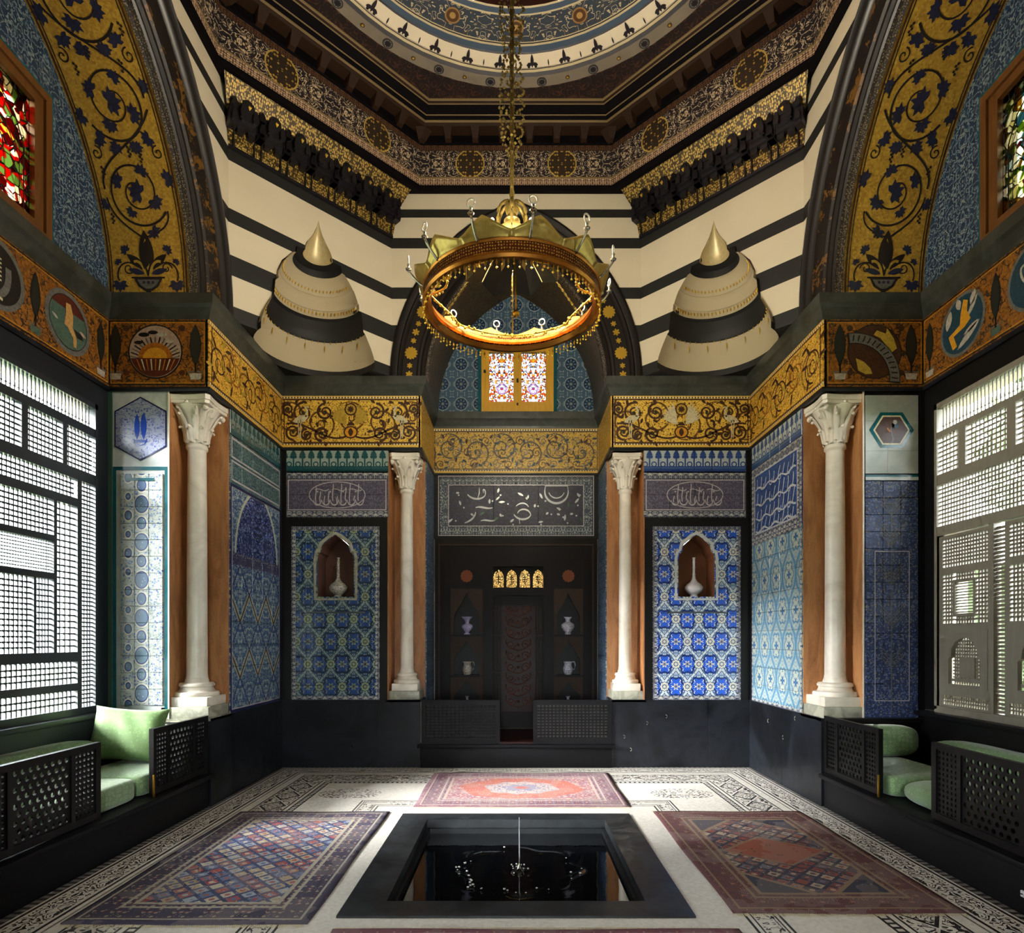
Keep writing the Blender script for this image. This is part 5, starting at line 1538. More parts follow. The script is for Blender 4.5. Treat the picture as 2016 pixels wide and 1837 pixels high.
for z0, z1, k in COURSES:
    m = 'cream_plaster' if k else 'black_stripe'
    b_ = MB()
    if z1 < 6.68:
        for sg in (-1, 1):
            f0, f1 = (lambda z: arch_out(A_B, z)), (lambda z: DX)
            if sg > 0: strip(b_, f0, f1, z0, z1, Pback(YB))
            else: strip(b_, lambda z: -DX, lambda z: -arch_out(A_B, z), z0, z1, Pback(YB))
    else: strip(b_, lambda z: -DX, lambda z: DX, z0, z1, Pback(YB))
    b_.build('stripe_course', m, up_b)
    for s in (-1, 1):
        b_ = MB()
        # side wall: far and near of the arch
        if s < 0:
            strip(b_, lambda z: min(YS + arch_out(A_S, z), DY), lambda z: DY, z0, z1, Pleft(-W)); strip(b_, lambda z: YA, lambda z: YS - arch_out(A_S, z), z0, z1, Pleft(-W))
        else:
            strip(b_, lambda z: -DY, lambda z: -min(YS + arch_out(A_S, z), DY), z0, z1, Pright(W)); strip(b_, lambda z: -YS + arch_out(A_S, z), lambda z: -YA, z0, z1, Pright(W))
        b_.build('stripe_course', m, up_s[s])
        b_ = MB(); M = Mdiag(s)
        h = DL / 2
        sp = [z0] + [z for z, r in HR if z0 < z < z1] + [z1]
        for za, zb in zip(sp[:-1], sp[1:]):
            e = 1e-5
            ra, rb = hood_r(za + e), hood_r(zb - e)
            if ra < 1e-3 and rb < 1e-3: b_.prism([(-h, za), (h, za), (h, zb), (-h, zb)], M, -.10, 0)
            else:
                b_.prism([(-h, za), (-ra, za), (-rb, zb), (-h, zb)], M, -.06, 0); b_.prism([(ra, za), (h, za), (h, zb), (rb, zb)], M, -.06, 0)
        b_.build('stripe_course', m, up_b)
# ledge over the corner and hollow hoods (squinches)
for s in (-1, 1):
    cx, cy = DM.x * -s, DM.y
    ang = math.atan2(YB - cy, s * W - cx)              # towards the corner
    g = MB(); ng = 32; vs = []; fs = []                 # soffit between the hood's mouth and the square corner
    for i in range(ng + 1):
        a = ang - PI / 2 + PI * i / ng; ca, sa = math.cos(a), math.sin(a)
        t = min((s * W - cx) / ca if s * ca > 1e-6 else 9e9, (YB - cy) / sa if sa > 1e-6 else 9e9, 1.0)
        t = max(t, .645)
        vs += [(cx + .645 * ca, cy + .645 * sa, ZC + .004), (cx + t * ca, cy + t * sa, ZC + .004)]
        if i: fs.append((2 * i - 2, 2 * i - 1, 2 * i + 1, 2 * i))
    g.add(vs, fs).build('corner_ledge', 'black_stripe', up_b)
    hood = MB().lathe([(.645, ZC - .0), (.645, 4.66)], (cx, cy, 0), 24, ang - PI / 2 - .12, ang + PI / 2 + .12, True).build('squinch_hood', 'black_stripe', up_b)
    shade_auto(hood)
    def seg(name, prof, m): return shade_auto(MB().lathe(prof, (cx, cy, 0), 28, ang - PI / 2 - .12, ang + PI / 2 + .12, True).build(name, m, hood), 50)
    seg('hood_tier', [(.645, 4.66), (.63, 4.72), (.60, 4.80), (.565, 4.87), (.53, 4.94)], 'hood_cream')
    seg('hood_band', [(.53, 4.94), (.51, 4.96), (.50, 5.05), (.49, 5.16), (.455, 5.18)], 'black_stripe')
    seg('hood_tier', [(.455, 5.18), (.462, 5.20), (.455, 5.255), (.44, 5.26), (.445, 5.265), (.42, 5.33), (.395, 5.385), (.38, 5.39), (.385, 5.395), (.34, 5.46), (.29, 5.52), (.26, 5.53)], 'hood_cream')
    seg('hood_band', [(.26, 5.53), (.255, 5.56), (.25, 5.60), (.157, 5.61)], 'black_stripe')
    seg('hood_finial', [(.157, 5.61), (.152, 5.65), (.13, 5.71), (.085, 5.78), (.045, 5.85), (.02, 5.92), (.002, 6.0)], 'finial_silver')
    gd = MB()
    for r, z, n, hh, ww in ((.452, 5.225, 34, .026, .010), (.36, 5.43, 28, .022, .010)):
        for i in range(n):
            a = ang - PI / 2 + PI * (i + .5) / n; q = (cx + (r - .006) * math.cos(a), cy + (r - .006) * math.sin(a), z); gd.octa(q, ww, hh)
    for i in range(24):                                # gilt drops hanging from the black band
        a = ang - PI / 2 + PI * (i + .5) / 24
        r = .525; gd.octa((cx + (r - .004) * math.cos(a), cy + (r - .004) * math.sin(a), 4.935), .006, .018)
        if i % 3 == 1: gd.octa((cx + (.548) * math.cos(a), cy + .548 * math.sin(a), 4.89), .008, .07)
    gd.build('gilt_ornament', 'gilt', hood, kind='stuff')

# ------------------------------------------------------------------ stalactite cornices on the diagonals
def octv(A, z):
    return [(A / math.cos(PI / 8) * math.cos(PI / 8 + i * PI / 4), YC + A / math.cos(PI / 8) * math.sin(PI / 8 + i * PI / 4), z) for i in range(8)]
OV = 0.225                                             # overhang of the upper octagon over the diagonal walls
for s in (-1, 1):
    M = Mdiag(s); h = DL / 2
    back = MB()
    zs, os_ = [6.25, 6.30, 6.55, 6.78], [.0, .02, .07, OV]
    for i in range(3):
        sh0, sh1 = -os_[i] * .55, -os_[i + 1] * .55
        back.add([M(-h + sh0, zs[i], os_[i]), M(h - sh0, zs[i], os_[i]), M(h - sh1, zs[i + 1], os_[i + 1]), M(-h + sh1, zs[i + 1], os_[i + 1])], [(0, 1, 2, 3)] if s < 0 else [(3, 2, 1, 0)])
    mq = back.build('stalactite_cornice', 'muqarnas_mosaic', up_b)
    n = 7; pw = DL / n
    for i in range(n):
        u = -h + pw * (i + .5)
        c = MB()
        def cell(uc, hw, v0, v1, h0, h1, k=1.0):
            hh = v1 - v0
            pts = [(uc - hw * .8, v0), (uc + hw * .8, v0), (uc + hw, v0 + hh * .12), (uc + hw, v0 + hh * .5), (uc + hw * .72, v0 + hh * .62), (uc + hw * .66, v0 + hh * .80), (uc + hw * .35, v0 + hh * .88), (uc, v1),
                   (uc - hw * .35, v0 + hh * .88), (uc - hw * .66, v0 + hh * .80), (uc - hw * .72, v0 + hh * .62), (uc - hw, v0 + hh * .5), (uc - hw, v0 + hh * .12)]
            c.prism(pts if s < 0 else pts, M, h0, h1)
        cell(u, .108, 6.43, 6.75, .03, .12); cell(u, .078, 6.47, 6.70, .12, .155); cell(u, .045, 6.55, 6.67, .155, .17)
        for sg in (-1, 1):
            cell(u + sg * .052, .034, 6.38, 6.50, .02, .095); cell(u + sg * .060, .026, 6.48, 6.60, .15, .185)
            cell(u + sg * pw / 2 * .98, .042, 6.40, 6.68, .02, .13); cell(u + sg * pw / 2 * .98, .026, 6.43, 6.53, .13, .165); cell(u + sg * pw / 2 * .98, .026, 6.55, 6.64, .13, .165)
            c.prism(rect(u + sg * (pw / 2 - .035) - .005, u + sg * (pw / 2 - .035) + .005, 6.25, 6.42), M, .005, .05)
        c.build('stalactite_cell', 'muqarnas_black', mq)
        MB().octa(M(u, 6.60, .172), .022, .028).build('gilt_eye', 'gilt', mq)
    nl = Mdiag(s)
    MB().prism(rect(-h, h, 6.235, 6.265), nl, -.02, .03).build('stalactite_ledge', 'muqarnas_black', mq)

# ------------------------------------------------------------------ octagonal painted cornice and ceiling
def oct_ring(name, prof, m, parent=None):
    vs = []; fs = []; k = len(prof)
    for p, z in prof: vs += octv(W - p, z)
    for j in range(k - 1):
        for i in range(8):
            q = (i + 1) % 8
            fs.append((j * 8 + i, (j + 1) * 8 + i, (j + 1) * 8 + q, j * 8 + q))
    return obj(name, vs, fs, m, parent)
ceil = struct(oct_ring('ceiling', [(-.25, 7.56), (.45, 7.515), (.45, 7.50)], 'ceiling_black'))
oct_ring('cornice_band', [(-.3, 6.77), (.05, 6.77), (.06, 6.83)], 'ceiling_black', ceil)
oct_ring('cornice_band', [(.06, 6.83), (.04, 6.835), (.045, 6.84)], 'gilt_line', ceil)
oct_ring('cornice_band', [(.045, 6.84), (.055, 6.91)], 'painted_border_light', ceil)
oct_ring('cornice_band', [(.055, 6.91), (.062, 6.915), (.062, 6.925)], 'gilt_line', ceil)
oct_ring('cornice_band', [(.062, 6.925), (.085, 7.21)], 'painted_band', ceil)
oct_ring('cornice_band', [(.085, 7.21), (.09, 7.27)], 'painted_border_dark', ceil)
oct_ring('cornice_band', [(.09, 7.27), (.10, 7.275), (.12, 7.28), (.12, 7.36)], 'ceiling_black', ceil)
oct_ring('cornice_band', [(.12, 7.36), (.25, 7.362), (.27, 7.385)], 'ceiling_brown', ceil)
oct_ring('cornice_band', [(.27, 7.385), (.28, 7.39), (.285, 7.40)], 'gilt_line', ceil)
oct_ring('cornice_band', [(.285, 7.40), (.30, 7.41), (.315, 7.415), (.32, 7.42)], 'ceiling_black', ceil)
oct_ring('cornice_band', [(.32, 7.42), (.325, 7.423), (.33, 7.425)], 'gilt_line', ceil)
oct_ring('cornice_band', [(.33, 7.425), (.41, 7.465)], 'ceiling_black', ceil)
oct_ring('cornice_band', [(.41, 7.465), (.415, 7.467), (.42, 7.47)], 'gilt_line', ceil)
oct_ring('cornice_band', [(.42, 7.47), (.435, 7.485)], 'ceiling_brown', ceil)
oct_ring('cornice_band', [(.435, 7.485), (.445, 7.49), (.45, 7.50)], 'gilt_line', ceil)
me_c = None
for i in range(8):                                     # brackets between dark coffers
    v = octv(W - .12, 0); a, b_ = Vector(v[i]), Vector(v[(i + 1) % 8])
    mid_y = (a.y + b_.y) / 2
    if mid_y < YC - 1.2: continue
    d = (b_ - a); L = d.length; d.normalize(); nn = Vector((0, YC, 0)) - Vector(((a.x + b_.x) / 2, (a.y + b_.y) / 2, 0)); nn.normalize()
    for j in range(8):
        u = L * j / 7
        c = a + d * u
        def Q(x, y, z): p = c + d * x + nn * y; return (p.x, p.y, z)
        vs = [Q(-.035, 0, 7.275), Q(.035, 0, 7.275), Q(.05, 0, 7.362), Q(-.05, 0, 7.362), Q(-.03, .05, 7.285), Q(.03, .05, 7.285), Q(.05, .13, 7.362), Q(-.05, .13, 7.362)]
        obj('bracket', vs, [(4, 5, 6, 7), (0, 1, 5, 4), (1, 2, 6, 5), (3, 0, 4, 7), (0, 3, 2, 1)], 'ceiling_brown', ceil)
def annulus(name, r0, r1, z0, z1, m, parent=ceil, n=64):
    """ring seen from below"""
    vs = [(r0 * math.cos(2 * PI * i / n), YC + r0 * math.sin(2 * PI * i / n), z0) for i in range(n)] + [(r1 * math.cos(2 * PI * i / n), YC + r1 * math.sin(2 * PI * i / n), z1) for i in range(n)]
    return obj(name, vs, [(i, (i + 1) % n, n + (i + 1) % n, n + i) for i in range(n)], m, parent, True)
# flat spandrel ceiling between octagon and circle
n = 64; R0 = 2.19
ov = octv(W - .45, 7.50); vs = []; fs = []
for i in range(n):
    a = 2 * PI * i / n
    A = W - .45; k = ((a) / (PI / 4)); loc = (a + PI / 8) % (PI / 4) - PI / 8
    ro = A / math.cos(loc)
    vs += [(ro * math.cos(a), YC + ro * math.sin(a), 7.50), (R0 * math.cos(a), YC + R0 * math.sin(a), 7.50)]
for i in range(n):
    j = (i + 1) % n; fs.append((2 * i, 2 * i + 1, 2 * j + 1, 2 * j))
obj('ceiling_spandrel', vs, fs, 'ceiling_spandrel', ceil)
annulus('dome_ring', 2.19, 2.17, 7.50, 7.475, 'ring_dark'); annulus('dome_ring', 2.17, 2.05, 7.475, 7.48, 'ring_grey')
annulus('dome_ring', 2.05, 2.02, 7.48, 7.50, 'ring_dark'); annulus('dome_ring', 2.02, 1.995, 7.50, 7.505, 'ring_line'); annulus('dome_ring', 1.995, 1.985, 7.505, 7.505, 'ring_dark')
rc = annulus('dome_ring', 1.985, 1.85, 7.505, 7.53, 'ring_cream')
annulus('dome_ring', 1.85, 1.838, 7.53, 7.54, 'ring_dark'); annulus('dome_ring', 1.838, 1.785, 7.54, 7.55, 'ring_blue'); annulus('dome_ring', 1.785, 1.765, 7.55, 7.552, 'ring_line'); annulus('dome_ring', 1.765, 1.755, 7.552, 7.555, 'ring_dark'); annulus('dome_ring', 1.755, 1.745, 7.555, 7.555, 'ring_line')
annulus('dome_ring', 1.745, 1.50, 7.555, 7.57, 'ring_arabesque'); annulus('dome_ring', 1.50, 1.485, 7.57, 7.572, 'ring_line'); annulus('dome_ring', 1.485, 1.44, 7.572, 7.58, 'ring_blue'); annulus('dome_ring', 1.44, 1.425, 7.58, 7.585, 'ring_line')
il = Inlay(PL((0, YC, 7.49), (1, 0, 0), (0, -1, 0)), 0.0)
def ringM(u, v, h):                                    # u along the ring (metres at r=1.9), v outward from 1.9
    a = u / 1.9; r = 1.9 + v
    return Vector((r * math.cos(a), YC + r * math.sin(a), 7.515 - v * .19 - h))
il.M = ringM
for i in range(36):
    u = 2 * PI * 1.9 * (i + .5) / 36
    il.petal((u, .07), -PI / 2, .125, .034, 'ring_dark'); il.petal((u, .03), .3, .062, .036, 'ring_dark'); il.petal((u, .03), PI - .3, .062, .036, 'ring_dark'); il.petal((u, .04), -.5 + PI / 2 * 2.2, .05, .02, 'ring_dark'); il.disc((u - .035, .06), .014, 'ring_dark', 8); il.disc((u + .035, .06), .014, 'ring_dark', 8)
    u += PI * 1.9 / 36; il.petal((u, .07), -PI / 2, .065, .013, 'ring_dark')
il.ribbon([(2 * PI * 1.9 * i / 72, .075) for i in range(72)], .003, 'ring_dark', closed=True)
il.build('painted_fleuron', rc)
def ringG(u, v, h):
    a = u / 2.11; r = 2.11 + v
    return Vector((r * math.cos(a), YC + r * math.sin(a), 7.475 - h))
il = Inlay(ringG, .004)
for i in range(24):
    u = 2 * PI * 2.11 * (i + .5) / 24
    il.disc((u, 0), .052, 'ring_dark', 18); il.disc((u, 0), .043, 'm_grey', 18, lift=.001); il.flower((u, 0), .035, 'ring_dark', 8, lift=.002)
    il.disc((u + PI * 2.11 / 24, 0), .022, 'm_brown', 12); il.disc((u + PI * 2.11 / 24, 0), .013, 'm_yellow', 10, lift=.001)
il.build('painted_roundel', rc)
# drum with eight windows and the dome
dr = MB(); nseg = 48
for i in range(nseg):
    a0, a1 = 2 * PI * i / nseg, 2 * PI * (i + 1) / nseg
    win_ = (i % 6) in (2, 3)
    def q(r, a, z): return (r * math.cos(a), YC + r * math.sin(a), z)
    for z0, z1 in (((7.585, 7.75), (8.35, 8.5)) if win_ else ((7.585, 8.5),)):
        dr.add([q(1.425, a0, z0), q(1.425, a1, z0), q(1.425, a1, z1), q(1.425, a0, z1)], [(0, 3, 2, 1)])
        dr.add([q(1.60, a0, z0), q(1.60, a1, z0), q(1.60, a1, z1), q(1.60, a0, z1)], [(0, 1, 2, 3)])
dr.build('dome_drum', 'drum_red', ceil)
for i in range(8):
    dp_ = MB()
    a0 = 2 * PI * (i * 6 + 2) / nseg
    for k in range(2):
        dp_.add([(1.5 * math.cos(a0 + j * 2 * PI / nseg), YC + 1.5 * math.sin(a0 + j * 2 * PI / nseg), z) for z in (7.75, 8.35) for j in (k, k + 1)], [(0, 1, 3, 2)])
    dp_.build('drum_window', 'drum_glass', ceil)
MB().lathe([(1.425, 8.5), (1.38, 8.85), (1.22, 9.25), (.95, 9.58), (.55, 9.80), (.1, 9.90), (.001, 9.90)], (0, YC, 0), 40, flip=True).build('dome_shell', 'drum_red', ceil, True)
MB().lathe([(1.65, 8.5), (1.6, 8.9), (1.4, 9.4), (1.0, 9.8), (.55, 10.0), (.001, 10.05)], (0, YC, 0), 32).build('dome_roof', 'ring_dark', ceil, True)
# roof slab outside the octagon so no sky shows in
rf = MB()
for i in range(64):
    a0, a1 = 2 * PI * i / 64, 2 * PI * (i + 1) / 64
    rf.add([(1.60 * math.cos(a0), YC + 1.6 * math.sin(a0), 7.72), (1.60 * math.cos(a1), YC + 1.6 * math.sin(a1), 7.72), (5 * math.cos(a1), YC + 5 * math.sin(a1), 7.72), (5 * math.cos(a0), YC + 5 * math.sin(a0), 7.72)], [(0, 1, 2, 3)])
rf.build('roof_slab', 'ring_dark', ceil)
# roofs of the three recesses and the outer masonry round the upper walls
ro = MB()
ro.box(-1.7, 1.7, YB + .13, YRB + .3, 7.0, 7.2)
for s in (-1, 1): ro.box(*sorted((s * (W + .13), s * (XR + .3))), YS - 1.8, YS + 1.8, 7.0, 7.2)
for s in (-1, 1):
    ro.box(*sorted((s * 1.35, s * 1.7)), YB + .2, YRB + .3, ZC - .1, 7.1)
    for f in (-1, 1): ro.box(*sorted((s * (W + .2), s * (XR + .3))), *sorted((YS + f * 1.45, YS + f * 1.8)), ZC - .1, 7.1)
    ro.box(*sorted((s * 1.3, s * (W + .45))), YB + .36, YB + .5, ZC - .3, 7.2)
    ro.box(*sorted((s * (W + .36), s * (W + .5))), 5.6, YB + .5, ZC - .3, 7.2); ro.box(*sorted((s * (W + .36), s * (W + .5))), YA - .4, 2.8, ZC - .3, 7.2)
ro.build('outer_masonry', 'cream_plaster', up_b)
for s in (-1, 1):                                      # near corners of the octagon
    MB().add([(s * W, 3.1, 4.59), (s * DX, YA + .02, 4.59), (s * DX, YA + .02, 6.8), (s * W, 3.1, 6.8)], [(0, 1, 2, 3)]).build('stripe_course', 'cream_plaster', wall_entrance)
# ------------------------------------------------------------------ window screens
def lattice_mb(M, u0, u1, v0, v1, pu, pv, bw=.012, bead=.013, th=.014, h=0.0, mbx=None):
    """turned lattice: crossing bars with a faceted bead on every crossing"""
    c = mbx or MB()
    nu, nv = max(int(round((u1 - u0) / pu)), 1), max(int(round((v1 - v0) / pv)), 1)
    du, dv = (u1 - u0) / nu, (v1 - v0) / nv
    for i in range(1, nu): c.prism(rect(u0 + du * i - bw / 2, u0 + du * i + bw / 2, v0, v1), M, h - th / 2, h + th / 2)
    for j in range(1, nv): c.prism(rect(u0, u1, v0 + dv * j - bw / 2, v0 + dv * j + bw / 2), M, h - th * .45, h + th * .45)
    if bead:
        for i in range(1, nu):
            for j in range(1, nv):
                u, v = u0 + du * i, v0 + dv * j
                c.add([M(u + bead, v, h), M(u, v + bead, h), M(u - bead, v, h), M(u, v - bead, h), M(u, v, h + bead), M(u, v, h - bead)],
                      [(0, 1, 4), (1, 2, 4), (2, 3, 4), (3, 0, 4), (1, 0, 5), (2, 1, 5), (3, 2, 5), (0, 3, 5)])
    return c
def lattice(parent, M, u0, u1, v0, v1, pu, pv, m, bw=.012, bead=.013, th=.014, h=0.0, name='turned_lattice'):
    o = lattice_mb(M, u0, u1, v0, v1, pu, pv, bw, bead, th, h).build(name, m, parent); o['kind'] = 'stuff'; return o
def bars(parent, M, lst, m, h0=-.03, h1=.03, name='screen_rail'):
    for q in lst: MB().prism(rect(*q), M, h0, h1).build(name, m, parent)
def holed(M, u0, u1, v0, v1, pu, pv, r, th, stagger=False, n=8, mbx=None, h=0.0):
    """thin board pierced with round holes in rows"""
    c = mbx or MB()
    nv = max(int(round((v1 - v0) / pv)), 1); dv = (v1 - v0) / nv
    nu = max(int(round((u1 - u0) / pu)), 1); du = (u1 - u0) / nu
    for j in range(nv):
        off = du / 2 if (stagger and j % 2) else 0
        va, vb = v0 + dv * j, v0 + dv * (j + 1)
        cells = [u0 + off + du * i for i in range(nu - (1 if off else 0))]
        if off: c.prism(rect(u0, u0 + off, va, vb), M, h - th, h); c.prism(rect(u1 - off, u1, va, vb), M, h - th, h)
        for ua in cells:
            uc, vc = ua + du / 2, (va + vb) / 2
            inn = []; out = []
            for k in range(n):
                a = 2 * PI * (k + .5) / n; ca, sa = math.cos(a), math.sin(a)
                t = min(du / 2 / abs(ca), dv / 2 / abs(sa))
                inn.append((uc + r * ca, vc + r * sa)); out.append((uc + t * ca, vc + t * sa))
            vs = [M(*p, h) for p in out] + [M(*p, h) for p in inn] + [M(*p, h - th) for p in out] + [M(*p, h - th) for p in inn]
            fs = []
            for k in range(n):
                q = (k + 1) % n
                fs += [(k, q, n + q, n + k), (2 * n + q, 2 * n + k, 3 * n + k, 3 * n + q), (n + k, n + q, 3 * n + q, 3 * n + k)]
            for (cu, cv) in ((ua, va), (ua + du, va), (ua + du, vb), (ua, vb)):
                kk = len(vs)
                best = sorted(range(n), key=lambda k: (out[k][0] - cu) ** 2 + (out[k][1] - cv) ** 2)[:2]
                vs += [M(cu, cv, h), M(*out[best[0]], h), M(*out[best[1]], h)]
                fs.append((kk, kk + 1, kk + 2))
            c.add(vs, fs)
    return c

def side_window(s):
    M = Pleft(-XR - .02) if s < 0 else Pright(XR + .02)
    sg = 1 if s < 0 else -1                            # u = sg * y
    def U(a, b_): return tuple(sorted((sg * a, sg * b_)))
    wm = 'screen_wood' if s < 0 else 'grey_wood'
    fm = 'blue_black_wood' if s < 0 else 'black_wood'
    root = empty('lattice_window', (s * XR, YS, WZ0),
                 'tall dark turned-wood lattice screen glowing white above the divan with the square pillow' if s < 0 else
                 'tall grey-brown lattice screen with shuttered doors beside the indigo tiled pier', 'window screen')
    y0, y1 = YS - WY, YS + WY
    # deep outer frame
    f = MB()
    ua, ub = U(YN, YF)
    for q in (rect(ua, ub, WZ1, ZF0 - .03), rect(*U(y1, YF), WZ0 - .02, WZ1), rect(*U(YN, y0), WZ0 - .02, WZ1)): f.prism(q, M, -.04, .022)
    f.build('outer_frame', fm, root)
    f = MB()
    for q in (rect(*U(y0, y1), WZ1 - .045, WZ1), rect(*U(y1 - .03, y1 + .0), WZ0, WZ1), rect(*U(y0, y0 + .03), WZ0, WZ1), rect(*U(y0, y1), WZ0 - .03, WZ0 + .03)): f.prism(q, M, -.05, .035)
    f.build('inner_frame', wm, root)
    yb = 2 * YS
    def both(a, b_): return [(a, b_)] + ([(yb - b_, yb - a)] if abs((a + b_) / 2 - YS) > .01 else [])
    if s < 0:
        rails = [(3.26, 3.33), (2.84, 2.93), (2.61, 2.68), (1.32, 1.40), (1.08, 1.14)]
    else:
        rails = [(3.25, 3.30), (2.84, 2.93), (2.40, 2.48)]
    for z0, z1 in rails:
        lim = (y0 + .03, y1 - .03) if z0 > 2.7 or s > 0 else (yb - 5.08, 5.08)
        bars(root, M, [U(*lim) + (z0, z1)], wm)
    # top row of upright spindles, one object each
    zt0, zt1 = rails[0][1], WZ1 - .045
    n = 52; a, b_ = y0 + .03, y1 - .03
    sp = None
    for i in range(1, n):
        y = a + (b_ - a) * i / n
        zm = zt0 + (zt1 - zt0) * .22
        if sp is None:
            sp = mesh_data('spindle', *(lambda q: (q.v, q.f))(MB().lathe([(.002, 0), (.009, .0), (.006, .02), (.008, (zt1 - zt0) * .2), (.013, zm - zt0), (.008, (zt1 - zt0) * .25), (.006, (zt1 - zt0) * .6), (.009, zt1 - zt0), (.002, zt1 - zt0)], (0, 0, 0), 6)), MATS[wm])
        o = bpy.data.objects.new('spindle', sp); o.location = (s * (XR + .02), y, zt0); link(o, root)
    # second row: panels between stiles
    if s < 0: pan = [(4.055, 4.505), (4.565, 4.915), (4.965, 5.285)]
    else: pan = [(4.10, 4.46), (4.54, 4.96), (5.04, 5.29)]
    edges = []
    for a, b_ in pan:
        for c0, c1 in both(a, b_):
            lattice(root, M, *U(c0, c1), rails[1][1], rails[0][0], .040, .042, wm, .012, .014)
            edges.append((c0, c1))
    edges.sort()
    prev = y0 + .03
    for c0, c1 in edges + [(y1 - .03, 0)]:
        if c0 - prev > .012: bars(root, M, [U(prev, c0) + (rails[1][1], rails[0][0])], wm, name='screen_stile')
        prev = c1
    if s < 0:
        lattice(root, M, *U(yb - 5.07, 5.07), 2.68, 2.84, .040, .040, wm, .012, .014)
        for c0, c1 in both(5.08, 5.125): bars(root, M, [U(c0, c1) + (WZ0, 2.84)], wm, name='screen_stile')
        for c0, c1 in both(5.125, 5.29): lattice(root, M, *U(c0, c1), WZ0 + .03, 2.84, .034, .036, wm, .011, .012)
        for c0, c1 in both(4.855, 5.08): lattice(root, M, *U(c0, c1), 1.40, 2.61, .050, .050, wm, .012, .013)
        for c0, c1 in both(4.82, 4.855): bars(root, M, [U(c0, c1) + (1.40, 2.61)], wm, name='screen_stile')
        c0, c1 = yb - 4.82, 4.82
        lattice(root, M, *U(c0, c1), 2.33, 2.61, .040, .042, wm, .012, .014)
        bars(root, M, [U(c0, c1) + (2.28, 2.33), U(c0, c1) + (1.98, 2.03)], wm)
        lattice(root, M, *U(c0, c1), 2.03, 2.28, .024, .024, wm, .005, .008)
        for a, b_ in ((4.62, 4.64), (yb - 4.64, yb - 4.62)): bars(root, M, [U(a, b_) + (1.40, 1.98)], wm, name='screen_stile')
        lattice(root, M, *U(4.64, 4.82), 1.40, 1.98, .030, .046, wm, .011, .012); lattice(root, M, *U(yb - 4.82, yb - 4.64), 1.40, 1.98, .030, .046, wm, .011, .012)
        lattice(root, M, *U(yb - 4.62, 4.62), 1.40, 1.98, .040, .042, wm, .012, .014)
        lattice(root, M, *U(yb - 5.08, 5.08), 1.14, 1.32, .046, .044, wm, .012, .015)
        lattice(root, M, *U(yb - 5.08, 5.08), WZ0 + .03, 1.08, .046, .044, wm, .012, .015)
    else:
        lattice(root, M, *U(y0 + .03, y1 - .03), 2.48, 2.84, .034, .036, wm, .011, .012)
        bars(root, M, [U(*q) + (WZ0, 2.40) for q in ((5.29, 5.32), (4.665, 4.70), (yb - 4.60, yb - 4.565), (3.94, 3.955))], wm, name='screen_stile')
        for k, (a, b_) in enumerate(((4.70, 5.29), (3.96, 4.58), (3.28, 3.93))):
            leaf = MB()
            w = .045
            A, B = U(a, b_)
            z0, z1 = WZ0 + .02, 2.39
            for q in (rect(A, A + w, z0, z1), rect(B - w, B, z0, z1), rect(A + w, B - w, z0, z0 + .03), rect(A + w, B - w, z1 - .03, z1), rect(A + w, B - w, 1.03, 1.10), rect(A + w, B - w, 1.585, 1.64), rect(A + w, B - w, 2.06, 2.12)): leaf.prism(q, M, -.025, .012)
            d = leaf.build('door_leaf', wm, root)
            lattice(d, M, A + w, B - w, 2.12, z1 - .03, .032, .032, wm, .015, .014)
            lattice(d, M, A + w, B - w, z0 + .03, 1.03, .026, .024, wm, .012, .012)
            # middle panel: lattice round a small louvred light
            mu, mv = (A + B) / 2, 1.85; hu, hv = (B - A) * .17, .13
            for q in (rect(A + w, mu - hu - .02, 1.64, 2.06), rect(mu + hu + .02, B - w, 1.64, 2.06), rect(mu - hu - .02, mu + hu + .02, 1.64, mv - hv - .02), rect(mu - hu - .02, mu + hu + .02, mv + hv + .02, 2.06)):
                lattice(d, M, *(q[0][0], q[1][0], q[0][1], q[2][1]), .032, .032, wm, .015, .014)
            fr = MB()
            for q in (rect(mu - hu - .025, mu - hu, mv - hv, mv + hv), rect(mu + hu, mu + hu + .025, mv - hv, mv + hv), rect(mu - hu - .025, mu + hu + .025, mv - hv - .025, mv - hv), rect(mu - hu - .025, mu + hu + .025, mv + hv, mv + hv + .025)): fr.prism(q, M, -.02, .016)
            lf = fr.build('louvre_frame', wm, d)
            sl = mesh_data('louvre_slat', *(lambda q: (q.v, q.f))(MB().prism(rect(-hu, hu, -.006, .004), PL((0, 0, 0), M.du, M.dv), -.01, .006)), MATS[wm])
            for j in range(11):
                o = bpy.data.objects.new('louvre_slat', sl); o.location = M(mu, mv - hv + 2 * hv * (j + .5) / 11, 0); link(o, lf)
            # lower panel: board with a stepped ogee opening, lattice set behind
            zb, zt = 1.10, 1.585; A2, B2 = A + w, B - w; ou, hw = (A2 + B2) / 2, (B2 - A2) * .36
            op = [(hw, zb + .03), (hw, zb + .24), (hw * .84, zb + .26), (hw * .78, zb + .33), (hw * .55, zb + .385), (hw * .25, zb + .41), (0, zb + .42)]
            bd = MB()
            for sd in (-1, 1):
                for (p, q) in zip(op[:-1], op[1:]):
                    if abs(p[1] - q[1]) < 1e-6: continue
                    e = (B2 - ou)
                    pts = [(ou + sd * p[0], p[1]), (ou + sd * e, p[1]), (ou + sd * e, q[1]), (ou + sd * q[0], q[1])]
                    bd.prism(pts if sd > 0 else pts[::-1], M, -.02, .014)
            bd.prism(rect(A2, B2, zb, zb + .03), M, -.02, .014); bd.prism(rect(A2, B2, zb + .42, zt), M, -.02, .014)
            bd.build('arched_panel', wm, d)
            lattice(d, M, ou - hw, ou + hw, zb + .03, zb + .42, .028, .028, wm, .014, .013, h=-.03)
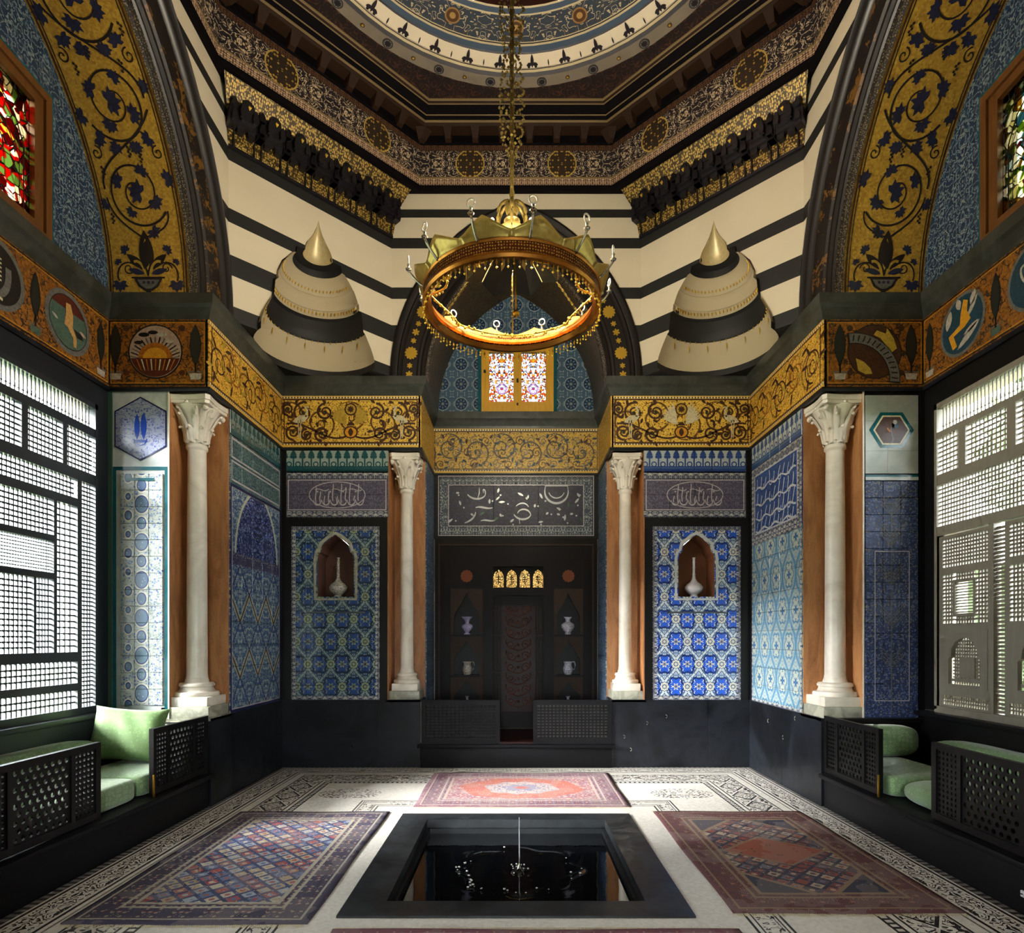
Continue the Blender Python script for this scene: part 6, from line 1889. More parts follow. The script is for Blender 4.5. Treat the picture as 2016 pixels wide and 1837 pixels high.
            MB().prism(rect(ou - hw * .45, ou + hw * .45, zb + .09, zb + .25), M, -.03, -.01).build('inner_panel', wm, d)
            MB().prism(rect(ou - hw, ou + hw, zb + .05, zb + .075), M, -.03, -.012).build('inner_rail', wm, d)
        # narrow open slit with slats between the leaves
        A, B = U(4.58, 4.665)
        slm = mesh_data('slit_slat', *(lambda q: (q.v, q.f))(MB().prism(rect(A, B, -.010, .010), PL(M(0, 0, 0), M.du, M.dv), -.02, .0)), MATS[wm])
        for j in range(46):
            o = bpy.data.objects.new('slit_slat', slm); o.location = (0, 0, WZ0 + .05 + 1.44 * j / 46); link(o, root)
    return root
side_window(-1); side_window(1)

# ------------------------------------------------------------------ columns
def column(name, x, y, zb, zt, rot, label, rs=.086, pw=.215):
    e = empty(name, (x, y, zb), label, 'column', 'white marble columns under the frieze')
    H_ = zt - zb
    ph = .115
    box('footing', x - pw - .015, x + pw + .015, y - pw - .015, y + pw + .015, zb, zb + .10, 'pale_stone', e, bevel=.004)
    box('plinth', x - pw + .01, x + pw - .01, y - pw + .01, y + pw - .01, zb + .10, zb + .10 + ph * .75, 'white_marble', e, bevel=.005)
    z = zb + .10 + ph * .75
    b_ = MB().lathe([(.0, 0), (pw * .93, 0), (pw * .97, .018), (pw * .93, .04), (pw * .78, .045), (pw * .72, .065), (pw * .70, .085), (pw * .76, .09), (pw * .78, .105), (pw * .72, .122), (rs * 1.22, .126), (rs * 1.15, .15), (rs * 1.05, .17)], (x, y, z), 28)
    shade_auto(b_.build('base', 'white_marble', e), 50)
    z += .17
    zc0 = zt - .42
    sh = MB().lathe([(rs * 1.08, 0), (rs * 1.03, .03), (rs * 1.0, .5), (rs * .96, (zc0 - z) * .7), (rs * .90, zc0 - z - .06), (rs * .92, zc0 - z - .05), (rs * 1.06, zc0 - z - .04), (rs * 1.08, zc0 - z - .02), (rs * 1.0, zc0 - z)], (x, y, z), 28)
    shade_auto(sh.build('shaft', 'white_marble', e), 60)
    # capital: bell, two tiers of acanthus leaves, corner volutes, abacus
    BP = [(0, 1.0), (.05, 1.04), (.12, 1.18), (.20, 1.45), (.27, 1.85), (.32, 2.15), (.335, 2.2)]
    def bell(z):
        for (z0, r0), (z1, r1) in zip(BP[:-1], BP[1:]):
            if z0 <= z <= z1: return rs * (r0 + (r1 - r0) * (z - z0) / (z1 - z0))
        return rs * BP[-1][1]
    cp = MB().lathe([(rs * r, z) for z, r in BP] + [(.001, .335)], (x, y, zc0), 24)
    cap = cp.build('capital', 'white_marble', e, True)
    rl_ = random.Random(int(x * 100))
    def leafy(a, z0, z1, w, curl):
        """carved leaf hugging the bell, its tip curling out"""
        vs = []; nr_ = 8
        for t in range(nr_):
            q = t / (nr_ - 1); zz = z0 + (z1 - z0) * min(q / .85, 1.0) - (.018 if t == nr_ - 1 else 0)
            r = bell(zz) + .006 + curl * max(0, (q - .55) / .45) ** 1.6
            ww = w * (1 - .25 * q) * (1 if t < nr_ - 2 else (.75 if t == nr_ - 2 else .35)) * (1 + .12 * (t % 2))
            for k in (-1, -.55, 0, .55, 1):
                rr = r + .014 * (1 - abs(k)) ** .5 + rl_.uniform(-.003, .003) - .004 * abs(k)
                aa = a + ww * k / max(rr, .03)
                vs.append((x + rr * math.cos(aa), y + rr * math.sin(aa), zc0 + zz - .010 * abs(k)))
        fs = [(j * 5 + k, j * 5 + k + 1, (j + 1) * 5 + k + 1, (j + 1) * 5 + k) for j in range(nr_ - 1) for k in range(4)]
        return vs, fs
    lv = MB()
    for i in range(8): lv.add(*leafy(rot + PI / 4 * i, .01, .155, .032, .034))
    for i in range(8): lv.add(*leafy(rot + PI / 4 * (i + .5), .03, .255, .030, .040))
    for i in range(4):
        a = rot + PI / 4 + PI / 2 * i
        lv.add(*leafy(a, .12, .33, .034, .055)); lv.add(*leafy(a - .35, .16, .31, .022, .02)); lv.add(*leafy(a + .35, .16, .31, .022, .02))
        rr = rs * 2.2 + .035; lv.ball((x + rr * math.cos(a), y + rr * math.sin(a), zc0 + .30), .026, 8, 5)
        a = rot + PI / 2 * i; rr = rs * 2.0; lv.ball((x + rr * math.cos(a), y + rr * math.sin(a), zc0 + .345), .022, 8, 5)
    shade_auto(lv.build('acanthus', 'white_marble', cap), 60)
    ab = MB(); q = pw * 1.02
    M2 = PL((x, y, zc0 + .33), (math.cos(rot), math.sin(rot), 0), (-math.sin(rot), math.cos(rot), 0))
    oc = []
    for i in range(4):
        a = PI / 2 * i
        for du, dv in ((1, -.86), (1, -.4), (.9, 0), (1, .4), (1, .86)):
            dd = .90 if abs(dv) < .1 else (.93 if abs(dv) < .5 else 1.0)
            oc.append((q * (dd * math.cos(a) - dv * math.sin(a)), q * (dd * math.sin(a) + dv * math.cos(a))))
    ab.prism(oc, M2, 0, .03); ab.prism([(u * 1.05, v * 1.05) for u, v in oc], M2, .03, .075)
    ab.build('abacus', 'white_marble', e)
    return e
zb = ZD + .004; zt = ZF0 - .022
column('marble_column', -2.985, 5.695, zb, zt - .012, 0, 'large white marble column between the sunlit tiled pier and the zigzag tiles', .088, .20)
column('marble_column', 2.985, 5.695, zb, zt - .012, 0, 'large white marble column between the indigo tiled pier and the pale blue ogee tiles', .088, .20)
column('marble_column', -1.325, 7.385, zb, zt - .012, 0, 'smaller white marble column between the green-blue niche panel and the wooden alcove', .078, .165)
column('marble_column', 1.325, 7.385, zb, zt - .012, 0, 'smaller white marble column between the bright blue niche panel and the wooden alcove', .078, .165)

# ------------------------------------------------------------------ rear recess: tiles, platform, balustrades, cabinet wall
for s in (-1, 1):
    M = Pleft(-RA) if s < 0 else Pright(RA)
    u0, u1 = (YB + ND, YRB) if s < 0 else (-YRB, -YB - ND)
    sp = slab('recess_panel', M, u0, u1, ZD - .1, ZD, 'recess_side_tile', wall_back, .014, 0)
    tiles(sp, M, u0 + .02, u1 - .02, ZD - .3, ZF0 - .04, 4, 16, 'recess_side_tile')
# script panel over the cabinet
Mq = Pback(YRB)
sc_ = slab('script_panel', Mq, -RA, RA, 2.88, ZF0, 'black_wood', wall_rear, .03, 0.0)
tiles(sc_, Mq, -1.04, 1.04, 2.93, 3.72, 12, 1, 'navy_border', None)
tiles(sc_, PL((0, YRB - .006, 0), (1, 0, 0), (0, 0, 1)), -.91, .91, 3.06, 3.60, 3, 1, 'script_ground_navy', None)
il = Inlay(Mq, .021)
il.frame(-1.06, 1.06, 2.915, 3.735, .012, 'script_grey'); il.frame(-.925, .925, 3.045, 3.615, .012, 'script_grey')
il.build('tile_border', sc_)
il = Inlay(Mq, .0225); wt = 'script_white'
def stroke(pts, w=.022): il.ribbon(pts, lambda t: w * (.45 + .75 * math.sin(PI * (t * .9 + .08))), wt)
stroke(bez((-.66, 3.48), (-.60, 3.40), (-.46, 3.40), (-.42, 3.47))); stroke(bez((-.42, 3.47), (-.40, 3.55), (-.47, 3.58), (-.44, 3.50)), .014); stroke([(-.52, 3.43), (-.50, 3.50), (-.50, 3.57)], .014)
stroke(bez((-.55, 3.30), (-.47, 3.33), (-.40, 3.27), (-.32, 3.30))); stroke(bez((-.70, 3.09), (-.62, 3.12), (-.56, 3.16), (-.55, 3.24)), .02); stroke(bez((-.48, 3.12), (-.40, 3.15), (-.36, 3.10), (-.28, 3.13)), .02)
stroke(bez((-.03, 3.21), (.02, 3.12), (.16, 3.12), (.20, 3.20))); stroke(bez((.20, 3.20), (.18, 3.30), (.04, 3.30), (.02, 3.22)), .018); stroke(bez((.0, 3.32), (.06, 3.38), (.14, 3.37), (.17, 3.31)), .016); stroke([(.05, 3.08), (.04, 3.16)], .014)
stroke(arc(.55, 3.52, .16, PI - .1, 2 * PI + .1, 18), .026); stroke([(.39, 3.53), (.40, 3.60), (.70, 3.60), (.71, 3.53)], .02); stroke(arc(.55, 3.54, .11, PI + .3, 2 * PI - .3, 12), .016)
for i, (u, v) in enumerate([(-.82, 3.5), (-.75, 3.33), (-.86, 3.15), (-.62, 3.22), (-.25, 3.5), (-.15, 3.38), (-.22, 3.22), (-.08, 3.10), (.1, 3.46), (.26, 3.35), (.3, 3.10), (.36, 3.42), (.44, 3.24), (.55, 3.30), (.66, 3.12), (.78, 3.22), (.83, 3.50), (.80, 3.36), (.60, 3.20), (-.36, 3.42)]):
    il.petal((u, v), i * 1.9, .05 + .02 * (i % 3), .03, wt); il.disc((u + .04, v - .03), .012, wt, 8)
for u, v in ((-.3, 3.12), (-.28, 3.40), (.9, 3.1), (.14, 3.4), (.72, 3.3), (-.5, 3.2)): il.petal((u, v), 1.0 + u, .08, .025, 'leaf_green')
il.build('calligraphy', sc_)

plat = empty('recess_platform', (0, 7.7, 0), 'low dark platform with lattice balustrades across the wooden alcove', 'platform')
box('base', -1.125, 1.125, YB - .06, YRB - .08, 0, .235, 'charcoal_wood', plat, bevel=.004)
box('ledge', -1.16, 1.16, YB - .085, YRB - .08, .235, .275, 'charcoal_wood', plat, bevel=.006)
box('floor_board', -1.1, 1.1, YB - .03, YRB - .08, .275, .30, 'red_wood', plat)
for k, (u0, u1) in enumerate(((-1.11, -.19), (.20, 1.125))):
    M = Pback(YB - .045); f = MB(); z0, z1 = .276, .795
    for q in (rect(u0, u0 + .05, z0, z1), rect(u1 - .05, u1, z0, z1), rect(u0 + .05, u1 - .05, z0, z0 + .075), rect(u0 + .05, u1 - .05, z1 - .06, z1)): f.prism(q, M, -.04, 0)
    bal = f.build('balustrade', 'charcoal_wood', plat)
    lattice(bal, M, u0 + .05, u1 - .05, z0 + .075, z1 - .06, .047 if k == 0 else .043, .034, 'charcoal_wood', .016, .014, .016, -.02)
    MB().prism(rect(u0 + .05, u1 - .05, z0 + .075, z1 - .06), M, -.07, -.05).build('backing_board', 'backing_lit' if k else 'backing_dim', bal)  # light on the right-hand board is put into its paler colour
# carved wooden wall with door, shelves and a lit transom
cab = empty('alcove_cabinet', (0.02, YRB, .3), 'dark wooden alcove wall with carved door, shelves and a glowing four-arched transom', 'cabinet')
Mc = Pback(YRB)
CX = .03
f = MB()
for q in (rect(-1.1, -.98, .3, 2.88), rect(.98, 1.1, .3, 2.88), rect(-.98, .98, 2.56, 2.88)): f.prism(q, Mc, -.06, .05)
f.build('frame', 'dark_wood', cab)
f = MB()
for q in (rect(-1.055, -1.03, .3, 2.80), rect(1.03, 1.055, .3, 2.80), rect(-1.03, 1.03, 2.775, 2.80)): f.prism(q, Mc, .05, .065)
f.build('frame_moulding', 'brown_wood', cab)
f = MB()
for q in (rect(CX - .48, CX - .34, .3, 2.56), rect(CX + .34, CX + .48, .3, 2.56), rect(CX - .34, CX + .34, 2.10, 2.19), rect(CX - .34, CX + .34, 2.49, 2.56), rect(-.98, -.88, .3, 2.56), rect(.90, .98, .3, 2.56)): f.prism(q, Mc, -.04, .11)
f.build('stile', 'dark_wood', cab)
dm = MB()
for q in (rect(CX - .34, CX - .235, .3, 2.10), rect(CX + .235, CX + .34, .3, 2.10), rect(CX - .235, CX + .235, 1.97, 2.10), rect(CX - .235, CX + .235, .3, .52)): dm.prism(q, Mc, -.04, .022)
door = dm.build('door', 'dark_wood', cab)
MB().prism(rect(CX - .235, CX + .235, .52, 1.97), Mc, -.05, -.005).build('carved_panel', 'red_wood', door)
cv = Inlay(Mc, 0.0); rl = MB()
for i in range(9):
    z = .66 + i * .155
    for sg in (-1, 1):
        for t in (spiral(CX + sg * .10, z, .065, .012, 0, sg * 1.4, 20), bez((CX, z - .08), (CX + sg * .12, z - .06), (CX + sg * .20, z + .02), (CX + sg * .16, z + .08), 10)):
            rl.tube([Mc(u, v, .0) for u, v in t], .007, 5)
    rl.ball(Mc(CX, z, .0), .018, 6, 4)
rl.build('carved_scrolls', 'carved_red', door, True, 'stuff')
for z0, z1 in ((1.62, 1.97), (1.10, 1.50), (.62, 1.02)):
    for u in (CX - .305, CX - .26, CX + .26, CX + .305): MB().prism(rect(u - .008, u + .008, z0, z1), Mc, .02, .036).build('door_moulding', 'brown_wood', door)
for z in (1.56, 1.06):
    for u in (CX - .285, CX + .285): MB().prism(rect(u - .06, u + .06, z - .012, z + .012), Mc, .02, .034).build('door_bar', 'brown_wood', door)
# transom: four little pointed arches, lit from behind
def arch_open(u0, u1, z0, z1, k=6):
    uc, hw = (u0 + u1) / 2, (u1 - u0) / 2
    return [(hw, z0), (hw, z0 + (z1 - z0) * .55), (hw * .9, z0 + (z1 - z0) * .72), (hw * .6, z0 + (z1 - z0) * .88), (0, z1)]
tz0, tz1 = 2.20, 2.48
n4 = 4; tw = .72 / n4
tb = MB()
for i in range(n4):
    u0 = CX - .36 + tw * i; uc = u0 + tw / 2
    op = arch_open(u0 + .02, u0 + tw - .02, tz0 + .015, tz1 - .02)
    for sd in (-1, 1):
        for p, q in zip(op[:-1], op[1:]):
            pts = [(uc + sd * p[0], p[1]), (uc + sd * tw / 2, p[1]), (uc + sd * tw / 2, q[1]), (uc + sd * q[0], q[1])]
            tb.prism(pts if sd > 0 else pts[::-1], Mc, -.02, .01)
    tb.prism(rect(u0, u0 + tw, tz0 - .01, tz0 + .015), Mc, -.02, .01); tb.prism(rect(u0, u0 + tw, tz1 - .02, tz1 + .01), Mc, -.02, .01)
tr = tb.build('transom', 'dark_wood', cab)
for i in range(n4):
    u0 = CX - .36 + tw * i; uc = u0 + tw / 2
    MB().prism(rect(u0 + .01, u0 + tw - .01, tz0, tz1), Mc, -.035, -.03).build('amber_pane', 'amber_pane', tr)
    gr = MB(); gr.add(*(lambda q: (q.v, q.f))(lattice_mb(Mc, uc - .03, uc + .03, tz0 + .06, tz1 - .09, .03, .032, .010, .009, .008, -.012))); gr.build('transom_grille', 'dark_wood', tr, kind='stuff')
# shelf bays left and right of the door
for sd in (-1, 1):
    a, b_ = sorted((CX + sd * .48, sd * .90 if sd > 0 else -.88))
    uc = (a + b_) / 2; hw = (b_ - a) / 2
    bay = MB().prism(rect(a, b_, .3, 2.56), Mc, -.055, -.05).build('shelf_bay', 'black_wood', cab)
    MB().prism(rect(a, b_, 2.19, 2.56), Mc, -.05, .105).build('upper_panel', 'dark_wood', bay)
    il = Inlay(Mc, .109); il.flower((uc, 2.36), .085, 'terracotta', 12, .12); il.build('rosette', bay)
    for zs in (1.545, 1.00, .52): box('shelf', a, b_, YRB - .115, YRB + .05, zs, zs + .028, 'dark_wood', bay)
    for z0, z1 in ((1.573, 2.19), (1.028, 1.545), (.548, 1.0)):      # pointed arch spandrels
        ph = (z1 - z0); op = [(hw * .80, z0), (hw * .80, z0 + ph * .42), (hw * .58, z0 + ph * .56), (hw * .36, z0 + ph * .66), (0, z0 + ph * .90)]
        sp_ = MB()
        for sg in (-1, 1):
            for p, q in zip(op[:-1], op[1:]):
                pts = [(uc + sg * p[0], p[1]), (uc + sg * hw, p[1]), (uc + sg * hw, q[1]), (uc + sg * q[0], q[1])]
                sp_.prism(pts if sg > 0 else pts[::-1], Mc, .085, .105)
        sp_.prism(rect(a, b_, z0 + ph * .90, z1), Mc, .085, .105)
        sp_.build('arch_board', 'brown_wood', bay)

# ------------------------------------------------------------------ divans
def soft(name, c, s, m, parent=None, e=.35, n=14, sag=None, rotz=0, bulge=0):
    """rounded upholstered block: superellipsoid of half-sizes s"""
    vs = []; fs = []; ns, nr = 28, n
    def sp(x, p): return math.copysign(abs(x) ** p, x)
    for j in range(nr + 1):
        ph = -PI / 2 + PI * j / nr
        for i in range(ns):
            th = 2 * PI * i / ns
            x = s[0] * sp(math.cos(ph), e) * sp(math.cos(th), e); y = s[1] * sp(math.cos(ph), e) * sp(math.sin(th), e); z = s[2] * sp(math.sin(ph), e * 1.6)
            if sag and z > 0: z += sag * (1 - (x / s[0]) ** 2) * (1 - (y / s[1]) ** 2)
            vs.append((c[0] + x * math.cos(rotz) - y * math.sin(rotz), c[1] + x * math.sin(rotz) + y * math.cos(rotz), c[2] + z))
    for j in range(nr):
        for i in range(ns):
            k = (i + 1) % ns; fs.append((j * ns + i, j * ns + k, (j + 1) * ns + k, (j + 1) * ns + i))
    return obj(name, vs, fs, m, parent, True)
PZ0, PZ1 = .315, .82
for s in (-1, 1):
    d = empty('divan', (s * 3.2, YS, 0), 'built-in divan with black fretwork front and green cushions under the bright window' if s < 0 else 'built-in divan with black fretwork front and green cushions under the shuttered grey screen', 'divan')
    def bx(n, xa, xb, y0, y1, z0, z1, m, par=d, bev=.004):
        a, b_ = sorted((s * xa, s * xb)); return box(n, a, b_, y0, y1, z0, z1, m, par, bevel=bev)
    bx('plinth', W - .005, XR + .02, YN + .01, YF - .01, 0, .26, 'charcoal_wood'); bx('ledge', W - .05, XR + .02, YN - .0, YF + .0, .26, .30, 'charcoal_wood', bev=.008)
    bx('window_shelf', XR - .10, XR + .03, YN + .01, YF - .01, .83, .872, 'screen_wood' if s < 0 else 'black_wood'); bx('back_board', XR - .045, XR + .03, YN + .01, YF - .01, .30, .83, 'screen_wood' if s < 0 else 'black_wood')
    if s > 0: bx('end_shelf', W + .01, XR, YF - .07, YF - .0, ZD - .03, ZD + .01, 'black_wood')
    M = Pleft(-W) if s < 0 else Pright(W)
    sg = 1 if s < 0 else -1
    for k, (ya, yb_) in enumerate(((4.65, YF - .005), (YN + .005, 4.06))):
        u0, u1 = sorted((sg * ya, sg * yb_)); L = u1 - u0
        f = MB(); w = .045
        q1, q2 = u0 + L * .255, u1 - L * .255
        for q in (rect(u0, u0 + w, PZ0, PZ1), rect(u1 - w, u1, PZ0, PZ1), rect(u0 + w, u1 - w, PZ0, PZ0 + .045), rect(u0 + w, u1 - w, PZ1 - .04, PZ1), rect(q1 - .018, q1 + .018, PZ0 + .045, PZ1 - .04), rect(q2 - .018, q2 + .018, PZ0 + .045, PZ1 - .04)): f.prism(q, M, -.035, 0)
        fp = f.build('fretwork_front', 'black_wood', d)
        cpan = holed(M, q1 + .018, q2 - .018, PZ0 + .045, PZ1 - .04, .054, .046, .0165, .012, True, 8, None, -.012)
        o = cpan.build('pierced_panel', 'black_wood', fp); o['kind'] = 'stuff'
        for a, b_ in ((u0 + w, q1 - .018), (q2 + .018, u1 - w)):
            o = holed(M, a, b_, PZ0 + .045, PZ1 - .04, .036, .036, .011, .012, False, 8, None, -.012).build('pierced_panel', 'black_wood', fp); o['kind'] = 'stuff'
    # brass guide on the post beside the opening
    bx('brass_guide', W - .012, W + .0, 4.634, 4.65, .30, .47, 'brass', bev=.002)
    # cushions lie on the divan: things of their own
    side = 'below the bright lattice window' if s < 0 else 'below the shuttered grey screen'
    cx = s * 3.24
    tag(soft('seat_cushion', (s * 3.13, 5.02, .385), (.30, .43, .085), 'green_damask', e=.22, sag=.015), 'far green damask seat cushion ' + side, 'cushion', 'divan seat cushions')
    tag(soft('seat_cushion', (s * 3.13, 4.18, .385), (.30, .40, .085), 'green_damask', e=.22 if s < 0 else .5, sag=.02), 'middle green damask seat cushion ' + side, 'cushion', 'divan seat cushions')
    tag(soft('bolster', (s * 3.525, 4.25, .545), (.095, .85 if s > 0 else .85, .16), 'green_damask', e=.4), 'long green back bolster along the wall ' + side, 'bolster', 'divan bolsters')
    bx('end_board', W + .012, XR - .0, YF - .012, YF + .012, .30, ZD - .03, 'black_wood' if s > 0 else 'screen_wood', bev=0)
    tag(soft('bolster', (s * 3.165, YF - .115, .618), (.355 if s > 0 else .28, .09, .135), 'green_damask', e=.4), 'short green bolster against the tiled pier ' + side, 'bolster', 'divan bolsters')
# the square pillow
def pillow(loc, w, h, t, rot, m):
    n = 22; vs = []; fs = []
    def P(i, j, sgn):
        u, v = i / n * 2 - 1, j / n * 2 - 1
        pin = 1 - .10 * (1 - abs(u) ** 2.0) * abs(v) ** 6
        pin2 = 1 - .10 * (1 - abs(v) ** 2.0) * abs(u) ** 6
        th = t * ((1 - u ** 4) * (1 - v ** 4)) ** .55
        wr = .006 * math.sin(9 * u + 4 * v) * (1 - abs(u))
        return (u * w / 2 * pin2, sgn * (th + wr * (th > .01)), v * h / 2 * pin)
    for sgn in (1, -1):
        k = len(vs)
        vs += [P(i, j, sgn) for j in range(n + 1) for i in range(n + 1)]
        for j in range(n):
            for i in range(n):
                q = (k + j * (n + 1) + i, k + j * (n + 1) + i + 1, k + (j + 1) * (n + 1) + i + 1, k + (j + 1) * (n + 1) + i)
                fs.append(q if sgn < 0 else q[::-1])
    o = obj('pillow', vs, fs, m, None, True)
    o.location = loc; o.rotation_euler = rot
    return o
tag(pillow((-3.24, 5.08, .712), .60, .46, .085, (-.28, .06, .08), 'green_silk'), 'square plain green pillow leaning in the corner of the divan below the sunlit pier', 'pillow')

# ------------------------------------------------------------------ fountain
fp = empty('fountain_pool', (0, 4.25, 0), 'square black stone pool with a thin water jet in the middle of the floor', 'pool')
IX, IY0, IY1 = .737, 3.47, 5.04
Mf = Pfloor(0)
WL = -.095
for pts in ([(-PX, PY0), (PX, PY0), (IX, IY0), (-IX, IY0)], [(PX, PY0), (PX, PY1), (IX, IY1), (IX, IY0)], [(PX, PY1), (-PX, PY1), (-IX, IY1), (IX, IY1)], [(-PX, PY1), (-PX, PY0), (-IX, IY0), (-IX, IY1)]):
    MB().prism(pts, Mf, -.14, .012).build('kerb_stone', 'kerb_slate', fp)
bs = MB()
e = .05
for q in (rect(-IX, IX, IY0 - .02, IY0 + .005), rect(-IX, IX, IY1 - .03, IY1 + .01), rect(-IX - .01, -IX + .03, IY0, IY1), rect(IX - .03, IX + .01, IY0, IY1)): bs.prism(q, Mf, -.40, -.055)
bs.prism(rect(-IX - .05, IX + .05, IY0 - .05, IY1 + .05), Mf, -.46, -.40)
bs.build('basin_lining', 'basin_black', fp)
n = 90; vs = []; fs = []
jx, jy = .022, 4.22
for j in range(n + 1):
    for i in range(n + 1):
        x = -IX + .03 + (2 * IX - .06) * i / n; y = IY0 + .005 + (IY1 - IY0 - .035) * j / n
        dx_, dy_ = x - jx, y - jy; r = math.hypot(dx_, dy_); th = math.atan2(dy_, dx_)
        z = .0009 * math.sin(r * 62) * math.exp(-r * 5.0)
        rr = .40 * (1 + .07 * math.cos(8 * th))
        z += .006 * math.exp(-((r - rr) / .026) ** 2) * (.55 + .45 * math.cos(5 * th + 1)) + .02 * math.exp(-(r / .03) ** 2)
        vs.append((x, y, WL + z))
for j in range(n):
    for i in range(n): fs.append((j * (n + 1) + i, j * (n + 1) + i + 1, (j + 1) * (n + 1) + i + 1, (j + 1) * (n + 1) + i))
obj('water_surface', vs, fs, 'water', fp, True)
MB().tube([(jx, jy, WL), (jx + .001, jy, .0), (jx, jy, .12), (jx, jy, .27)], lambda t: .0055 - .003 * t, 6).build('water_jet', 'water_jet', fp, True)
MB().lathe([(.03, -.02), (.02, .01), (.012, .02), (.006, .05)], (jx, jy, WL), 10).build('jet_nozzle', 'silver', fp, True)
rnd = random.Random(4); dp = MB()
for i in range(34):
    th = rnd.choice((rnd.uniform(2.6, 5.2), rnd.uniform(2.6, 5.2), rnd.uniform(0, 6.28))); r = .40 * (1 + .07 * math.cos(8 * th)) + rnd.gauss(0, .018)
    dp.ball((jx + r * math.cos(th), jy + r * math.sin(th), WL + rnd.uniform(.006, .02)), rnd.uniform(.004, .010), 6, 4, .6)
for i in range(14):
    th = rnd.uniform(0, 2 * PI); r = rnd.uniform(.01, .09)
    dp.ball((jx + r * math.cos(th), jy + r * math.sin(th), WL + rnd.uniform(.004, .04)), rnd.uniform(.003, .007), 6, 4)
dp.build('water_drops', 'clear_bead', fp, True, 'stuff')

# ------------------------------------------------------------------ rugs
def rug_obj(name, R, m, label, fringe):
    x0, x1, y0, y1 = R
    e = empty(name, ((x0 + x1) / 2, (y0 + y1) / 2, 0), label, 'rug')
    nx = 40; vs = []; fs = []
    for j in range(nx + 1):
        for i in range(nx + 1):
            u, v = i / nx, j / nx
            x = x0 + (x1 - x0) * u + .006 * math.sin(v * 9); y = y0 + (y1 - y0) * v + .006 * math.sin(u * 7 + 1)
            vs.append((x, y, .009 + .0015 * math.sin(u * 11 + v * 5)))
    for j in range(nx):
        for i in range(nx): fs.append((j * (nx + 1) + i, j * (nx + 1) + i + 1, (j + 1) * (nx + 1) + i + 1, (j + 1) * (nx + 1) + i))
    k = len(vs); edge = [i for i in range(nx + 1)] + [(j * (nx + 1) + nx) for j in range(1, nx + 1)] + [nx * (nx + 1) + i for i in range(nx - 1, -1, -1)] + [j * (nx + 1) for j in range(nx - 1, 0, -1)]
    for q in edge: vs.append((vs[q][0], vs[q][1], .0005))
    for a in range(len(edge)):
        b_ = (a + 1) % len(edge); fs.append((edge[a], k + a, k + b_, edge[b_]))
    obj('pile', vs, fs, m, e, True)
    fr = MB(); rnd = random.Random(2)
    for y, sg in ((y0, -1), (y1, 1)):
        if fringe == 'x': break
        t = x0 + .01
        while t < x1 - .01:
            fr.add([(t, y, .004), (t + .006, y, .004), (t + .006 + rnd.uniform(-.006, .006), y + sg * .03, .002), (t + rnd.uniform(-.006, .006), y + sg * .03, .002)], [(0, 1, 2, 3) if sg > 0 else (3, 2, 1, 0)]); t += .011
    if fringe == 'y': fr.build('fringe', 'm_cream', e, kind='stuff')
    return e
rug_obj('rug', RUG_L, 'rug_blue', 'blue and rose rug beside the pool on the side of the bright window', 'y')
rug_obj('rug', RUG_R, 'rug_red', 'dark red rug with an orange lozenge medallion beside the pool', 'y')
rug_obj('rug', RUG_B, 'rug_coral', 'coral red medallion rug before the lattice balustrades of the rear alcove', 'y')
rug_obj('rug', RUG_N, 'rug_near', 'pinkish rug whose edge just shows at the bottom of the picture', 'y')
# ------------------------------------------------------------------ vases
def vase(name, x, y, z, prof, m, label, cat='vase', group=None, handles=0, neckm=None):
    e = empty(name, (x, y, z), label, cat, group)
    shade_auto(MB().lathe(prof, (x, y, z), 22).build('body', m, e), 55)
    for i in range(handles):
        sg = 1 if i == 0 else -1
        pts = [(x + sg * dx, y, z + dz) for dx, dz in ((.045, .17), (.085, .175), (.10, .13), (.085, .075), (.055, .06))]
        MB().tube(pts, .009, 6).build('handle', m, e, True)
    return e
bottle = [(.001, 0), (.045, 0), (.05, .012), (.04, .025), (.075, .05), (.105, .09), (.108, .12), (.085, .155), (.045, .185), (.024, .22), (.018, .26), (.022, .275), (.017, .29), (.016, .34), (.021, .352), (.016, .365), (.015, .41), (.020, .42), (.015, .43), (.016, .465), (.022, .475), (.001, .475)]
NB = NZ0 + .001
vase('bottle_vase', -NX, YB + .10, NB, bottle, 'grey_porcelain', 'slender patterned bottle vase in the brown niche of the green-blue tile panel')
vase('bottle_vase', NX, YB + .10, NB, bottle, 'white_porcelain', 'slender white bottle vase in the brown niche of the bright blue tile panel')
_v = .88
flare = [(.001, 0), (.05, 0), (.052, .012), (.03, .03), (.05, .06), (.085, .10), (.09, .13), (.07, .155), (.032, .17), (.030, .20), (.05, .235), (.085, .265), (.088, .272), (.001, .262)]
round_ = [(.001, 0), (.045, 0), (.05, .015), (.04, .03), (.075, .065), (.105, .115), (.10, .155), (.06, .185), (.036, .20), (.036, .235), (.06, .262), (.064, .27), (.001, .262)]
jug = [(.001, 0), (.05, 0), (.062, .02), (.075, .06), (.078, .10), (.065, .135), (.058, .155), (.07, .195), (.074, .205), (.001, .198)]
flare, round_, jug = [[(r * _v, z * _v) for r, z in q] for q in (flare, round_, jug)]
xl, xr = (-.45 - .88) / 2, (.51 + .90) / 2
ys = YRB - .03
vase('vase', xl, ys, 1.574, flare, 'lilac_porcelain', 'lilac flared vase on the upper shelf nearest the green-blue niche side of the cabinet')
vase('vase', xr, ys, 1.574, round_, 'porcelain', 'round-bellied white vase on the upper shelf nearest the bright blue niche side of the cabinet')
vase('jug', xl, ys, 1.029, jug, 'grey_porcelain', 'squat brownish patterned jug below the lilac flared vase', 'jug', None, 1)
vase('jug', xr, ys, 1.029, jug, 'porcelain', 'blue-white patterned jug below the round-bellied vase', 'jug', None, 1)
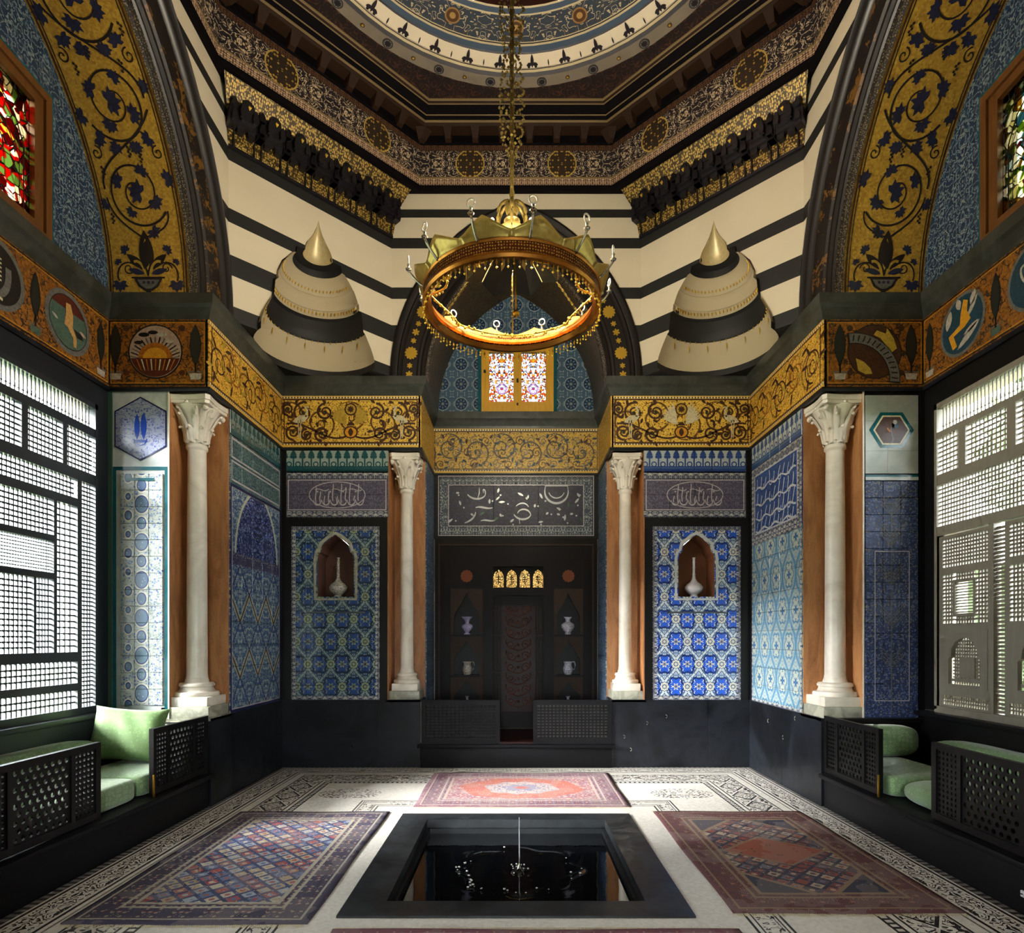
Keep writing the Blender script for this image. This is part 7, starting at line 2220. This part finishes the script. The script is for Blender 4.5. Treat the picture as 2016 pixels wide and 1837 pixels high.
small = [(r * .6, z * .8) for r, z in round_]
vase('small_vase', xl, ys, .549, small, 'porcelain', 'small vase half hidden on the lowest shelf under the brownish jug')
vase('small_vase', xr, ys, .549, small, 'porcelain', 'small vase half hidden on the lowest shelf under the blue-white jug')

# ------------------------------------------------------------------ chandelier
GX, GY, GZ, GR = -.03, YC, 3.90, .615
BULB = 16.0
ch = empty('chandelier', (GX, GY, GZ), 'large gilt ring chandelier hanging on a beaded chain in front of the arch', 'chandelier')
def ringz(name, prof, m, n=64): return shade_auto(MB().lathe(prof, (GX, GY, GZ), n).build(name, m, ch), 40)
ringz('lower_rim', [(GR - .035, .015), (GR - .01, -.012), (GR + .018, -.012), (GR + .03, .004), (GR + .022, .022), (GR - .0, .03), (GR - .035, .015)], 'copper_gilt')
ringz('pierced_band', [(GR - .006, .02), (GR + .008, .02), (GR + .016, .10), (GR + .002, .10), (GR - .006, .02)], 'pierced_copper')
ringz('upper_rim', [(GR - .0, .095), (GR + .020, .09), (GR + .028, .10), (GR + .022, .11), (GR + .0, .11), (GR - .0, .095)], 'copper_gilt')
ringz('inner_rim', [(GR - .03, .05), (GR - .012, .04), (GR - .008, .06), (GR - .022, .072), (GR - .03, .05)], 'copper_gilt')
NPET = 12
def ring_pt(a, r, z): return (GX + r * math.cos(a), GY + r * math.sin(a), GZ + z)
for i in range(NPET):                                  # flared scalloped crest
    a0 = 2 * PI * i / NPET; vs = []; fs = []; k = 13; rows = 5
    for j in range(rows):
        q = j / (rows - 1)
        for t in range(k):
            u = t / (k - 1); aa = a0 + 2 * PI / NPET * u
            top = .105 + (.03 + .08 * (1 - abs(2 * u - 1)) ** 1.2) * q
            r = GR + .02 + (.05 * q ** 1.5) - .018 * q * math.cos(2 * PI * u)
            vs.append(ring_pt(aa, r, top))
    for j in range(rows - 1):
        for t in range(k - 1): fs.append((j * k + t, j * k + t + 1, (j + 1) * k + t + 1, (j + 1) * k + t))
    o = obj('crest_petal', vs, fs, 'pale_gilt', ch, True)
    sm = o.modifiers.new('thickness', 'SOLIDIFY'); sm.thickness = .006
fr = MB()
for i in range(110):                                   # hanging fringe under the rim
    a = 2 * PI * i / 110
    l = .03 if i % 2 else .05
    fr.octa(ring_pt(a, GR + .02, -.02 - l / 2), .008, l / 2); fr.octa(ring_pt(a, GR + .02, -.02 - l - .008), .009, .010)
fr.build('fringe', 'brass', ch, kind='stuff')
bd = MB()
for i in range(90):
    a = 2 * PI * i / 90; bd.ball(ring_pt(a, GR - .008, .045), .007, 6, 4); 
bd.build('pearl_beading', 'pale_gilt', ch, True, 'stuff')
for i in range(8):                                     # garlands swagged inside the ring
    a0, a1 = 2 * PI * i / 8, 2 * PI * (i + 1) / 8
    pts = []
    for t in range(15):
        u = t / 14; a = a0 + (a1 - a0) * u
        pts.append(Vector(ring_pt(a, GR - .02 - .10 * math.sin(PI * u), .11 - .05 * math.sin(PI * u))))
    g = MB().tube(pts, .007, 5)
    for p in pts[::1]: g.ball(p + Vector((random.uniform(-.008, .008), random.uniform(-.008, .008), random.uniform(-.02, .01))), random.uniform(.008, .013), 6, 4)
    g.build('garland', 'gilt', ch, True)
NARM = 12
for i in range(NARM):                                  # silvery candle arms
    a = 2 * PI * (i + .35) / NARM
    p = [Vector(ring_pt(a, GR + .02, .10)), Vector(ring_pt(a, GR + .05, .12)), Vector(ring_pt(a, GR + .09, .15)), Vector(ring_pt(a, GR + .125, .20))]
    arm = MB().tube([tuple(q) for q in bez(*[tuple(x) for x in p], 8)], .0085, 6).build('candle_arm', 'silver', ch, True)
    tp = p[3]
    shade_auto(MB().lathe([(.001, 0), (.018, .004), (.021, .012), (.009, .015), (.008, .04), (.013, .045), (.008, .05), (.001, .05)], tuple(tp), 12).build('candle_cup', 'silver', arm), 50)
    MB().tube([(tp.x + .026 * math.cos(t) * -math.sin(a), tp.y + .026 * math.cos(t) * math.cos(a), tp.z + .074 + .026 * math.sin(t)) for t in [2 * PI * k / 14 for k in range(14)]], .0055, 6, True).build('glass_ring', 'clear_bead', arm, True)
# hub, suspension straps, inner rod
hz = .78
shade_auto(MB().lathe([(.001, -.02), (.03, 0), (.05, .03), (.045, .06), (.06, .08), (.035, .12), (.05, .16), (.028, .20), (.018, .24)], (GX, GY, GZ + hz - .22), 16).build('hub', 'old_bronze', ch), 50)
for i in range(6):
    a = 2 * PI * (i + .5) / 6
    pts = [tuple(q) for q in bez((GX + .03 * math.cos(a), GY + .03 * math.sin(a), GZ + hz), ring_pt(a, .14, hz - .05), ring_pt(a, .12, .62), ring_pt(a, .10, .52), 8)]
    MB().tube(pts, .012, 6).build('hub_scroll', 'old_bronze', ch, True)
    pts2 = [ring_pt(a, .10, .54), ring_pt(a, .34, .36), ring_pt(a, GR + .005, .11)]
    st = MB().tube(pts2, .006, 5)
    for k in range(20):
        q = k / 19; p0 = Vector(pts2[0]).lerp(Vector(pts2[1]), q * 2) if q < .5 else Vector(pts2[1]).lerp(Vector(pts2[2]), q * 2 - 1)
        st.octa(p0, .012, .014)
    st.build('suspension_chain', 'old_bronze', ch)
MB().tube([(GX + .02, GY, GZ + hz - .22), (GX + .03, GY, GZ - .02)], .008, 6).build('centre_rod', 'brass', ch)
MB().ball((GX + .03, GY, GZ - .03), .026, 10, 6).build('centre_knob', 'brass', ch, True)
for i in range(8):                                     # small lit bulbs round the hub above the canopy, each with its own lamp
    a = 2 * PI * (i + .5) / 8
    p = ring_pt(a, .34, .435)
    MB().ball(p, .014, 8, 5).build('glass_bulb', 'lit_bulb', ch, True)
    MB().tube([ring_pt(a, .28, .39), ring_pt(a, .31, .395), ring_pt(a, .34, .42)], .006, 5).build('bulb_holder', 'brass', ch, True)
    ld_ = bpy.data.lights.new('bulb_light', 'POINT'); ld_.energy = BULB; ld_.color = (1.0, .90, .74); ld_.shadow_soft_size = .02
    lo = bpy.data.objects.new('bulb_light', ld_); lo.location = p; link(lo, ch)
# shallow pierced canopy under the hub
for i in range(8):
    a0, a1 = 2 * PI * i / 8 + .02, 2 * PI * (i + 1) / 8 - .02
    vs = [ring_pt(a0, .06, .60), ring_pt(a1, .06, .60), ring_pt(a1, .22, .44), ring_pt(a1, .33, .34), ring_pt((a0 + a1) / 2, .37, .30), ring_pt(a0, .33, .34), ring_pt(a0, .22, .44)]
    o = obj('canopy_plate', vs, [(0, 1, 2, 3, 4, 5, 6)], 'pale_gilt', ch); sm = o.modifiers.new('thickness', 'SOLIDIFY'); sm.thickness = .008
    vs2 = [Vector(v) - Vector((0, 0, .014)) for v in vs]
    obj('canopy_lining', vs2, [(6, 5, 4, 3, 2, 1, 0)], 'lead_black', ch)
# rod and beaded chain up into the dome
MB().tube([(GX, GY, GZ + hz - .05), (GX, GY, 9.85)], .014, 8).build('rod', 'old_bronze', ch)
rnd = random.Random(9); bd = MB(); z = 5.02
while z < 7.4:
    wd = .035 + .035 * abs(math.sin((z - 5.02) * 4.3)) + (.02 if 5.1 < z < 6.2 else 0)
    for i in range(7):
        a = 2 * PI * i / 7 + z * 9
        bd.octa((GX + wd * math.cos(a), GY + wd * math.sin(a), z + rnd.uniform(-.008, .008)), rnd.uniform(.008, .014), rnd.uniform(.010, .018))
    z += .030
bd.build('bead_clusters', 'old_bronze', ch, kind='stuff')
li = None
for i in range(46):                                    # chain links on the bare rod
    zz = GZ + hz + i * .06
    MB().tube([(GX + (.016 * math.cos(t) if i % 2 else 0), GY + (0 if i % 2 else .016 * math.cos(t)), zz + .034 * math.sin(t)) for t in [2 * PI * k / 10 for k in range(10)]], .005, 5, True).build('chain_link', 'old_bronze', ch, True)

# ------------------------------------------------------------------ iron staples and stains on the dado
def staple(pts, r, parent, label): 
    MB().tube(pts, r, 6).build('iron_staple', 'silver', parent, True)
yb_ = YB - .021
for (px, py) in ((1310, 1410), (1272, 1423), (1227, 1450), (1240, 1475)):
    x, z = (px - 1016) * .006, 1.5 - (py - 1260) * .006
    staple([(x + .018 * math.cos(a), yb_ - .004, z + .018 * math.sin(a)) for a in [(-1.6 + 3.4 * k / 8) for k in range(9)]], .004, wall_back, '')
for (y, z) in ((6.25, .50), (6.62, .62), (5.98, .73)):
    staple([(W - .026, y + .018 * math.cos(a), z + .018 * math.sin(a)) for a in [(-1.6 + 3.4 * k / 8) for k in range(9)]], .004, SIDE[1], '')

so = empty('wall_socket', (2.765, 3.30, .10), 'small white socket on the black divan plinth at the bottom edge below the shuttered screen', 'socket')
box('plate', 2.754, 2.766, 3.27, 3.325, .10, .135, 'white_porcelain', so, bevel=.003)
for yy_ in (3.285, 3.31): MB().lathe([(.001, 0), (.007, 0), (.007, .003), (.001, .003)], (2.750, yy_, .117), 8).build('pin_hole', 'lead_black', so)
# ------------------------------------------------------------------ outside: garden seen only through the screens
g = MB().prism(rect(-40, 40, -40, 45), Pfloor(-.35), -.2, 0)
gr = g.build('garden_ground', 'lawn'); gr['kind'] = 'structure'
rnd = random.Random(21)
def hedge(x0, x1, y0, y1, z1, label):
    vs = []; fs = []; nx, ny, nz = 6, 26, 12
    m = MB()
    def sh(M, u0, u1, v0, v1, nu, nv):
        k = len(m.v); 
        for j in range(nv + 1):
            for i in range(nu + 1):
                p = M(u0 + (u1 - u0) * i / nu, v0 + (v1 - v0) * j / nv, rnd.uniform(-.12, .12)); m.v.append(tuple(p))
        for j in range(nv):
            for i in range(nu): m.f.append((k + j * (nu + 1) + i, k + j * (nu + 1) + i + 1, k + (j + 1) * (nu + 1) + i + 1, k + (j + 1) * (nu + 1) + i))
    sh(Pright(x0), -y1, -y0, -.35, z1, ny, nz); sh(Pfloor(z1), x0, x1, y0, y1, nx, ny); sh(Pleft(x1), y0, y1, -.35, z1, ny, nz); sh(Pback(y0), x0, x1, -.35, z1, nx, nz)
    o = m.build('hedge', 'hedge'); tag(o, label, 'hedge'); return o
hedge(5.6, 6.6, 0.5, 9.0, 2.35, 'clipped green hedge in the garden behind the grey-brown screen')
def tree(x, y, z, r, label, seed):
    rnd = random.Random(seed); e = empty('garden_tree', (x, y, -.35), label, 'tree', 'trees outside the grey-brown screen')
    MB().tube([(x, y, -.35), (x + .1, y, z * .5), (x, y, z)], lambda t: .14 - .08 * t, 8).build('trunk', 'brown_wood', e, True)
    m = MB()
    for i in range(900):
        a, b_, q = rnd.uniform(0, 2 * PI), math.acos(rnd.uniform(-1, 1)), r * rnd.random() ** .4
        p = Vector((x + q * math.sin(b_) * math.cos(a), y + q * math.sin(b_) * math.sin(a), z + q * math.cos(b_) * .9))
        d = Vector((rnd.gauss(0, 1), rnd.gauss(0, 1), rnd.gauss(0, 1))).normalized(); f = d.cross(Vector((.3, .5, .8))).normalized() * .09; d = d * .16
        m.add([p - d, p + f, p + d, p - f], [(0, 1, 2, 3)])
    m.build('foliage', 'hedge', e, kind='stuff')
tree(9.2, 9.6, 4.6, 1.7, 'leafy garden tree seen through the far part of the grey-brown screen', 5)
tree(9.0, 5.6, 4.8, 1.7, 'leafy garden tree seen through the middle of the grey-brown screen', 6)
